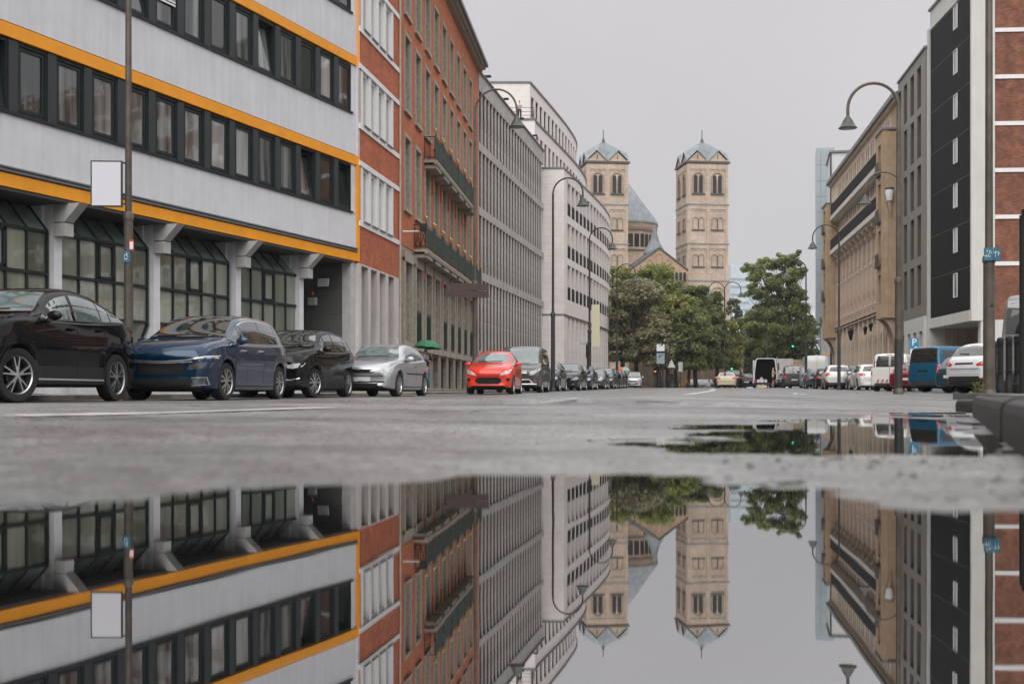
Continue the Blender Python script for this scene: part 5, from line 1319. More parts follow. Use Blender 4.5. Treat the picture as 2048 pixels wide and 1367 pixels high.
# ================================================================== STREET LAMPS, SIGNS
def lamp(px, D, top_py, span, side, label, low=.105, up=.062, twin=False, m='pole', base=True, group='curved street lamps along the street'):
    X0 = px_x(px, D); zg = gz(X0, D) if D < 40 else float(np.interp(D, BY, BZ)); zt_ = px_z(top_py, D) - zg
    t = thing('street_lamp', label, 'street lamp', (X0, D, zg), R(-12) if side > 0 else R(-6), group)
    mb = MB(); zj = zt_ * .36; mb.tube([(0, 0, 0), (0, 0, zj)], [low, low * .93], 12); mb.lathe([(low * 1.15, zj - .05), (low * 1.15, zj + .06), (up * 1.1, zj + .16)], 12)
    r = span / 2; zs = zt_ - r * 1.02
    mb.tube([(0, 0, zj + .1), (0, 0, zs)], [up, up * .8], 10); mb.lathe([(low * 1.35, 0), (low * 1.35, .12), (low, .2)], 12); mb.build('pole', M[m], t, True)
    if px == 1797: MB().tube([(0, 0, .2), (0, 0, 1.8)], low * 1.04, 14).build('dark_foot', M['pole_dark'], t, True)
    for s_ in ((1, -1) if twin else (side,)):
        pts = [(s_ * (r - r * math.cos(math.pi * i / 16)), 0, zs + r * 1.02 * math.sin(math.pi * i / 16)) for i in range(17)] + [(s_ * 2 * r, 0, zs - r * .28)]
        MB().tube(pts, up * .62, 8).build('arm', M[m], t, True)
        xz = (s_ * 2 * r, 0, zs - r * .28)
        sh = link('lamp_shade', MB().lathe([(.0, .04), (.07, .03), (.09, -.03), (.17, -.12), (.19, -.18), (.24, -.2), (.25, -.25), (.39, -.47), (.46, -.52), (.46, -.54), (.36, -.54)], 24).mesh('lamp_shade', M['shade'], True, 40), t, xz, None, (.66, .66, .76))
        link('lamp_glass', MB().lathe([(.0, -.60), (.2, -.585), (.34, -.541)], 20).mesh('lamp_glass', M['lamp_glass'], True), sh)
    return t
lamp(950, 45.5, 181, 1.62, 1, 'near curved lamp on the left, brown board on its pole, before the orange brick house')
lamp(1106, 56.4, 357, 1.42, 1, 'curved lamp in front of the white stone corner, second on the left', m='pole_dark')
lamp(1179, 73, 456, 1.4, 1, 'curved lamp carrying the khaki banner, third on the left', m='pole_dark')
lamp(1234, 93, 528, 1.42, 1, 'curved lamp before the lime tree, fourth on the left', m='pole_dark')
lamp(1449, 109, 564, 1.45, 1, 'twin-armed street lamp in front of the church tower', twin=True, m='pole_dark')
lamp(1535, 131, 599, 1.35, 1, 'faint twin-armed lamp in front of the tall airy tree', twin=True, m='shade')
lamp(1797, 39.5, 165, 1.63, -1, 'near curved lamp on the right with dark painted foot', low=.125, up=.085)
lamp(1803, 54.6, 343, 1.62, -1, 'second curved lamp on the right, pole hidden behind the first')
lamp(1678, 72, 449, 1.55, -1, 'curved lamp in front of the tan building pilasters', m='pole_dark')
lamp(1612, 91, 519, 1.55, -1, 'curved lamp by the tall airy tree, last on the right', m='pole_dark')
# dark foot of the near right lamp
# two tall poles close to the lens
def tall_pole(px, D, r0, r1, zj, label, group='tall near lamp poles'):
    X0 = px_x(px, D); zg = gz(X0, D); t = thing('lamp_pole', label, 'pole', (X0, D, zg), 0, group)
    mb = MB(); mb.tube([(0, 0, 0), (0, 0, zj)], [r0, r0 * .95], 16); mb.lathe([(r0 * 1.1, zj - .05), (r0 * 1.1, zj + .04), (r1, zj + .1)], 16); mb.tube([(0, 0, zj), (0, 0, 10.5)], [r1, r1 * .8], 14); mb.lathe([(r0 * 1.25, 0), (r0 * 1.25, .1), (r0, .16)], 16)
    mb.build('pole', M['pole'], t, True)
    a = MB().tube([(0, 0, 10.5)] + [((.8 - .8 * math.cos(math.pi * i / 14)) * (1 if X0 < 0 else -1), 0, 10.5 + .8 * math.sin(math.pi * i / 14)) for i in range(15)], .05, 8).build('arm', M['pole'], t, True)
    return t, X0, zg
tl, xl, zl = tall_pole(257, 22, .085, .062, 3.35, 'brown lamp pole on the left with a blank white sign')
tr_, xr, zr_ = tall_pole(1978, 20.5, .098, .066, 2.38, 'brown lamp pole on the right with two blue stickers')
def wy(py, D): return px_z(py, D)
D_ = 22.0
t = thing('blank_sign', 'blank white sign in a black frame on the left lamp pole', 'sign', (px_x(214, D_), D_ - .02, 0), R(3))
hw = (245 - 183) / 2 / FPX * D_; z0, z1_ = wy(414, D_), wy(322, D_)
MB().box(-hw, hw, -.02, .03, z0, z1_).build('frame', M['sign_black'], t); MB().box(-hw + .025, hw - .025, -.024, -.018, z0 + .025, z1_ - .025).build('sign_face', M['sign_white'], t)
MB().box(hw - .01, hw + .14, -.01, .01, z1_ - .05, z1_ - .02).box(hw - .01, hw + .14, -.01, .01, z0 + .04, z0 + .07).build('bracket', M['sign_black'], t)
def sticker(label, px, py, D, w, h, m, tx=None, txm='sticker_w', sz=.05, yoff=-.1, curve=True, txt2=None):
    t = thing('sticker', label, 'sticker', (px_x(px, D), D + yoff, px_z(py, D)), 0)
    n_ = 6; mb = MB(); vs = []
    for i in range(n_ + 1):
        x = -w/2 + w * i / n_; y = .35 * x * x / .1 if curve else 0
        vs += [(x, y, -h/2), (x, y, h/2), (x, y + .004, -h/2), (x, y + .004, h/2)]
    fs = []
    for i in range(n_): k = 4*i; fs += [(k, k+4, k+5, k+1), (k+2, k+3, k+7, k+6), (k+1, k+5, k+7, k+3), (k, k+2, k+6, k+4)]
    mb.add(vs, fs); mb.build('sticker_face', M[m], t)
    return t
def text(s, size, m, parent, loc, rot=(R(90), 0, 0), depth=.002, name='lettering'):
    c = bpy.data.curves.new(name, 'FONT'); c.body = s; c.size = size; c.extrude = depth; c.align_x = 'CENTER'; c.align_y = 'CENTER'; c.materials.append(m)
    tmp = bpy.data.objects.new('tmp', c); COL.objects.link(tmp)
    me_ = bpy.data.meshes.new_from_object(tmp.evaluated_get(bpy.context.evaluated_depsgraph_get())); bpy.data.objects.remove(tmp); bpy.data.curves.remove(c)
    return link(name, me_, parent, loc, rot)
t = sticker('small white and red notice stuck on the left pole', 266, 491, 22, .085, .19, 'sticker_r', yoff=-.09, curve=False); MB().box(-.032, .032, -.004, -.001, -.075, .06).build('paper', M['sticker_w'], t)
t = sticker('dark blue sticker with white print on the left pole', 255, 514, 22, .14, .2, 'sign_teal', yoff=-.095)
def squiggle(t, w, h, seed, y=-.006):
    rg = random.Random(seed); mb = MB()
    for i in range(9):
        x = rg.uniform(-w*.36, w*.36); z = rg.uniform(-h*.28, h*.3); a, b_ = (rg.uniform(.1, .3) * w, h * .05) if rg.random() < .5 else (w * .06, rg.uniform(.1, .3) * h)
        mb.box(x - a/2, x + a/2, y, y + .004, z - b_/2, z + b_/2)
    mb.build('white_print', M['sticker_w'], t)
squiggle(t, .13, .18, 3)
t = sticker('small orange label low on the left pole', 262, 679, 22, .1, .035, 'stone_pale', yoff=-.1); MB().box(-.03, .0, -.006, -.002, -.01, .012).build('orange_mark', M['orange'], t)
for px, s, l_ in ((1971.5, 5, 'left one of two blue stickers round the right pole'), (1988.5, 6, 'right one of two blue stickers round the right pole')):
    t = sticker(l_, px, 509.5, 20.5, .15, .215, 'sign_teal', yoff=-.12, curve=False)
    t['group'] = 'blue stickers on the right pole'
    t.rotation_euler = (0, 0, R(-22) if s == 5 else R(22)); squiggle(t, .14, .2, s)
t = sticker('small dark green diamond sticker on the right pole', 1979, 611, 20.5, .05, .05, 'mesh_green', yoff=-.105); t.rotation_euler = (0, R(45), 0)
# brown direction board seen from behind, on the near left lamp
t = thing('direction_board', 'dark brown direction board seen from behind on the near left lamp', 'sign', (px_x(950, 45.5), 45.3, 0), R(16))
zc0, zc1 = px_z(596, 45.5), px_z(568, 45.5)
for i, (a, b_) in enumerate(((zc0, (zc0+zc1)/2 - .01), ((zc0+zc1)/2 + .01, zc1))): MB().box(-1.12, .54, -.03, .0, a, b_).build('board', M['sign_brown'], t)
MB().box(-.16, .16, .0, .06, zc0 + .05, zc0 + .09).box(-.16, .16, .0, .06, zc1 - .09, zc1 - .05).build('clamp', M['iron'], t)
# khaki banner
t = thing('banner', 'blank khaki banner hanging on the third left lamp', 'banner', (px_x(1191, 73), 72.9, 0)); MB().box(-.25, .25, -.03, .03, px_z(693, 73), px_z(609, 73)).build('banner_face', M['sign_khaki'], t); MB().box(-.4, -.25, -.02, .02, px_z(620, 73), px_z(618, 73)).box(-.4, -.25, -.02, .02, px_z(688, 73), px_z(686, 73)).build('bracket', M['iron'], t)
# traffic signals
def signal(px, py, D, label, lit=True, post=True, arm=None, h=1.0, back=False):
    X0 = px_x(px, D); zg = float(np.interp(D, BY, BZ)); t = thing('traffic_light', label, 'traffic light', (X0, D, zg), 0, 'traffic lights at the crossing')
    zc = px_z(py, D) - zg
    if post: MB().tube([(0, .12, 0), (0, .12, zc + .3)], .06, 8).build('post', M['pole_dark'], t, True)
    MB().box(-.16, .16, -.12, .1, zc - h*.32, zc + h*.62).build('housing', M['iron'], t)
    for i in range(3):
        zz = zc - h*.17 + i * h * .3
        l_ = MB().lathe([(.0, -.135), (.1, -.13), (.105, -.12)], 12, (0, 0, 0), 'y'); o = l_.build('lens', M['green_lit'] if (lit and i == 0) else M['rubber'], t); o.location = (0, 0, zz)
        MB().prism([(-.12, 0), (.12, 0), (.1, .1), (-.1, .1)], -.22, -.12, 'y').build('visor', M['iron'], t).location = (0, 0, zz + .04)
    return t
signal(1463, 733, 115, 'traffic light showing green in front of the dark dense tree')
t = signal(1585, 688, 112, 'traffic light showing green hung from a long curved arm', post=False)
zz = px_z(678, 112) - float(np.interp(112, BY, BZ)); mb = MB(); xe = (1641 - 1585) / FPX * 112
mb.tube([(0, .1, zz), (xe * .6, .1, zz - .25), (xe * .85, .1, zz - .6), (xe * .97, .1, zz - 1.3), (xe, .1, zz - 2.2), (xe, .1, 0)], .07, 8); mb.build('mast_arm', M['pole_dark'], t, True)
signal(1177, 705, 74, 'dark traffic light beside the khaki banner pole, facing away', lit=False, h=1.0)
signal(1378, 690, 116, 'pale-edged traffic light on an arm among the trees', lit=False, post=False); 
t = thing('signal_mast', 'dark curved mast reaching out through the trees', 'mast', (px_x(1338, 116), 116, .6)); MB().tube([(0, 0, 0), (0, 0, 3.6), (.3, 0, 4.3), (1.9, 0, 4.75)], .06, 6).build('arm', M['pole_dark'], t, True)
t = signal(1310, 744, 114, 'small signal with orange light beside the info panels', lit=False, h=.7)
o = MB().lathe([(0, -.14), (.11, -.13)], 10, (0, 0, 0), 'y').build('amber_lens', mat('lit_amber', (.9, .3, .05), .5, emit=((1, .32, .05), 1.2)), t); o.location = (0, -.02, px_z(744, 114) - .56)
# info panels
t = thing('info_panel', 'two stacked white and pale blue info panels on dark posts before the trees', 'sign', (px_x(1321, 112), 112, .57), 0)
w_ = 8 / FPX * 112
for za_, zb_, m_ in ((702, 688, 'sticker_w'), (727, 706, 'glass_tower')):
    MB().box(-w_ - .04, w_ + .04, -.06, .06, px_z(za_, 112) - .62, px_z(zb_, 112) - .52).build('panel_frame', M['sign_black'], t)
    MB().box(-w_, w_, -.075, -.061, px_z(za_, 112) - .57, px_z(zb_, 112) - .57).build('panel_face', M[m_], t)
MB().tube([(-.08, 0, 0), (-.08, 0, 4.5)], .07, 6).build('post', M['pole_dark'], t); MB().tube([(.2, 0, 0), (.2, 0, 4.5)], .07, 6).build('post', M['pole_dark'], t)
MB().prism([(-.28, 3.35), (-.05, 3.3), (.1, 3.5), (.28, 3.52), (.28, 3.62), (-.1, 3.6)], -.079, -.076, 'y').build('map_shape', M['sign_blue'], t).location = (0, 0, -.45)
MB().box(-.3, -.18, -.079, -.076, 3.0, 3.1).build('yellow_mark', M['orange'], t)
MB().box(-.2, .22, -.079, -.076, 3.95, 3.99).box(.05, .2, -.0795, -.0765, 4.0, 4.12).build('clock_mark', M['iron'], t)
t = thing('warning_sign', 'white triangular sign seen from behind near the bicycles', 'sign', (px_x(1343, 113), 113, .57)); MB().prism([(-.38, 1.95), (.38, 1.95), (0, 2.75)], -.01, .01, 'y').build('sign_plate', M['white_panel'], t); MB().tube([(0, .04, 0), (0, .04, 2.6)], .03, 6).build('post', M['pole_dark'], t)
t = thing('street_sign', 'narrow grey sign plate right of the triangular sign', 'sign', (px_x(1361, 114), 114, .57)); MB().box(-.2, .2, -.01, .01, 1.6, 2.5).build('sign_plate', M['concrete_d'], t); MB().tube([(0, .04, 0), (0, .04, 2.5)], .03, 6).build('post', M['pole_dark'], t)
# parking sign
D_ = 60.0
t = thing('parking_sign', 'blue parking sign with a white P above the cars', 'sign', (px_x(1829, D_), D_, 0), R(-3))
w_ = 8.5 / FPX * D_; za_, zb_ = px_z(697, D_), px_z(676, D_)
MB().box(-w_, w_, -.012, .012, za_, zb_).build('sign_plate', M['sign_blue'], t); MB().tube([(0, .05, .1), (0, .05, zb_)], .03, 8).build('post', M['concrete_d'], t)
text('P', .48, M['sticker_w'], t, (-.02, -.014, (za_ + zb_) / 2 + .05)); 
MB().box(.0, .13, -.016, -.012, za_ + .06, za_ + .1).build('small_print', M['sticker_w'], t)
MB().box(-w_, w_, -.01, .01, za_ - .24, za_ - .02).build('supplement_plate', M['sign_white'], t)
# small direction signs by the tan building
t = thing('street_sign', 'small yellow direction sign by the arch of the tan building', 'sign', (px_x(1652, 88), 88, 0)); MB().box(-.26, .26, -.02, .02, px_z(707.5, 88), px_z(705, 88)).build('sign_plate', M['orange'], t); MB().tube([(0, .05, .4), (0, .05, px_z(705, 88))], .025, 6).build('post', M['concrete_d'], t)
t = thing('street_sign', 'small upright blue sign at the foot of the signal arm', 'sign', (px_x(1640.5, 100), 100, 0)); MB().box(-.07, .07, -.02, .02, px_z(708, 100), px_z(700, 100)).build('sign_plate', M['sign_blue'], t); MB().tube([(0, .05, .5), (0, .05, px_z(700, 100))], .03, 6).build('post', M['concrete_d'], t)
t = thing('street_sign', 'small pale blue street name sign near the dark traffic light', 'sign', (px_x(1167, 72), 72, 0)); MB().box(-.22, .22, -.015, .015, px_z(689, 72), px_z(686, 72)).build('sign_plate', M['glass_tower'], t); MB().tube([(.22, .03, .3), (.22, .03, px_z(686, 72))], .03, 6).build('post', M['pole_dark'], t)
# bollards
for px, D, ytop, l_ in ((1988, 24.0, 681, 'leftmost of the black ringed bollards beside the lamp pole'), (2000.5, 22.3, 674, 'black bollard between the two thinner ones by the pole'), (2018, 21.2, 671, 'third black bollard from the pole, in front of the grey van'), (2037, 18.2, 669, 'thickest black bollard with two pale stickers, at the right edge')):
    X0 = px_x(px, D); t = thing('bollard', l_, 'bollard', (X0, D, .1), 0, 'black ringed bollards on the right pavement'); h = px_z(ytop, D) - .1; r = .055 if px != 2037 else .062
    prof = [(r*1.35, 0), (r*1.35, h*.16), (r*1.1, h*.18)]
    for f in (.36, .40, .84, .88): prof += [(r, h*f - .012), (r*1.3, h*f), (r, h*f + .012)]
    prof += [(r*1.15, h*.92), (r*1.05, h*.97), (r*.6, h*.995), (0, h)]
    MB().lathe(prof, 18).build('post', M['iron'], t, True, 40)
    if px == 2037:
        for z, sx, sz in ((.66, .022, .05), (.52, .03, .035)): MB().lathe([(0, -r - .008), (sx, -r - .006)], 12, (0, 0, 0), 'y').build('pale_sticker', M['sticker_w'], t).location = (.012, 0, z * h / 1.0)
t = thing('sign_post', 'black square post cut off by the right edge of the picture', 'post', (px_x(2047, 17.5), 17.5, .1)); MB().box(-.045, .045, -.04, .04, 0, px_z(430, 17.5) - .1).build('post', M['iron'], t); MB().box(-.01, .5, -.05, .05, px_z(480, 17.5), px_z(432, 17.5)).build('board', M['iron'], t)
# weeds by the right pole and at the kerb end
def weed(label, x, y, z, n, h, s, m, seed):
    rg = random.Random(seed); t = thing('weed', label, 'plant', (x, y, z)); mb = MB(); st = MB()
    for i in range(n):
        a = rg.random() * 6.28; r = rg.random() * s; zz = rg.random() * h
        p = Vector((math.cos(a) * r * (.4 + zz / h), math.sin(a) * r * (.4 + zz / h), zz)); d = Vector((rg.gauss(0, 1), rg.gauss(0, 1), .4)).normalized(); e_ = d.cross(Vector((rg.random(), rg.random(), 1))).normalized(); l_ = h * rg.uniform(.1, .2)
        mb.add([p, p + d * l_ * .5 + e_ * l_ * .3, p + d * l_, p + d * l_ * .5 - e_ * l_ * .3], [(0, 1, 2, 3)])
    for i in range(7): a = rg.random() * 6.28; st.tube([(0, 0, 0), (math.cos(a) * s * .7, math.sin(a) * s * .7, h * rg.uniform(.7, 1.0))], h * .012, 4)
    mb.build('foliage', m, t); st.build('stem', m, t)
M['weed'] = leaf_mat('weed_leaves', (.10, .13, .03), (.34, .36, .10))
weed('yellow-green weed growing at the foot of the right lamp pole', px_x(1957, 20), 20, .08, 130, .22, .14, M['weed'], 3)
weed('tiny green weed at the broken end of the kerb', px_x(1917, 7.2), 7.2, .0, 40, .035, .05, M['weed'], 4)
# ================================================================== VEHICLES
def smooth_interp(pts, x):
    """monotone cubic through the points"""
    xp = np.array([p[0] for p in pts], float); yp = np.array([p[1] for p in pts], float)
    h = np.diff(xp); d = np.diff(yp) / h; m = np.zeros_like(yp); m[0], m[-1] = d[0], d[-1]
    for i in range(1, len(xp) - 1): m[i] = 0 if d[i-1] * d[i] <= 0 else 2 * d[i-1] * d[i] / (d[i-1] + d[i]) 
    i = int(np.clip(np.searchsorted(xp, x) - 1, 0, len(h) - 1)); t = np.clip((x - xp[i]) / h[i], 0, 1)
    return float((2*t**3-3*t**2+1)*yp[i] + (t**3-2*t**2+t)*h[i]*m[i] + (-2*t**3+3*t**2)*yp[i+1] + (t**3-t**2)*h[i]*m[i+1])
SH = {
 'hatch': dict(top=[(0,.46),(.015,.54),(.07,.615),(.25,.68),(.29,.70),(.47,.965),(.60,1),(.80,.975),(.89,.90),(.945,.72),(.98,.63),(1,.50)],
               belt=[(0,.38),(.04,.50),(.25,.615),(.6,.65),(.9,.68),(.97,.60),(1,.46)], cowl=.29, roof=.47, rr=.87, rg=.955, win=[(.315,.555),(.575,.775),(.79,.87)]),
 'hatch3': dict(top=[(0,.46),(.015,.54),(.07,.615),(.26,.685),(.31,.71),(.46,.955),(.58,1),(.78,.97),(.90,.83),(.955,.66),(.985,.60),(1,.50)],
               belt=[(0,.38),(.04,.50),(.26,.62),(.6,.65),(.9,.69),(.97,.60),(1,.46)], cowl=.31, roof=.46, rr=.82, rg=.95, win=[(.335,.575),(.595,.86)]),
 'suv': dict(top=[(0,.50),(.015,.58),(.06,.645),(.24,.70),(.28,.715),(.44,.965),(.58,1),(.82,.965),(.90,.88),(.95,.72),(.985,.62),(1,.50)],
               belt=[(0,.42),(.04,.53),(.24,.63),(.6,.655),(.9,.69),(.97,.62),(1,.46)], cowl=.28, roof=.44, rr=.87, rg=.955, win=[(.305,.545),(.565,.755),(.77,.87)]),
 'coupesuv': dict(top=[(0,.50),(.015,.59),(.08,.665),(.26,.725),(.30,.745),(.45,.955),(.56,1),(.68,.975),(.82,.87),(.92,.745),(.965,.70),(.99,.60),(1,.47)],
               belt=[(0,.46),(.04,.58),(.25,.67),(.6,.69),(.86,.72),(.93,.70),(.98,.58),(1,.45)], cowl=.30, roof=.45, rr=.70, rg=.92, win=[(.325,.515),(.535,.70),(.71,.765),(.775,.87)]),
 'mpv': dict(top=[(0,.47),(.012,.55),(.06,.615),(.20,.68),(.235,.70),(.45,.965),(.60,1),(.84,.965),(.93,.85),(.965,.66),(.99,.56),(1,.46)],
               belt=[(0,.42),(.04,.54),(.22,.61),(.6,.635),(.92,.66),(.97,.58),(1,.44)], cowl=.235, roof=.45, rr=.91, rg=.965, win=[(.28,.40),(.415,.60),(.615,.80),(.815,.90)]),
 'sedan': dict(top=[(0,.47),(.015,.55),(.07,.62),(.26,.675),(.31,.70),(.47,.965),(.58,1),(.70,.965),(.84,.76),(.95,.735),(.985,.67),(1,.50)],
               belt=[(0,.40),(.04,.52),(.26,.63),(.6,.655),(.88,.70),(.97,.66),(1,.46)], cowl=.31, roof=.47, rr=.70, rg=.84, win=[(.33,.53),(.55,.72),(.73,.80)]),
 'van': dict(top=[(0,.40),(.012,.48),(.06,.545),(.15,.575),(.19,.60),(.32,.94),(.40,1),(.93,1),(.97,.985),(.99,.93),(1,.84)],
               belt=[(0,.32),(.03,.44),(.16,.545),(.5,.56),(.97,.56),(1,.52)], cowl=.19, roof=.33, rr=.985, rg=.995, win=[(.215,.36),(.385,.62),(.64,.93)]),
 'kangoo': dict(top=[(0,.43),(.015,.51),(.07,.57),(.18,.61),(.22,.635),(.38,.95),(.46,1),(.92,1),(.965,.975),(.985,.86),(1,.62)],
               belt=[(0,.36),(.03,.47),(.2,.58),(.5,.595),(.97,.60),(1,.50)], cowl=.22, roof=.38, rr=.965, rg=.99, win=[(.245,.44),(.47,.68),(.71,.93)]),
}
wheel_cache = {}
def wheel_meshes(Rw, style, wt=.215):
    k = (round(Rw, 3), style)
    if k in wheel_cache: return wheel_cache[k]
    rr_ = Rw * (.70 if style in ('star', 'multi') else .62); h = wt / 2
    ty = MB().lathe([(rr_ * .97, -h * .85), (rr_ * 1.05, -h), (Rw * .95, -h * .96), (Rw, -h * .7), (Rw, h * .7), (Rw * .95, h * .96), (rr_ * 1.05, h), (rr_ * .97, h * .85)], 36, (0, 0, 0), 'y', False).mesh('tyre', M['rubber'], True, 50)
    rm = MB(); o = h * .80
    rm.lathe([(rr_, h * .9), (rr_ * .99, h * .95), (rr_ * .945, o), (rr_ * .93, -h * .2)], 36, (0, 0, 0), 'y', False)
    rm.lathe([(rr_ * .16, o + .001), (rr_ * .13, o + .012), (0, o + .014)], 14, (0, 0, 0), 'y')
    n_ = {'star': 5, 'multi': 5, 'plain': 7, 'hub': 8}[style]
    for i in range(n_):
        a = 2 * math.pi * i / n_ + .3
        def spoke(a0, r0, a1, r1, w0, w1, d0=.012):
            p0 = Vector((math.cos(a0) * r0, 0, math.sin(a0) * r0)); p1 = Vector((math.cos(a1) * r1, 0, math.sin(a1) * r1)); t = (p1 - p0).normalized(); s = Vector((t.z, 0, -t.x))
            vs = [p0 - s * w0, p0 + s * w0, p1 + s * w1, p1 - s * w1]
            rm.add([v + Vector((0, o + d0, 0)) for v in vs[:2]] + [v + Vector((0, o, 0)) for v in vs[2:]] + [v + Vector((0, o - .05, 0)) for v in vs], [(0,1,2,3), (4,7,6,5), (0,4,5,1), (1,5,6,2), (2,6,7,3), (3,7,4,0)])
        if style == 'star':
            for s_ in (-1, 1): spoke(a + s_ * .12, rr_ * .13, a + s_ * .20, rr_ * .96, rr_ * .040, rr_ * .036)
            spoke(a, rr_ * .13, a, rr_ * .45, rr_ * .08, rr_ * .03)
        elif style == 'multi':
            for s_ in (-1, 1): spoke(a + s_ * .1, rr_ * .12, a + s_ * .26, rr_ * .96, rr_ * .06, rr_ * .085)
        else: spoke(a, rr_ * .1, a, rr_ * .96, rr_ * .13, rr_ * .10)
    rim = rm.mesh('rim', M['rim'], True, 30)
    bk = MB().lathe([(rr_ * .94, -h * .1), (0, -h * .1)], 24, (0, 0, 0), 'y').lathe([(rr_ * .55, h * .2), (rr_ * .55, h*.0)], 16, (0, 0, 0), 'y').mesh('brake_disc', M['rim_dark'])
    wheel_cache[k] = (ty, rim, bk); return wheel_cache[k]
def car(label, kind, pos, phi, toward, pm, L=4.3, W_=1.8, H=1.5, wb=2.6, fo=.85, Rw=.32, clear=.17, name='parked_car', group=None, z=None,
        detail=2, rimst='multi', front=None, rear=None, clad=False, steer=0, glass='car_glass', cat='car', plate='plate', doors=True, side=None, roofm=None, extra=None, tumble=.13):
    """phi: angle of the car's long axis from straight ahead; toward: True if its nose points at the lens"""
    sh = SH[kind]; x, y = pos; ph = R(phi); f = Vector((math.sin(ph), math.cos(ph))) * (-1 if toward else 1)
    z = gz(x, y) if z is None else z
    t = thing(name, label, cat, (x, y, z), math.atan2(f.y, f.x), group)
    hw = W_ / 2
    top = lambda q: smooth_interp(sh['top'], q) * H
    belt = lambda q: min(smooth_interp(sh['belt'], q) * H, top(q) - .012)
    xw = [fo / L, (fo + wb) / L]; Ra = Rw + .055
    st = set(np.linspace(0, 1, 34 if detail > 1 else 22)); st |= {.003, .008, .016, .028, .045, .955, .972, .984, .992, .997}
    for c in xw:
        for a in np.linspace(0, math.pi, 13): st.add(c + math.cos(a) * Ra / L)
        st |= {c - (Ra + .006) / L, c + (Ra + .006) / L}
    st = sorted(q for q in st if 0 <= q <= 1); rings = []
    for q in st:
        d0, d1 = q * L, (1 - q) * L; r = .10
        ins = 0
        for d in (d0, d1):
            if d < r: ins = max(ins, r * (1 - math.sqrt(max(0, 1 - (1 - d / r) ** 2))))
        pl = 1 - .13 * max(0, 1 - d0 / .9) ** 2 - .14 * max(0, 1 - d1 / .9) ** 2
        if kind in ('van', 'kangoo'): pl = 1 - .10 * max(0, 1 - d0 / .9) ** 2 - .01 * max(0, 1 - d1 / .5) ** 2
        wm = hw * pl - ins * .8; zT = top(q) - ins * .25; zB = min(belt(q), zT - .01); zb = clear + ins * .6 + (.05 * max(0, 1 - d0 / .5)) + .07 * max(0, 1 - d1 / .5)
        g = zT - zB; gs = min(1, g / .42); ws = wm - .03
        wB = wm - .025; wg = wB - .035 * min(1, g / .1) - .01; wr = wg - .03 - tumble * gs
        if kind in ('van', 'kangoo'): wr = wg - .02 - .09 * gs
        lp_ = lambda a: zb + (zB - zb) * a
        K = [(0, zb), (ws - .08, zb), (ws - .012, zb + .02), (ws, zb + .07), (wm - .024, lp_(.30)), (wm - .010, lp_(.55)), (wm, lp_(.78)), (wm - .018, lp_(.83)), (wB - .004, zB - .02), (wB - .012, zB - .003),
             (wg, zB + .02 * gs), (wg + (wr - wg) * .5 + .012 * gs, zB + g * .5), (wr, zT - min(.085, g * .45)), (wr - .035 * gs - .015, zT - min(.03, g * .2)), (wr - .10 * gs - .06, zT - min(.008, g * .05)), (wr * .5, zT + .006), (0, zT + .012)]
        za = -1
        for c in xw:
            dx = abs(q - c) * L
            if dx < Ra: za = max(za, Rw + math.sqrt(Ra * Ra - dx * dx) - .0)
        if za > 0: K = [(yy, max(zz, min(za + .004 * i, zB - .03))) if i < 9 else (yy, zz) for i, (yy, zz) in enumerate(K)]
        xq = L / 2 - q * L; bow_f = .16 * max(0, 1 - d0 / .7) ** 1.3; bow_r = .08 * max(0, 1 - d1 / .6) ** 1.3
        if kind in ('van', 'kangoo'): bow_r = .015 * max(0, 1 - d1 / .3)
        ring = [(xq - bow_f * (abs(yy) / hw) ** 2.6 + bow_r * (abs(yy) / hw) ** 2.6, yy, zz) for yy, zz in K]
        rings.append(ring + [(p[0], -p[1], p[2]) for p in ring[-2:0:-1]])
    nv = len(rings[0]); mb = MB()
    vs = [p for r_ in rings for p in r_]; fs = []; mi = []
    for i in range(len(rings) - 1):
        for j in range(nv):
            k = (j + 1) % nv; fs.append((i*nv+j, i*nv+k, (i+1)*nv+k, (i+1)*nv+j))
            jj = j if j < 17 else nv - 1 - j
            zc_ = (vs[i*nv+j][2] + vs[i*nv+k][2]) / 2
            mi.append(1 if (clad and jj <= 3) or jj == 0 else (2 if roofm and 12 <= jj <= 16 and sh['roof'] + .0 < st[i] < sh['rr'] else 0))
    for idx_, off_ in ((0, 1), (len(rings) - 1, -1)):
        b0 = idx_ * nv; c = Vector((0, 0, 0))
        for j in range(nv): c += Vector(vs[b0 + j])
        c /= nv; o = len(vs)
        vs += [tuple(Vector(vs[b0 + j]).lerp(c, .12) + Vector((.004 * off_, 0, 0))) for j in range(nv)]; vs.append(tuple(c + Vector((.012 * off_, 0, 0))))
        for j in range(nv):
            k = (j + 1) % nv; fs.append((b0+j, b0+k, o+k, o+j)); mi.append(0); fs.append((o+j, o+k, o+nv)); mi.append(0)
    mb.v = vs; mb.f = fs; mb.mi = mi
    me_ = mb.mesh('body', [M[pm] if isinstance(pm, str) else pm, M['cladding'], M[roofm] if roofm else M['cladding']], True)
    bm = bmesh.new(); bm.from_mesh(me_); bmesh.ops.recalc_face_normals(bm, faces=bm.faces[:]); bm.to_mesh(me_); bm.free(); me_.set_sharp_from_angle(angle=R(38))
    body = link('body', me_, t)
    bvh = BVHTree.FromPolygons(vs, fs)
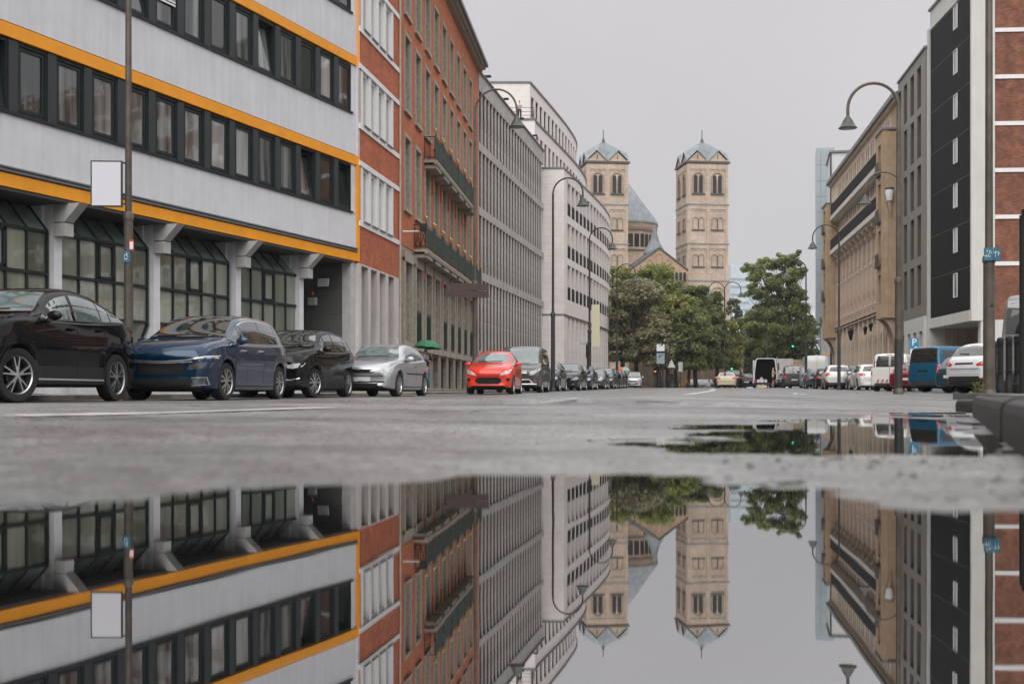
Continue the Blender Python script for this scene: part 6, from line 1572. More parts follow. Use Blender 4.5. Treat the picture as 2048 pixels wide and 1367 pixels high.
    def proj(view, a, b_):
        if view == 'f': o, d, nr = Vector((L, a, b_)), Vector((-1, 0, 0)), (hw * .9 * (1 if a > 0 else -1), )
        elif view == 'r': o, d = Vector((-L, a, b_)), Vector((1, 0, 0))
        elif view == 'l': o, d = Vector((a, 3, b_)), Vector((0, -1, 0))
        else: o, d = Vector((a, -3, b_)), Vector((0, 1, 0))
        h = bvh.ray_cast(o, d)
        if h[0] is None: 
            q = Vector((0 if view in 'lr' and view == 'l' else 0, 0, 0)); o2 = Vector(((L/2 - .1) if view == 'f' else (-L/2 + .1 if view == 'r' else a), a if view in 'fr' else (hw if view == 'l' else -hw), b_)); h = bvh.find_nearest(o2)
        nn = h[1]
        if nn.dot(d) > 0: nn = -nn
        return h[0], nn
    def patch(nm, poly, view, m, off=.006, cuts=2, parent=None, rim_=None):
        b2 = bmesh.new(); f2 = b2.faces.new([b2.verts.new((p[0], p[1], 0)) for p in poly]); bmesh.ops.triangulate(b2, faces=[f2])
        for _ in range(cuts): bmesh.ops.subdivide_edges(b2, edges=[e_ for e_ in b2.edges if e_.calc_length() > .10], cuts=1, use_grid_fill=True); bmesh.ops.triangulate(b2, faces=b2.faces[:])
        for v in b2.verts: h_, nn = proj(view, v.co.x, v.co.y); v.co = h_ + nn * off
        # a thin turned-in edge gives the piece its thickness
        ed = [e_ for e_ in b2.edges if e_.is_boundary]; r_ = bmesh.ops.extrude_edge_only(b2, edges=ed)
        dd = {'f': Vector((-1,0,0)), 'r': Vector((1,0,0)), 'l': Vector((0,-1,0)), 's': Vector((0,1,0))}[view]
        for v in r_['geom']:
            if isinstance(v, bmesh.types.BMVert): v.co += dd * (off + .008)
        bmesh.ops.recalc_face_normals(b2, faces=b2.faces[:])
        mm = bpy.data.meshes.new(nm); b2.to_mesh(mm); b2.free(); mm.materials.append(M[m] if isinstance(m, str) else m); mm.polygons.foreach_set('use_smooth', [True] * len(mm.polygons)); mm.set_sharp_from_angle(angle=R(40))
        return link(nm, mm, parent or t)
    def glass_patch(nm, z0, z1, w0, w1, view, m, off=.010, top_bow=.015, nu=12, nv=9):
        """a smooth pane: every row is a shallow parabola between the body's middle and its edges"""
        mbp = MB(); vs_ = []
        for j in range(nv + 1):
            f_ = j / nv; w__ = w0 + (w1 - w0) * f_
            z__ = z0 + (z1 - z0) * f_
            hc_, n0 = proj(view, 0, z__); he_, n1 = proj(view, w__ * .97, z__)
            for i in range(nu + 1):
                g_ = 2 * i / nu - 1; xx = hc_[0] + (he_[0] - hc_[0]) * abs(g_) ** 2.0
                vs_.append(Vector((xx, g_ * w__, z__ + top_bow * f_ * (1 - g_ * g_))) + Vector((n0[0], 0, n0[2])) * off)
        k_ = nu + 1; mbp.add(vs_, [(j*k_+i, j*k_+i+1, (j+1)*k_+i+1, (j+1)*k_+i) for j in range(nv) for i in range(nu)])
        me3 = mbp.mesh(nm, m, True); b2 = bmesh.new(); b2.from_mesh(me3)
        r_ = bmesh.ops.extrude_edge_only(b2, edges=[e_ for e_ in b2.edges if e_.is_boundary])
        for v in r_['geom']:
            if isinstance(v, bmesh.types.BMVert): v.co += Vector((-.03 if view == 'f' else .03, 0, -.01))
        bmesh.ops.recalc_face_normals(b2, faces=b2.faces[:]); b2.to_mesh(me3); b2.free(); me3.polygons.foreach_set('use_smooth', [True] * len(me3.polygons)); me3.set_sharp_from_angle(angle=R(35))
        return link(nm, me3, t)
    X_ = lambda q: L / 2 - q * L
    zc, zr = top(sh['cowl']) + .015, top(sh['roof']) - .035
    wc = hw - .21; wrf = hw - tumble - .21
    if kind in ('van', 'kangoo'): wrf = hw - .24
    glass_patch('windshield', zc, zr, wc, wrf, 'f', M[glass])
    if detail > 1:
        patch('wiper', [(-wc * .8, zc + .012), (wc*.55, zc + .03), (wc * .55, zc + .048), (-wc*.8, zc + .035)], 'f', 'gap', off=.02, cuts=2)
    zr0, zr1 = top(sh['rg']) + .02 if kind not in ('van', 'kangoo') else belt(.9) + .08, top(sh['rr']) - .045
    if kind in ('van', 'kangoo'): zr1 = H * .93
    rw0, rw1 = hw - .26, hw - tumble - .25
    if kind in ('van', 'kangoo'): rw0, rw1 = hw - .16, hw - .2
    if not (rear and rear.get('nowin')): 
        if rear and rear.get('split'):
            for s_ in (-1, 1): patch('rear_window', [(s_ * .04, zr0), (s_ * rw0, zr0), (s_ * rw1, zr1), (s_ * .04, zr1)], 'r', 'car_glass', cuts=2)
        else: glass_patch('rear_window', zr0, zr1, rw0, rw1, 'r', M['car_glass'])
    # side windows follow the roof curve
    sides = side or 'ls'
    for v in 'ls':
        for wi_, (q0, q1) in enumerate(sh['win']):
            if kind == 'van' and wi_ > 0 and (side == 'panel'): continue
            lo = []; up_ = []
            for i in range(7):
                q = q0 + (q1 - q0) * i / 6; lo.append((X_(q), belt(q) + .035)); u_ = max(belt(q) + .05, top(q) - .115 if kind not in ('van', 'kangoo') else min(top(q) - .115, H * .90)); up_.append((X_(q), u_))
            patch('side_window', lo + up_[::-1], v, glass if kind != 'van' else 'car_glass', off=.004, cuts=2)
        if detail > 1 and doors:
            for q in {sh['win'][0][0] + .0, (sh['win'][0][1] + sh['win'][1][0]) / 2, (sh['win'][1][1] + .005)}:
                patch('door_gap', [(X_(q) - .004, clear + .14 if not (abs(q - xw[1]) * L < Ra + .03) else Rw * 2 + .12), (X_(q) + .004, clear + .14 if not (abs(q - xw[1]) * L < Ra + .03) else Rw * 2 + .12), (X_(q) + .004, belt(q) + .0), (X_(q) - .004, belt(q) + .0)], v, 'gap', off=.0015, cuts=3)
            for q in (sh['win'][0][1] - .035, sh['win'][1][1] - .03)[:1 if kind == 'hatch3' else 2]:
                zz = belt(q) - .10
                patch('door_handle', [(X_(q) - .09, zz - .014), (X_(q) + .09, zz - .014), (X_(q) + .09, zz + .014), (X_(q) - .09, zz + .014)], v, 'chrome' if extra and extra.get('chrome_handle') else (M[pm] if isinstance(pm, str) else pm), off=.035, cuts=1)
            q = (xw[0] * L + Ra + .05) / L; q2 = (xw[1] * L - Ra - .05) / L
            patch('sill_trim', [(X_(q2), clear + .075), (X_(q), clear + .075), (X_(q), clear + .1), (X_(q2), clear + .1)], v, (extra or {}).get('sill', 'cladding'), off=.01, cuts=3)
    # mirrors
    mq = sh['win'][0][0] + .035; mm_ = MB().lathe([(0, -.045), (.055, -.04), (.085, -.01), (.09, .03), (.07, .05), (0, .055)], 14, (0, 0, 0), 'x')
    me2 = mm_.mesh('mirror', (M[pm] if isinstance(pm, str) else pm), True, 60)
    for s_ in (-1, 1):
        o = link('mirror', me2, t, (X_(mq), s_ * (hw + .05), belt(mq) + .085), None, (.8, 1.3, .80)); 
        MB().box(-.03, .03, -.1 if s_ > 0 else 0, 0 if s_ > 0 else .1, -.05, .0).build('mirror_arm', M['cladding'], t).location = (X_(mq), s_ * (hw + .03), belt(mq) + .05)
    # underbody and wheels
    MB().box(-L/2 + .25, L/2 - .25, -hw + .24, hw - .24, clear - .02, H * .5).build('underbody', M['under'], t)
    ty, rim, bk = wheel_meshes(Rw, rimst)
    for q in xw:
        for s_ in (-1, 1):
            w = link('wheel', ty, t, (X_(q), s_ * (hw - .135), Rw), (0, 0, (0 if s_ > 0 else math.pi) + (R(steer) if q == xw[0] else 0)))
            link('rim', rim, w); link('brake_disc', bk, w)
            if detail > 1:
                n_ = 14; am = MB(); 
                for i in range(n_):
                    a0, a1 = math.pi * i / n_ - .0, math.pi * (i+1) / n_; p_ = []
                    for a in (a0, a1):
                        for r_ in (Ra - .004, Ra + (.035 if clad else .006)):
                            px_, pz_ = X_(q) + math.cos(a) * r_, max(Rw + math.sin(a) * r_, clear + .02); h_, nn = proj('l' if s_ > 0 else 's', px_, pz_ + .006); p_.append((px_, h_[1] + (.010 if clad else .003) * s_, pz_))
                    am.add([p_[0], p_[1], p_[3], p_[2]], [(0, 1, 2, 3)])
                am.build('wheel_arch', M['cladding'] if clad else (M[pm] if isinstance(pm, str) else pm), t)
    # front
    fr = dict(head=[(hw*.50, .36), (hw*.90, .39), (hw*.93, .47), (hw*.80, .485), (hw*.52, .415)], grille=[(-hw*.42, .375), (hw*.42, .375), (hw*.44, .42), (-hw*.44, .42)], intake=[(-hw*.6, .2), (hw*.6, .2), (hw*.55, .30), (-hw*.55, .30)], hm='lamp_clear', pz=.30)
    if kind == 'van': fr.update(head=[(hw*.50, .31), (hw*.90, .34), (hw*.93, .42), (hw*.80, .43), (hw*.55, .375)], grille=[(-hw*.45, .31), (hw*.45, .31), (hw*.48, .38), (-hw*.48, .38)], intake=[(-hw*.6, .14), (hw*.6, .14), (hw*.55, .22), (-hw*.55, .22)], pz=.22)
    if front: fr.update(front)
    if toward:
        for s_ in (-1, 1):
            patch('headlight', [(s_ * a, b_ * H) for a, b_ in fr['head']], 'f', fr['hm'], off=.008, cuts=3)
            if fr.get('fog'): patch('fog_light', [(s_ * a, b_ * H) for a, b_ in fr['fog']], 'f', fr.get('fogm', 'lamp_dark'), off=.008, cuts=2)
        patch('grille', [(a, b_ * H) for a, b_ in fr['grille']], 'f', fr.get('gm', 'gap'), off=.006, cuts=3)
        if fr.get('bars'):
            (g0, g1) = fr['bars'][:2]; n_ = fr['bars'][2]
            for i in range(n_):
                zz = (g0 + (g1 - g0) * (i + .5) / n_) * H; wv = fr['bars'][3] * hw
                patch('grille_bar', [(-wv, zz - .008), (wv, zz - .008), (wv, zz + .008), (-wv, zz + .008)], 'f', 'chrome', off=.012, cuts=3)
        patch('air_intake', [(a, b_ * H) for a, b_ in fr['intake']], 'f', 'gap', off=.005, cuts=3)
        for nm, poly, m_ in fr.get('more', []): patch(nm, [(a, b_ * H) for a, b_ in poly], 'f', m_, off=.012, cuts=3)
        if fr.get('plate', 1): 
            pz = fr['pz'] * H; px0 = L/2 + .012 if 0 else None; h_, nn = proj('f', 0, pz)
            MB().box(h_[0] - .005, h_[0] + .018, -.26, .26, pz - .055, pz + .055).build('number_plate', M[plate], t)
    else:
        rd = dict(tail=[(hw*.62, .52), (hw*.93, .50), (hw*.95, .60), (hw*.70, .62)], pz=.42, bumper=[(-hw*.9, .17), (hw*.9, .17), (hw*.88, .25), (-hw*.88, .25)])
        if kind in ('van', 'kangoo'): rd.update(tail=[(hw*.86, .28), (hw*.985, .28), (hw*.985, .46), (hw*.88, .46)], pz=.36)
        if rear: rd.update(rear)
        for s_ in (-1, 1):
            patch('tail_light', [(s_ * a, b_ * H) for a, b_ in rd['tail']], 'r', rd.get('tm', 'lamp_red'), off=.010, cuts=2)
            if rd.get('inner'): patch('tail_light_lens', [(s_ * a, b_ * H) for a, b_ in rd['inner']], 'r', 'lamp_clear', off=.016, cuts=1)
            if rd.get('refl'): patch('reflector', [(s_ * a, b_ * H) for a, b_ in rd['refl']], 'r', 'lamp_red', off=.010, cuts=2)
        patch('rear_bumper', [(a, b_ * H) for a, b_ in rd['bumper']], 'r', rd.get('bm', 'cladding'), off=.012, cuts=3)
        if rd.get('split') or rd.get('seam'): patch('door_gap', [(-.006, .22*H), (.006, .22*H), (.006, .93*H), (-.006, .93*H)], 'r', 'gap', off=.012, cuts=3)
        else: patch('tailgate_gap', [(-hw*.72, .36*H), (hw*.72, .36*H), (hw*.72, .365*H), (-hw*.72, .365*H)], 'r', 'gap', off=.003, cuts=3)
        if rd.get('plate', 1): pz = rd['pz'] * H; h_, nn = proj('r', 0, pz); MB().box(h_[0] - .018, h_[0] + .005, -.26, .26, pz - .055, pz + .055).build('number_plate', M[plate], t)
        if rd.get('wiper', 1) and kind != 'sedan': patch('wiper', [(-.03, zr0 + .02), (.38, zr0 + .05), (.38, zr0 + .075), (-.03, zr0 + .06)], 'r', 'gap', off=.02, cuts=2)
        q = .5; patch('brake_light', [(-.16, top(sh['rr']) - .03), (.16, top(sh['rr']) - .03), (.16, top(sh['rr']) - .008), (-.16, top(sh['rr']) - .008)], 'r', 'lamp_red', off=.012, cuts=1)
        for nm, poly, m_ in rd.get('more', []): patch(nm, [(a, b_ * H) for a, b_ in poly], 'r', m_, off=.012, cuts=2)
    t_patch = patch; car.patch = patch; car.X_ = X_; car.top = top; car.belt = belt; car.proj = proj
    return t
for k_, c_, mt_, rg_ in (('p_black', (.004, .004, .005), 0, .22), ('p_blue', (.0015, .024, .062), .35, .2), ('p_black2', (.007, .0065, .0065), .1, .25), ('p_silver', (.40, .42, .44), .6, .3), ('p_red', (.72, .035, .012), .05, .25),
                      ('p_brown', (.085, .078, .07), .4, .28), ('p_dark', (.02, .024, .028), .3, .25), ('p_navy', (.012, .022, .035), .3, .25), ('p_grey', (.06, .065, .068), .4, .3), ('p_white', (.62, .63, .65), .0, .3),
                      ('p_ivory', (.66, .66, .63), 0, .3), ('p_caddy', (.004, .09, .17), .1, .3), ('p_maroon', (.16, .008, .012), .2, .25), ('p_teal', (.02, .06, .075), .3, .25), ('p_taxi', (.56, .47, .33), 0, .3), ('p_lsilver', (.5, .51, .52), .4, .3), ('p_vangrey', (.17, .175, .18), .2, .35)):
    M[k_] = paint(k_.replace('p_', 'car_paint_'), c_, mt_, rg_)
GL = 'row of parked cars along the left kerb'; GR = 'cars parked along the right side of the street'
H5 = .5
# 1 black coupe-like SUV
hw = 1.0
c = car('black coupe-shaped off-road car with five-spoke alloy wheels at the left edge', 'coupesuv', (-7.64, 18.40), 8.2, True, 'p_black', 4.76, 2.0, 1.75, 2.93, .90, .385, .25, group=GL, rimst='star', clad=True, steer=-16, glass='car_glass_l', extra=dict(sill='chrome'))
for v in 'l': 
    X_, top, belt = car.X_, car.top, car.belt
    car.patch('tail_light', [(X_(.975), .60*1.73), (X_(.925), .625*1.73), (X_(.93), .66*1.73), (X_(.965), .655*1.73)], v, 'lamp_red', off=.012, cuts=2)
    car.patch('window_trim', [(X_(.32), belt(.32) + .005), (X_(.87), belt(.87) + .005), (X_(.87), belt(.87) + .022), (X_(.32), belt(.32) + .022)], v, 'cladding', off=.01, cuts=3)
# 2 blue people carrier
hw = .915
car('metallic blue people carrier with a double chrome strip across its nose', 'mpv', (-5.78, 23.0), 8.5, True, 'p_blue', 4.44, 1.83, 1.62, 2.78, .86, .335, .17, group=GL, rimst='multi', steer=-4, glass='car_glass', roofm='car_glass', extra=dict(chrome_handle=1),
    front=dict(head=[(hw*.52, .325), (hw*.90, .345), (hw*.93, .405), (hw*.80, .41), (hw*.56, .385)], hm='lamp_dark', grille=[(-hw*.46, .28), (hw*.46, .28), (hw*.44, .385), (-hw*.44, .385)], intake=[(-hw*.66, .155), (hw*.66, .155), (hw*.62, .235), (-hw*.62, .235)], plate=0,
      fog=[(hw*.62, .165), (hw*.84, .175), (hw*.84, .235), (hw*.62, .225)], more=[
      ('chrome_strip', [(-hw*.97, .475), (-hw*.5, .425), (-hw*.1, .412), (hw*.1, .412), (hw*.5, .425), (hw*.97, .475), (hw*.97, .487), (hw*.5, .437), (hw*.1, .424), (-hw*.1, .424), (-hw*.5, .437), (-hw*.97, .487)], 'chrome'),
      ('chrome_strip', [(-hw*.62, .41), (-hw*.1, .397), (hw*.1, .397), (hw*.62, .41), (hw*.62, .418), (hw*.1, .406), (-hw*.1, .406), (-hw*.62, .418)], 'chrome'),
      ('daytime_light', [(hw*.60, .435), (hw*.96, .452), (hw*.96, .47), (hw*.62, .446)], 'lamp_clear'), ('daytime_light', [(-hw*.60, .435), (-hw*.96, .452), (-hw*.96, .47), (-hw*.62, .446)], 'lamp_clear'),
      ('fog_surround', [(hw*.60, .243), (hw*.86, .25), (hw*.88, .165), (hw*.60, .152), (hw*.60, .160), (hw*.865, .172), (hw*.85, .242), (hw*.60, .235)], 'rim'), ('fog_surround', [(-hw*.60, .243), (-hw*.86, .25), (-hw*.88, .165), (-hw*.60, .152), (-hw*.60, .160), (-hw*.865, .172), (-hw*.85, .242), (-hw*.60, .235)], 'rim')]))
X_, top, belt = car.X_, car.top, car.belt
tr_l = [(X_(.26), belt(.26) + .012), (X_(.905), belt(.905) + .012), (X_(.905), belt(.905) + .03), (X_(.26), belt(.26) + .03)]
car.patch('chrome_window_line', tr_l, 'l', 'chrome', off=.010, cuts=3)
arc = [(X_(.40 + .52 * i / 12), top(.40 + .52 * i / 12) - .100) for i in range(13)]
car.patch('chrome_roof_line', arc + [(a, b_ - .018) for a, b_ in arc[::-1]], 'l', 'chrome', off=.010, cuts=3)
car.patch('tail_light', [(X_(.99), .56*1.62), (X_(.955), .58*1.62), (X_(.955), .67*1.62), (X_(.98), .64*1.62)], 'l', 'lamp_red', off=.012, cuts=1)
# 3 black crossover
hw = .885
car('black crossover with clear headlights parked behind the blue people carrier', 'suv', (-5.13, 28.9), 9, True, 'p_black2', 4.3, 1.77, 1.63, 2.61, .83, .335, .19, group=GL, rimst='multi', steer=-14, clad=True,
    front=dict(head=[(hw*.46, .405), (hw*.66, .395), (hw*.86, .425), (hw*.90, .475), (hw*.68, .465), (hw*.48, .44)], hm='lamp_clear', grille=[(-hw*.46, .36), (hw*.46, .36), (hw*.50, .43), (-hw*.50, .43)], intake=[(-hw*.72, .19), (hw*.72, .19), (hw*.80, .25), (-hw*.80, .25)], plate=0,
      more=[('chrome_strip', [(-hw*.4, .40), (hw*.4, .40), (hw*.42, .415), (-hw*.42, .415)], 'rim_dark'), ('spoiler_strip', [(-hw*.8, .26), (-hw*.6, .235), (hw*.6, .235), (hw*.8, .26), (hw*.82, .272), (hw*.6, .248), (-hw*.6, .248), (-hw*.82, .272)], 'chrome')]))
X_, belt = car.X_, car.belt; car.patch('tail_light', [(X_(.985), .60*1.6), (X_(.93), .62*1.6), (X_(.94), .70*1.6), (X_(.97), .67*1.6)], 'l', 'lamp_red', off=.012, cuts=1)
# 4 silver three-door hatchback
hw = .855
car('silver three-door hatchback with a blank number plate, between crossover and red car', 'hatch3', (-3.52, 32.8), 10.5, True, 'p_silver', 4.11, 1.71, 1.43, 2.61, .79, .31, .16, group=GL, rimst='multi', steer=-3, glass='car_glass_l',
    front=dict(head=[(hw*.42, .415), (hw*.88, .43), (hw*.92, .52), (hw*.62, .515), (hw*.46, .47)], grille=[(-hw*.34, .425), (hw*.34, .425), (hw*.38, .485), (-hw*.38, .485)], intake=[(-hw*.55, .185), (hw*.55, .185), (hw*.52, .235), (-hw*.52, .235)], pz=.31,
      more=[('turn_signal', [(hw*.80, .45), (hw*.90, .455), (hw*.90, .50), (hw*.82, .50)], 'stone_pale'), ('bumper_line', [(-hw*.9, .36), (hw*.9, .36), (hw*.9, .368), (-hw*.9, .368)], 'gap'), ('lower_slot', [(-hw*.75, .25), (hw*.75, .25), (hw*.7, .275), (-hw*.7, .275)], 'gap')]))
X_ = car.X_; car.patch('rubbing_strip', [(X_(.80), .41*1.43), (X_(.36), .41*1.43), (X_(.36), .435*1.43), (X_(.80), .435*1.43)], 'l', 'cladding', off=.012, cuts=3)
# 5 red small car
hw = .83
car('small bright red hatchback facing the lens beside the brown van', 'hatch3', (-.60, 42.3), 6.8, True, 'p_red', 3.62, 1.66, 1.51, 2.30, .70, .30, .17, group=GL, rimst='multi', glass='car_glass_l', tumble=.17,
    front=dict(head=[(hw*.46, .40), (hw*.86, .46), (hw*.92, .55), (hw*.72, .525), (hw*.55, .46)], grille=[(-hw*.42, .22), (-hw*.54, .28), (-hw*.52, .34), (-hw*.38, .37), (hw*.38, .37), (hw*.52, .34), (hw*.54, .28), (hw*.42, .22)], intake=[(-hw*.35, .225), (hw*.35, .225), (hw*.38, .24), (-hw*.38, .24)], plate=0,
      fog=[(hw*.74, .30), (hw*.80, .285), (hw*.86, .30), (hw*.88, .33), (hw*.84, .355), (hw*.77, .355), (hw*.73, .33)], fogm='gap', more=[('bonnet_line', [(-hw*.45, .395), (hw*.45, .395), (hw*.45, .401), (-hw*.45, .401)], 'gap')]))
# 6 brown van
hw = .965
car('dark grey-brown passenger van with a three-bar grille behind the red car', 'van', (.50, 51.0), 6.6, True, 'p_brown', 5.1, 1.93, 1.93, 3.2, .90, .34, .2, name='parked_van', group=GL, rimst='multi', glass='car_glass_l', cat='van',
    front=dict(head=[(hw*.50, .36), (hw*.66, .36), (hw*.92, .46), (hw*.94, .52), (hw*.84, .50), (hw*.54, .42)], grille=[(-hw*.40, .355), (hw*.40, .355), (hw*.47, .40), (hw*.45, .455), (-hw*.45, .455), (-hw*.47, .40)], bars=(.365, .45, 3, .42), intake=[(-hw*.55, .19), (hw*.55, .19), (hw*.5, .25), (-hw*.5, .25)],
      fog=[(hw*.62, .20), (hw*.84, .22), (hw*.84, .26), (hw*.62, .24)], plate=0, more=[('chrome_strip', [(-hw*.8, .165), (hw*.8, .165), (hw*.82, .178), (-hw*.82, .178)], 'chrome'), ('chrome_strip', [(-hw*.5, .26), (hw*.5, .26), (hw*.62, .20), (hw*.64, .212), (hw*.5, .275), (-hw*.5, .275), (-hw*.64, .212), (-hw*.62, .20)], 'chrome')]))
mbx = None
def far_left(px_side, D, label, kind, pm, L, W_, H, **kw):
    """px_side: pixel of the street-side flank at mid length"""
    phi = kw.pop('phi', 9.5); X0 = px_x(px_side, D) - W_ / 2 * math.cos(R(phi))
    return car(label, kind, (X0, D), phi, True, pm, L, W_, H, kw.pop('wb', L * .62), L * .2, .31, .16, group=GL, detail=kw.pop('detail', 1), z=float(np.interp(D, BY, BZ)) - .0, **kw)
e_front = dict(bars=(.40, .47, 3, .33), grille=[(-.33, .385), (.33, .385), (.36, .48), (-.36, .48)])
far_left(1127, 59.5, 'dark blue-grey hatchback behind the brown van', 'hatch', 'p_navy', 4.2, 1.77, 1.46, plate='cladding')
far_left(1168, 65.5, 'black estate with a three-bar chrome grille, third behind the red car', 'sedan', 'p_dark', 4.85, 1.85, 1.47, front=e_front, plate='cladding', detail=2)
far_left(1191, 72.0, 'dark saloon parked between the black estate and the low coupe', 'sedan', 'p_navy', 4.6, 1.8, 1.44)
far_left(1215, 78.0, 'low dark grey coupe with slanting oval headlights', 'hatch3', 'p_grey', 4.4, 1.85, 1.32, front=dict(head=[(.42, .42), (.62, .39), (.80, .47), (.80, .60), (.64, .58)], hm='lamp_clear'))
far_left(1231, 84.5, 'black hatchback behind the low grey coupe', 'hatch', 'p_dark', 4.2, 1.78, 1.48)
far_left(1239.5, 90.5, 'black car, third from the far end of the left row', 'hatch', 'p_black', 4.2, 1.78, 1.5)
far_left(1247.5, 96.5, 'dark grey car, second from the far end of the left row', 'sedan', 'p_grey', 4.4, 1.78, 1.46)
far_left(1253.5, 102.5, 'dark car at the far end of the left row before the silver minivan', 'hatch', 'p_navy', 4.2, 1.78, 1.5)
car('pale silver minivan facing the lens at the far left end of the street', 'mpv', (px_x(1266, 115) + .2, 116.5), 8, True, 'p_lsilver', 4.3, 1.75, 1.62, 2.6, .8, .31, .16, group=GL, detail=1, z=.58, front=dict(hm='lamp_clear'))
# right side
def R_car(label, kind, pxr, Dr, phi, pm, L, W_, H, toward=False, **kw):
    """pxr, Dr: middle of the end nearest the lens"""
    X0, Y0 = px_x(pxr, Dr), Dr; ph = R(phi); X0 += math.sin(ph) * L / 2; Y0 += math.cos(ph) * L / 2
    zz = kw.pop('z', None)
    if zz is None: zz = float(np.interp(Dr, BY, BZ)) + .02
    return car(label, kind, (X0, Y0), phi, toward, pm, L, W_, H, kw.pop('wb', L * .61), L * .2, kw.pop('Rw', .32), kw.pop('clear', .18), group=kw.pop('group', GR), detail=kw.pop('detail', 1), z=zz, **kw)
hw = .92
R_car('white compact off-road car seen from behind next to the right lamp pole', 'suv', 1926, 38.6, 64, 'p_white', 4.5, 1.84, 1.69, detail=2, rimst='multi', Rw=.345, clear=.21, clad=True, z=.10,
      rear=dict(tail=[(hw*.52, .555), (hw*.60, .52), (hw*.95, .53), (hw*.96, .625), (hw*.74, .605)], inner=[(hw*.72, .55), (hw*.90, .553), (hw*.90, .595), (hw*.76, .59)], bumper=[(-hw*.85, .17), (hw*.85, .17), (hw*.66, .33), (-hw*.66, .33)], refl=[(hw*.60, .26), (hw*.88, .28), (hw*.88, .31), (hw*.62, .29)], plate=0,
       more=[('plate_recess', [(-hw*.42, .555), (hw*.42, .555), (hw*.38, .585), (-hw*.38, .585)], 'gap'), ('tailgate_line', [(-hw*.7, .47), (hw*.7, .47), (hw*.7, .476), (-hw*.7, .476)], 'p_silver')]))
R_car('dark teal car squeezed between the blue van and the white off-road car', 'hatch', 1898, 44.5, 62, 'p_teal', 4.1, 1.7, 1.45, z=.12, rear=dict(bm='p_teal'))
hw = .9
R_car('blue delivery van with rear windows parked in front of the passage', 'kangoo', 1845, 47.5, 66, 'p_caddy', 4.4, 1.79, 1.83, detail=2, name='parked_van', cat='van', z=.15, rear=dict(tail=[(hw*.84, .41), (hw*.985, .41), (hw*.985, .585), (hw*.86, .585)], inner=[(hw*.88, .47), (hw*.97, .47), (hw*.97, .52), (hw*.88, .52)], bumper=[(-hw*.97, .15), (hw*.97, .15), (hw*.97, .25), (-hw*.97, .25)], bm='p_grey', plate=0,
      more=[('plate_recess', [(-hw*.3, .44), (hw*.3, .44), (hw*.3, .48), (-hw*.3, .48)], 'gap')]))
R_car('dark red car partly hidden behind the near right lamp pole', 'hatch', 1806, 53.5, 50, 'p_maroon', 4.1, 1.75, 1.36, z=.17, rear=dict(bm='p_maroon', tail=[(.55, .60), (.80, .58), (.80, .68), (.6, .68)]))
R_car('silver minivan with a roof spoiler showing above the dark red car', 'mpv', 1812, 61.5, 45, 'p_lsilver', 4.6, 1.85, 1.74, z=.27)
hw = .9
R_car('white delivery van with red and white warning stripes left of the lamp pole', 'kangoo', 1779, 57.5, 30, 'p_ivory', 4.3, 1.83, 1.82, detail=2, name='parked_van', cat='van', z=.2, rear=dict(split=1, bumper=[(-hw*.97, .13), (hw*.97, .13), (hw*.97, .22), (-hw*.97, .22)], bm='p_grey', plate=0, tail=[(hw*.9, .42), (hw*.985, .42), (hw*.985, .56), (hw*.9, .56)],
      more=[('door_handle', [(-hw*.85, .455), (-hw*.4, .455), (-hw*.4, .485), (-hw*.85, .485)], 'gap')] + [('warning_stripe', [(x0 * hw, .235), ((x0 + .09) * hw, .235), ((x0 + .09 + s_ * .08) * hw, .315), ((x0 + s_ * .08) * hw, .315)], 'lamp_red') for x0, s_ in ((-.92, 1), (-.68, 1), (-.42, 1), (-.14, -1), (.12, -1), (.36, -1), (.6, -1))]))
hw = .9
R_car('white hatchback with round red tail lights left of the striped van', 'hatch', 1750, 67.5, 7, 'p_ivory', 4.4, 1.8, 1.50, detail=2, rear=dict(tail=[(hw*.52, .57), (hw*.62, .53), (hw*.9, .54), (hw*.92, .62), (hw*.8, .635), (hw*.6, .63)], bm='p_ivory', refl=[(hw*.7, .24), (hw*.9, .25), (hw*.9, .27), (hw*.7, .26)]))
R_car('dark navy hatchback half hidden behind the white hatchback', 'hatch', 1724, 73.5, 9, 'p_navy', 4.2, 1.76, 1.52, rear=dict(inner=[(.7, .53), (.80, .52), (.80, .58), (.72, .58)]))
hw = .885
R_car('cream white crossover with rounded rear window under the tan building', 'suv', 1679, 75.5, 10, 'p_ivory', 4.14, 1.77, 1.58, detail=2, clad=True, rear=dict(tail=[(hw*.64, .60), (hw*.86, .52), (hw*.93, .56), (hw*.86, .66), (hw*.72, .68)], bumper=[(-hw*.7, .17), (hw*.7, .17), (hw*.75, .28), (-hw*.75, .28)], refl=[(hw*.74, .26), (hw*.92, .27), (hw*.92, .34), (hw*.78, .33)], pz=.45, plate=0))
R_car('black hatchback just left of and behind the cream crossover', 'hatch', 1657, 84, 10, 'p_black', 4.1, 1.75, 1.45)
R_car('small dark teal car with rounded roof in front of the big white van', 'hatch3', 1635, 88, 9, 'p_teal', 3.57, 1.63, 1.49, detail=2, rear=dict(tail=[(.62, .42), (.76, .42), (.72, .60), (.64, .60)], bm='p_teal', plate='plate', pz=.48))
hw = 1.02
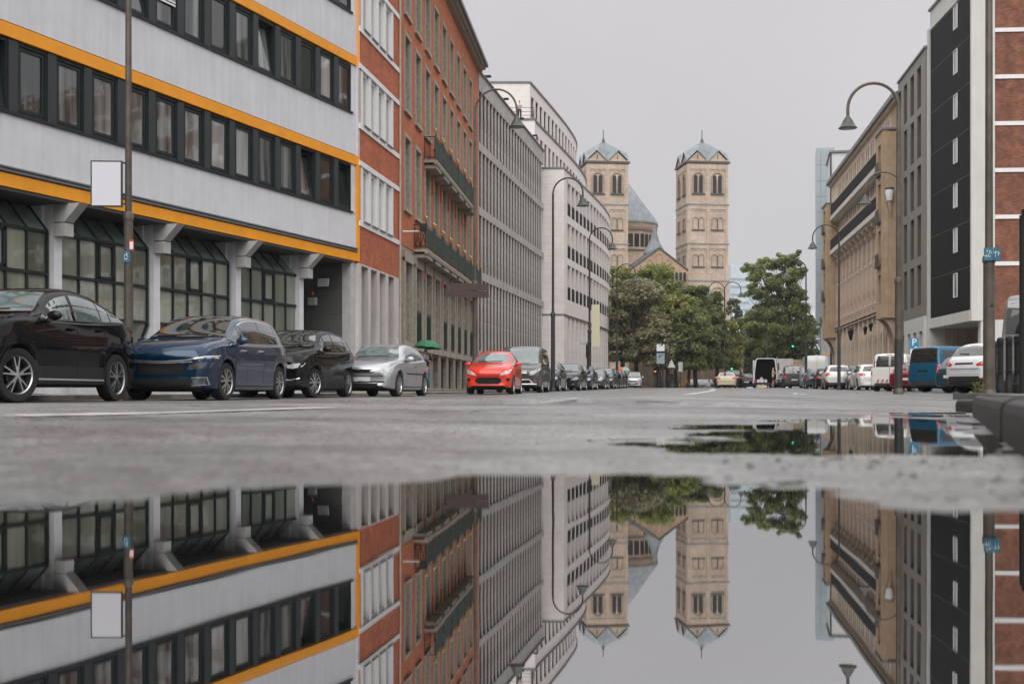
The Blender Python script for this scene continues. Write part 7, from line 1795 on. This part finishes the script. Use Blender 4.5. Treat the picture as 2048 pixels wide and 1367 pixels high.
R_car('big white panel van with high roof parked on the right', 'van', 1634, 96, 9, 'p_white', 5.9, 2.05, 2.65, detail=2, name='parked_van', cat='van', side='panel', Rw=.35, z=.48, wb=3.6, rear=dict(nowin=1, seam=1, tail=[(hw*.9, .20), (hw*.985, .20), (hw*.985, .38), (hw*.9, .38)], bumper=[(-hw*.95, .10), (hw*.95, .10), (hw*.95, .15), (-hw*.95, .15)], wiper=0, plate=0,
      more=[('door_panel', [(-hw*.85, .60), (-.03, .60), (-.03, .88), (-hw*.80, .88)], 'p_ivory'), ('door_panel', [(hw*.85, .60), (.03, .60), (.03, .88), (hw*.80, .88)], 'p_ivory'), ('door_handle', [(-.3, .45), (-.06, .45), (-.06, .47), (-.3, .47)], 'gap')]))
GT = 'vehicles in the middle of the far street'
R_car('tall dark green estate with red tail lights left of the big white van', 'kangoo', 1589, 101, 10, 'p_grey', 4.4, 1.85, 1.95, name='car', z=.54, group=GT, rear=dict(tail=[(.62, .42), (.86, .42), (.86, .54), (.66, .54)]))
R_car('dark hatchback with red tail lights right of the open van', 'hatch', 1566, 106, 10, 'p_dark', 4.2, 1.75, 1.5, name='car', z=.56, group=GT, rear=dict(tail=[(.5, .50), (.84, .48), (.84, .62), (.6, .62)]))
R_car('black hatchback between the open van and the black off-road car', 'hatch', 1493, 117, 11, 'p_black', 4.1, 1.75, 1.5, name='car', z=.58, group=GT)
R_car('black off-road car showing behind the beige taxi', 'suv', 1466, 113, 11, 'p_black', 4.6, 1.85, 1.78, name='car', z=.58, group=GT)
hw = .9
R_car('beige saloon taxi driving away with orange-red tail lights', 'sedan', 1453, 107, 10.5, 'p_taxi', 4.8, 1.8, 1.46, name='car', z=.56, group=GT, detail=2, rear=dict(tail=[(hw*.48, .58), (hw*.92, .56), (hw*.93, .66), (hw*.52, .66)], bm='p_taxi', pz=.60, bumper=[(-hw*.9, .36), (hw*.9, .36), (hw*.9, .39), (-hw*.9, .39)]))
for px_, pm_, l_ in ((1389, 'p_white', 'white car facing the lens beyond the road crest'), (1409, 'p_lsilver', 'grey car facing the lens beyond the crest, right of the white one'), (1427, 'p_dark', 'dark grey car beyond the crest, left of the beige taxi')):
    R_car(l_, 'hatch', px_, 142, 9, pm_, 4.2, 1.75, 1.48, toward=True, name='car', z=.33, group='cars beyond the crest of the road')
# grey van at the right edge with red writing
hw = 1.0
t = R_car('grey van with unreadable red lettering, cut off by the right edge', 'van', 2098, 25.2, 24, 'p_vangrey', 5.2, 2.0, 2.12, detail=2, name='parked_van', cat='van', z=.1, rear=dict(split=0, tm='lamp_dark', tail=[(hw*.90, .36), (hw*.985, .36), (hw*.985, .5), (hw*.9, .5)], bumper=[(-hw*.97, .12), (hw*.97, .12), (hw*.97, .2), (-hw*.97, .2)], plate=0, wiper=0))
pt = car.patch; rg = random.Random(9)
for zz, h_ in ((.50, .016), (.44, .013), (.30, .012)):
    x = -hw * .82
    while x < hw * .5:
        w_ = rg.uniform(.03, .09); pt('red_lettering', [(x, zz*2.12), (x + w_, zz*2.12 + .004), (x + w_, (zz + h_)*2.12), (x, (zz + h_)*2.12 - .004)], 'r', 'sticker_r', off=.012, cuts=1); x += w_ + .012
for x in (-.62, -.48, -.36, -.2): pt('red_lettering', [(x, .70*2.12), (x + .03, .70*2.12), (x + .09, .765*2.12), (x + .06, .765*2.12)], 'r', 'sticker_r', off=.012, cuts=1)

# white delivery van with its rear doors open
ov = thing('open_van', 'white high-roof van with its rear doors open and a man beside it', 'van', (px_x(1531, 103), 103, .57), R(90 - 10) - R(90), GT)
W2, H2, Lv = 1.98, 2.55, 5.4
def trap(z): return W2/2 - .16 * max(0, (z - 1.2) / 1.4)
mb = MB()
sec = [(-W2/2, .35), (-W2/2, 1.2), (-W2/2 + .16, H2 - .12), (-W2/2 + .3, H2), (W2/2 - .3, H2), (W2/2 - .16, H2 - .12), (W2/2, 1.2), (W2/2, .35)]
inn = [(x * .91, .45 + (z - .35) * .93) for x, z in sec]
n_ = len(sec); vs = [(x, 0, z) for x, z in sec] + [(x, Lv - 1.4, z) for x, z in sec] + [(x, -.01, z) for x, z in inn] + [(x, Lv - 1.6, z) for x, z in inn]; fs = []
for i in range(n_):
    j = (i + 1) % n_; fs += [(i, j, n_ + j, n_ + i), (i, 2*n_ + i, 2*n_ + j, j), (2*n_ + i, 3*n_ + i, 3*n_ + j, 2*n_ + j)]
fs += [tuple(range(n_, 2*n_)), tuple(range(3*n_, 4*n_))]
mb.add(vs, fs); mb.build('body', M['p_white'], ov)
mb = MB(); mb.add([(x * .995, y_, z * .995 + .002) for y_ in (.02, Lv - 1.62) for x, z in inn], [(i, (i+1) % n_, n_ + (i+1) % n_, n_ + i) for i in range(n_)] + [tuple(range(n_, 2*n_))]); mb.build('cargo_lining', M['under'], ov)
MB().prism([(Lv - 1.4, .35), (Lv, .35), (Lv, 1.1), (Lv - .5, 1.25), (Lv - 1.2, H2 - .2), (Lv - 1.4, H2 - .1)], -W2/2 + .02, W2/2 - .02, 'x').build('cab', M['p_white'], ov)
for s_ in (-1, 1):
    d = MB().box(0, .05, -.92, 0, .42, H2 - .15).build('rear_door', M['p_white'], ov); d.location = (s_ * (W2/2 + .0), 0, 0); d.rotation_euler = (0, 0, R(182 if s_ > 0 else 178))
    MB().box(-.1, .1, -.03, 0, .55, .75).build('tail_light', M['lamp_red'], ov).location = (s_ * (W2/2 - .12), 0, 0)
    MB().box(-.12, .12, -.05, .05, 0, .3).build('mirror', M['iron'], ov).location = (s_ * (W2/2 + .22), Lv - 1.1, 1.45)
MB().box(-W2/2, W2/2, -.12, .05, .3, .46).build('rear_bumper', M['cladding'], ov)
ty, rim, bk = wheel_meshes(.34, 'hub')
for s_ in (-1, 1):
    for y_ in (1.0, 4.4): link('wheel', ty, ov, (s_ * (W2/2 - .15), y_, .34), (0, 0, R(90) * -s_))
t = thing('cargo', 'stack of small white and brown parcels inside the open van', 'parcels', (px_x(1523, 103.6), 103.6, 1.05)); t['group'] = 'parcels in and under the open van'
rg = random.Random(4)
for i in range(7): MB().box(-.09, .09, -.1, .1, 0, rg.uniform(.2, .5)).build('parcel', M[['sticker_w', 'tan', 'sign_white', 'stone_pale'][i % 4]], t).location = (-.3 + i * .11, rg.uniform(-.1, .2), 0)
t = thing('cardboard_box', 'flat cardboard box on the road under the open van', 'box', (px_x(1523, 102.5), 102.5, .58)); MB().box(-.42, .42, -.2, .2, 0, .22).build('box', M['tan_side'], t)
# pale truck behind the open van
tk = thing('truck', 'pale box truck with a dark green rear door beyond the open van', 'truck', (px_x(1561, 122), 122, .58), R(-10), GT)
MB().box(-1.25, 1.25, 0, 6, .7, 3.05).build('box_body', M['stone_pale'], tk); MB().box(-1.05, -.15, -.05, 0, .8, 2.6).build('rear_door', M['mesh_green'], tk); MB().box(-1.1, 1.1, .1, 6.5, .35, .7).build('chassis', M['iron'], tk); MB().box(1.26, 2.2, 2, 5, 1.0, 3.0).build('tarpaulin', M['tan'], tk)
MB().box(-1.0, 1.0, 6, 7.6, .7, 2.5).build('cab', M['stone_pale'], tk)
for s_ in (-1, 1): link('wheel', wheel_meshes(.42, 'hub')[0], tk, (s_ * 1.0, 1.2, .42), (0, 0, R(90)))
# bicycles parked by the trees
def bicycle(px, D, ang, col, label):
    b = thing('bicycle', label, 'bicycle', (px_x(px, D), D, .56), R(ang), 'bicycles parked before the church wall')
    def ring(cx):
        return MB().tube([(cx + .34 * math.cos(2*math.pi*i/18), 0, .35 + .34 * math.sin(2*math.pi*i/18)) for i in range(19)], .018, 5, False)
    for cx in (-.52, .52): w = ring(cx).build('wheel', M['rubber'], b)
    MB().tube([(-.52, 0, .35), (-.1, 0, .33), (.32, 0, .78), (-.2, 0, .82), (-.1, 0, .33)], .018, 5).tube([(-.52, 0, .35), (-.2, 0, .82), (-.23, 0, .95)], .016, 5).tube([(.52, 0, .35), (.32, 0, .78), (.28, 0, 1.0)], .018, 5).build('frame', M[col], b)
    MB().box(-.36, -.1, -.06, .06, .94, .99).build('saddle', M['rubber'], b); MB().tube([(.26, -.28, 1.0), (.3, 0, 1.02), (.26, .28, 1.0)], .015, 5).build('handlebar', M['iron'], b)
bicycle(1336, 117, 20, 'iron', 'black bicycle with a crate, leftmost below the triangular sign'); bicycle(1352, 118, -12, 'p_teal', 'teal bicycle in the middle of the three'); bicycle(1368, 118.5, 14, 'orange', 'bicycle with yellowish frame, rightmost of the three')
t = thing('crate', 'black plastic crate on the leftmost bicycle', 'crate', (px_x(1339, 116.8), 116.8, 1.35)); mb = MB(); mb.box(-.32, .32, -.2, .2, 0, .04)
for a in ((-.32, -.28, -.2, .2), (.28, .32, -.2, .2), (-.28, .28, -.2, -.17), (-.28, .28, .17, .2)): mb.box(a[0], a[1], a[2], a[3], .04, .62)
mb.build('box', M['iron'], t)
# ================================================================== PEOPLE
def skin_mesh(name, joints, bones, m, parent, sub=2):
    """one continuous surface grown round a skeleton: joints {key: (pos, rx, ry)}; first joint is the root"""
    keys = list(joints); me_ = bpy.data.meshes.new(name); me_.from_pydata([joints[k][0] for k in keys], [(keys.index(a), keys.index(b_)) for a, b_ in bones], []); me_.update()
    o = bpy.data.objects.new(name, me_); COL.objects.link(o)
    sk = o.modifiers.new('skin', 'SKIN'); sk.use_smooth_shade = True
    for i, k in enumerate(keys): me_.skin_vertices[0].data[i].radius = joints[k][1:3]; me_.skin_vertices[0].data[i].use_root = (i == 0)
    sb = o.modifiers.new('subdivision', 'SUBSURF'); sb.levels = sub; sb.render_levels = sub
    dg = bpy.context.evaluated_depsgraph_get(); out_ = bpy.data.meshes.new_from_object(o.evaluated_get(dg)); bpy.data.objects.remove(o)
    out_.name = name; out_.materials.clear(); out_.materials.append(m); return link(name, out_, parent)
def person(label, x, y, z, rz, pose, cols, h=1.75, group=None):
    """pose: dict of joint positions for a 1.75 m adult facing -y; body, shirt, trousers, hair and shoes"""
    t = thing('person', label, 'person', (x, y, z), rz, group); t.scale = (h / 1.75,) * 3; P_ = pose
    J = {'pel': (P_['pel'], .115, .09), 'waist': (P_['waist'], .11, .085), 'chest': (P_['chest'], .14, .095), 'neckb': (P_['neck'], .055, .055), 'chin': (P_['chin'], .058, .062), 'head': (P_['head'], .078, .092), 'crown': (P_['crown'], .055, .065)}
    B = [('pel', 'waist'), ('waist', 'chest'), ('chest', 'neckb'), ('neckb', 'chin'), ('chin', 'head'), ('head', 'crown')]
    for s in 'lr':
        J['sh' + s] = (P_['sh' + s], .058, .055); J['el' + s] = (P_['el' + s], .042, .04); J['wr' + s] = (P_['wr' + s], .028, .026); J['ha' + s] = (P_['ha' + s], .036, .018)
        B += [('chest', 'sh' + s), ('sh' + s, 'el' + s), ('el' + s, 'wr' + s), ('wr' + s, 'ha' + s)]
        a = Vector(P_['ha' + s]); b_ = Vector(P_['wr' + s]); d = (a - b_).normalized(); sd_ = d.cross(Vector((0, 1, .3))).normalized()
        for q, (off, ln) in enumerate(((-.028, .06), (-.009, .075), (.01, .07), (.027, .055))):
            J[f'f{q}{s}'] = (tuple(a + sd_ * off + d * ln * .5), .009, .009); J[f'g{q}{s}'] = (tuple(a + sd_ * off + d * ln + Vector((0, -.015, -.01))), .008, .008); B += [('ha' + s, f'f{q}{s}'), (f'f{q}{s}', f'g{q}{s}')]
        J['th' + s] = (tuple(b_ + d * .04 + sd_ * -.05), .010, .010); B.append(('wr' + s, 'th' + s))
        J['hip' + s] = (P_['hip' + s], .085, .085); J['kn' + s] = (P_['kn' + s], .058, .058); J['an' + s] = (P_['an' + s], .038, .04); J['to' + s] = (P_['to' + s], .036, .026)
        B += [('pel', 'hip' + s), ('hip' + s, 'kn' + s), ('kn' + s, 'an' + s), ('an' + s, 'to' + s)]
    skin_mesh('body', J, B, M['skin'], t, 1)
    lerp = lambda a, b_, f: tuple(Vector(P_[a]).lerp(Vector(P_[b_]), f))
    S_ = {'pel': (P_['pel'], .135, .108), 'waist': (P_['waist'], .135, .105), 'chest': (P_['chest'], .165, .115), 'col': (lerp('chest', 'neck', .75), .075, .07)}; Bs = [('pel', 'waist'), ('waist', 'chest'), ('chest', 'col')]
    for s in 'lr':
        f = cols.get('sleeve', .75); S_['sh' + s] = (P_['sh' + s], .076, .070); S_['sl' + s] = (lerp('sh' + s, 'el' + s, f), .060, .058); Bs += [('chest', 'sh' + s), ('sh' + s, 'sl' + s)]
    skin_mesh('shirt', S_, Bs, cols['shirt'], t, 1)
    T_ = {'pel': (tuple(Vector(P_['pel']) + Vector((0, 0, .02))), .135, .105)}; Bt = []
    for s in 'lr':
        T_['hip' + s] = (P_['hip' + s], .10, .098); T_['kn' + s] = ((P_['kn' + s] if not cols.get('shorts') else lerp('hip' + s, 'kn' + s, .85)), .075, .075); Bt += [('pel', 'hip' + s), ('hip' + s, 'kn' + s)]
        if not cols.get('shorts'): T_['an' + s] = (lerp('kn' + s, 'an' + s, .92), .058, .058); Bt.append(('kn' + s, 'an' + s))
    skin_mesh('shorts' if cols.get('shorts') else 'trousers', T_, Bt, cols['legs'], t, 1)
    for s in 'lr': skin_mesh('shoe', {'a': (tuple(Vector(P_['an' + s]) + Vector((0, .03, -.04))), .05, .045), 'b': (tuple(Vector(P_['to' + s]) + Vector((0, 0, -.0))), .045, .034)}, [('a', 'b')], M['rubber'], t, 1)
    hd = Vector(P_['head']); cr = Vector(P_['crown']); up_ = (cr - hd).normalized()
    skin_mesh('hair', {'a': (tuple(hd + up_ * .055 + Vector((0, .03, 0))), .088, .092), 'b': (tuple(cr + Vector((0, .015, .012))), .062, .07)}, [('a', 'b')], M['hair'], t, 1)
    mb = MB(); mb.lathe([(0, -.012), (.011, 0), (0, .012)], 6, (.03, -.098, hd.z)); mb.lathe([(0, -.012), (.011, 0), (0, .012)], 6, (-.03, -.098, hd.z)); o = mb.build('eye', M['gap'], t); o['kind'] = 'stuff'; o.location = (hd.x, hd.y, 0)
    MB().prism([(-.012, -.03), (.012, -.03), (0, .02)], -.115, -.07, 'y').build('nose', M['skin'], t).location = hd
    MB().box(-.022, .022, -.092, -.08, -.062, -.056).build('mouth', M['lamp_red'], t).location = hd
    return t
base = dict(pel=(0, 0, .93), waist=(0, 0, 1.08), chest=(0, .005, 1.32), neck=(0, .01, 1.47), chin=(0, -.005, 1.53), head=(0, -.01, 1.62), crown=(0, .0, 1.70),
            shl=(.19, .01, 1.41), shr=(-.19, .01, 1.41), ell=(.25, .03, 1.13), elr=(-.25, .03, 1.13), wrl=(.26, -.06, .89), wrr=(-.26, -.06, .89), hal=(.26, -.08, .82), har=(-.26, -.08, .82),
            hipl=(.09, 0, .87), hipr=(-.09, 0, .87), knl=(.10, -.02, .49), knr=(-.10, -.02, .49), anl=(.10, .03, .09), anr=(-.10, .03, .09), tol=(.11, -.12, .035), tor=(-.11, -.12, .035))
cloth = lambda n_, c: mat(n_, c, .85, var=.15, vs=6)
# walker with the green umbrella
ps = dict(base); ps.update(ell=(.27, -.02, 1.16), wrl=(.20, -.20, 1.20), hal=(.15, -.24, 1.24), elr=(-.24, -.02, 1.15), wrr=(-.10, -.20, 1.28), har=(-.04, -.22, 1.33), anr=(-.09, -.22, .10), tor=(-.09, -.37, .05), knr=(-.09, -.15, .5), anl=(.1, .25, .13), tol=(.1, .12, .05))
X0, Y0 = px_x(851, 46.5), 46.5
person('walker in a dark navy shirt with a pale lilac scarf under a green umbrella', X0, Y0, .17, R(0), ps, dict(shirt=cloth('navy_shirt', (.018, .02, .032)), legs=cloth('blue_jeans', (.03, .16, .25)), sleeve=.95), 1.68)
t = [o for o in bpy.data.objects if o.name.startswith('person')][-1]
m_ = MB(); m_.lathe([(.07, .0), (.12, -.05), (.16, -.17), (.12, -.28), (0, -.33)], 14); o = m_.build('scarf', cloth('lilac_scarf', (.50, .40, .50)), t, True); o.location = (0, -.08, 1.52); o.scale = (1, .55, .8)
u = thing('umbrella', 'open dark green umbrella held over the walker', 'umbrella', (X0 + .05, Y0 - .24, 1.30), 0)
u.rotation_euler = (R(-4), R(5), 0)
n_ = 8; Rr_ = .56; mb = MB(); vs = [(0, 0, .86)]; rows_ = 6
for r in range(1, rows_ + 1):
    f = r / rows_
    for j in range(n_ * 4):
        a = 2 * math.pi * j / (n_ * 4); sc_ = 1 - .075 * f * abs(math.sin(a * n_ / 2)) ** .8
        vs.append((math.cos(a) * Rr_ * math.sin(f * 1.25) / math.sin(1.25) * sc_, math.sin(a) * Rr_ * math.sin(f * 1.25) / math.sin(1.25) * sc_, .86 - .31 * (1 - math.cos(f * 1.25)) / (1 - math.cos(1.25)) - .0 + .02 * f * abs(math.sin(a * n_ / 2))))
k4 = n_ * 4; fs = [(0, 1 + j, 1 + (j + 1) % k4) for j in range(k4)]
for r in range(rows_ - 1):
    for j in range(k4): fs.append((1 + r*k4 + j, 1 + (r+1)*k4 + j, 1 + (r+1)*k4 + (j+1) % k4, 1 + r*k4 + (j+1) % k4))
mb.add(vs, fs); mb.build('canopy', mat('green_umbrella_cloth', (.018, .16, .06), .6, var=.12, vs=3), u, True, angle=80)
MB().tube([(0, 0, -.12), (0, 0, .93)], .008, 6).build('shaft', M['iron'], u); MB().tube([(0, 0, -.12), (0, 0, 0)], .016, 8).build('handle', M['rubber'], u)
rb = MB().tube([(0, 0, .84), (.3, 0, .775), (Rr_ * .99, 0, .56)], .004, 4).mesh('rib', M['iron'])
for i in range(n_): link('rib', rb, u, None, (0, 0, 2 * math.pi * i / n_))
# man loading the van
ps = dict(base); ps.update(ell=(.20, -.20, 1.20), wrl=(.14, -.42, 1.28), hal=(.12, -.48, 1.32), elr=(-.2, -.2, 1.18), wrr=(-.12, -.42, 1.24), har=(-.1, -.48, 1.28))
person('man in a pale grey T-shirt and dark shorts behind the open van', px_x(1546, 101), 101, .56, R(75), ps, dict(shirt=cloth('pale_shirt', (.50, .52, .56)), legs=cloth('dark_shorts', (.015, .022, .028)), shorts=True, sleeve=.5), 1.75)
t = thing('parcel', 'pale parcel in the hands of the man at the open van', 'parcel', (px_x(1546, 101) + .52, 101 - .1, 1.80)); MB().box(-.1, .1, -.14, .14, 0, .24).build('box', M['stone_pale'], t)
# person on the roof terrace
ps = dict(base); ps.update(ell=(.22, -.12, 1.15), wrl=(.05, -.25, 1.15), hal=(0, -.27, 1.15), elr=(-.22, -.12, 1.15), wrr=(-.05, -.25, 1.16), har=(0, -.29, 1.17))
person('person in a white shirt standing on the high roof terrace', px_x(1039, 101.6), 101.6, 23.2, R(0), ps, dict(shirt=cloth('white_shirt', (.75, .75, .76)), legs=cloth('black_trousers', (.015, .015, .018)), sleeve=.7), 1.75)
# small far parasols above the left row
for px, c, l_ in ((1241, (.75, .12, .03), 'small orange-red parasol above the far end of the left row'), (1248.5, (.25, .5, .45), 'small pale green parasol beside the orange-red one')):
    t = thing('parasol', l_, 'parasol', (px_x(px, 119), 119, .6), 0, 'small parasols at the far crossing'); MB().lathe([(.62, 1.72), (.45, 1.95), (.15, 2.1), (0, 2.13)], 10).build('canopy', cloth('parasol_cloth', c), t); MB().tube([(0, 0, 0), (0, 0, 2.0)], .02, 6).build('pole', M['iron'], t)
# ================================================================== HAZE
hm = bpy.data.materials.new('haze'); hm.use_nodes = True; n = hm.node_tree.nodes; n.clear()
ho = n.new('ShaderNodeOutputMaterial'); hv = n.new('ShaderNodeVolumePrincipled'); hv.inputs['Color'].default_value = (.93, .93, .95, 1); hv.inputs['Density'].default_value = .00022
hm.node_tree.links.new(hv.outputs[0], ho.inputs['Volume'])
hz = MB().box(-1000, 1000, -320, 1700, -1.5, 78).build('haze', hm); hz['kind'] = 'stuff'
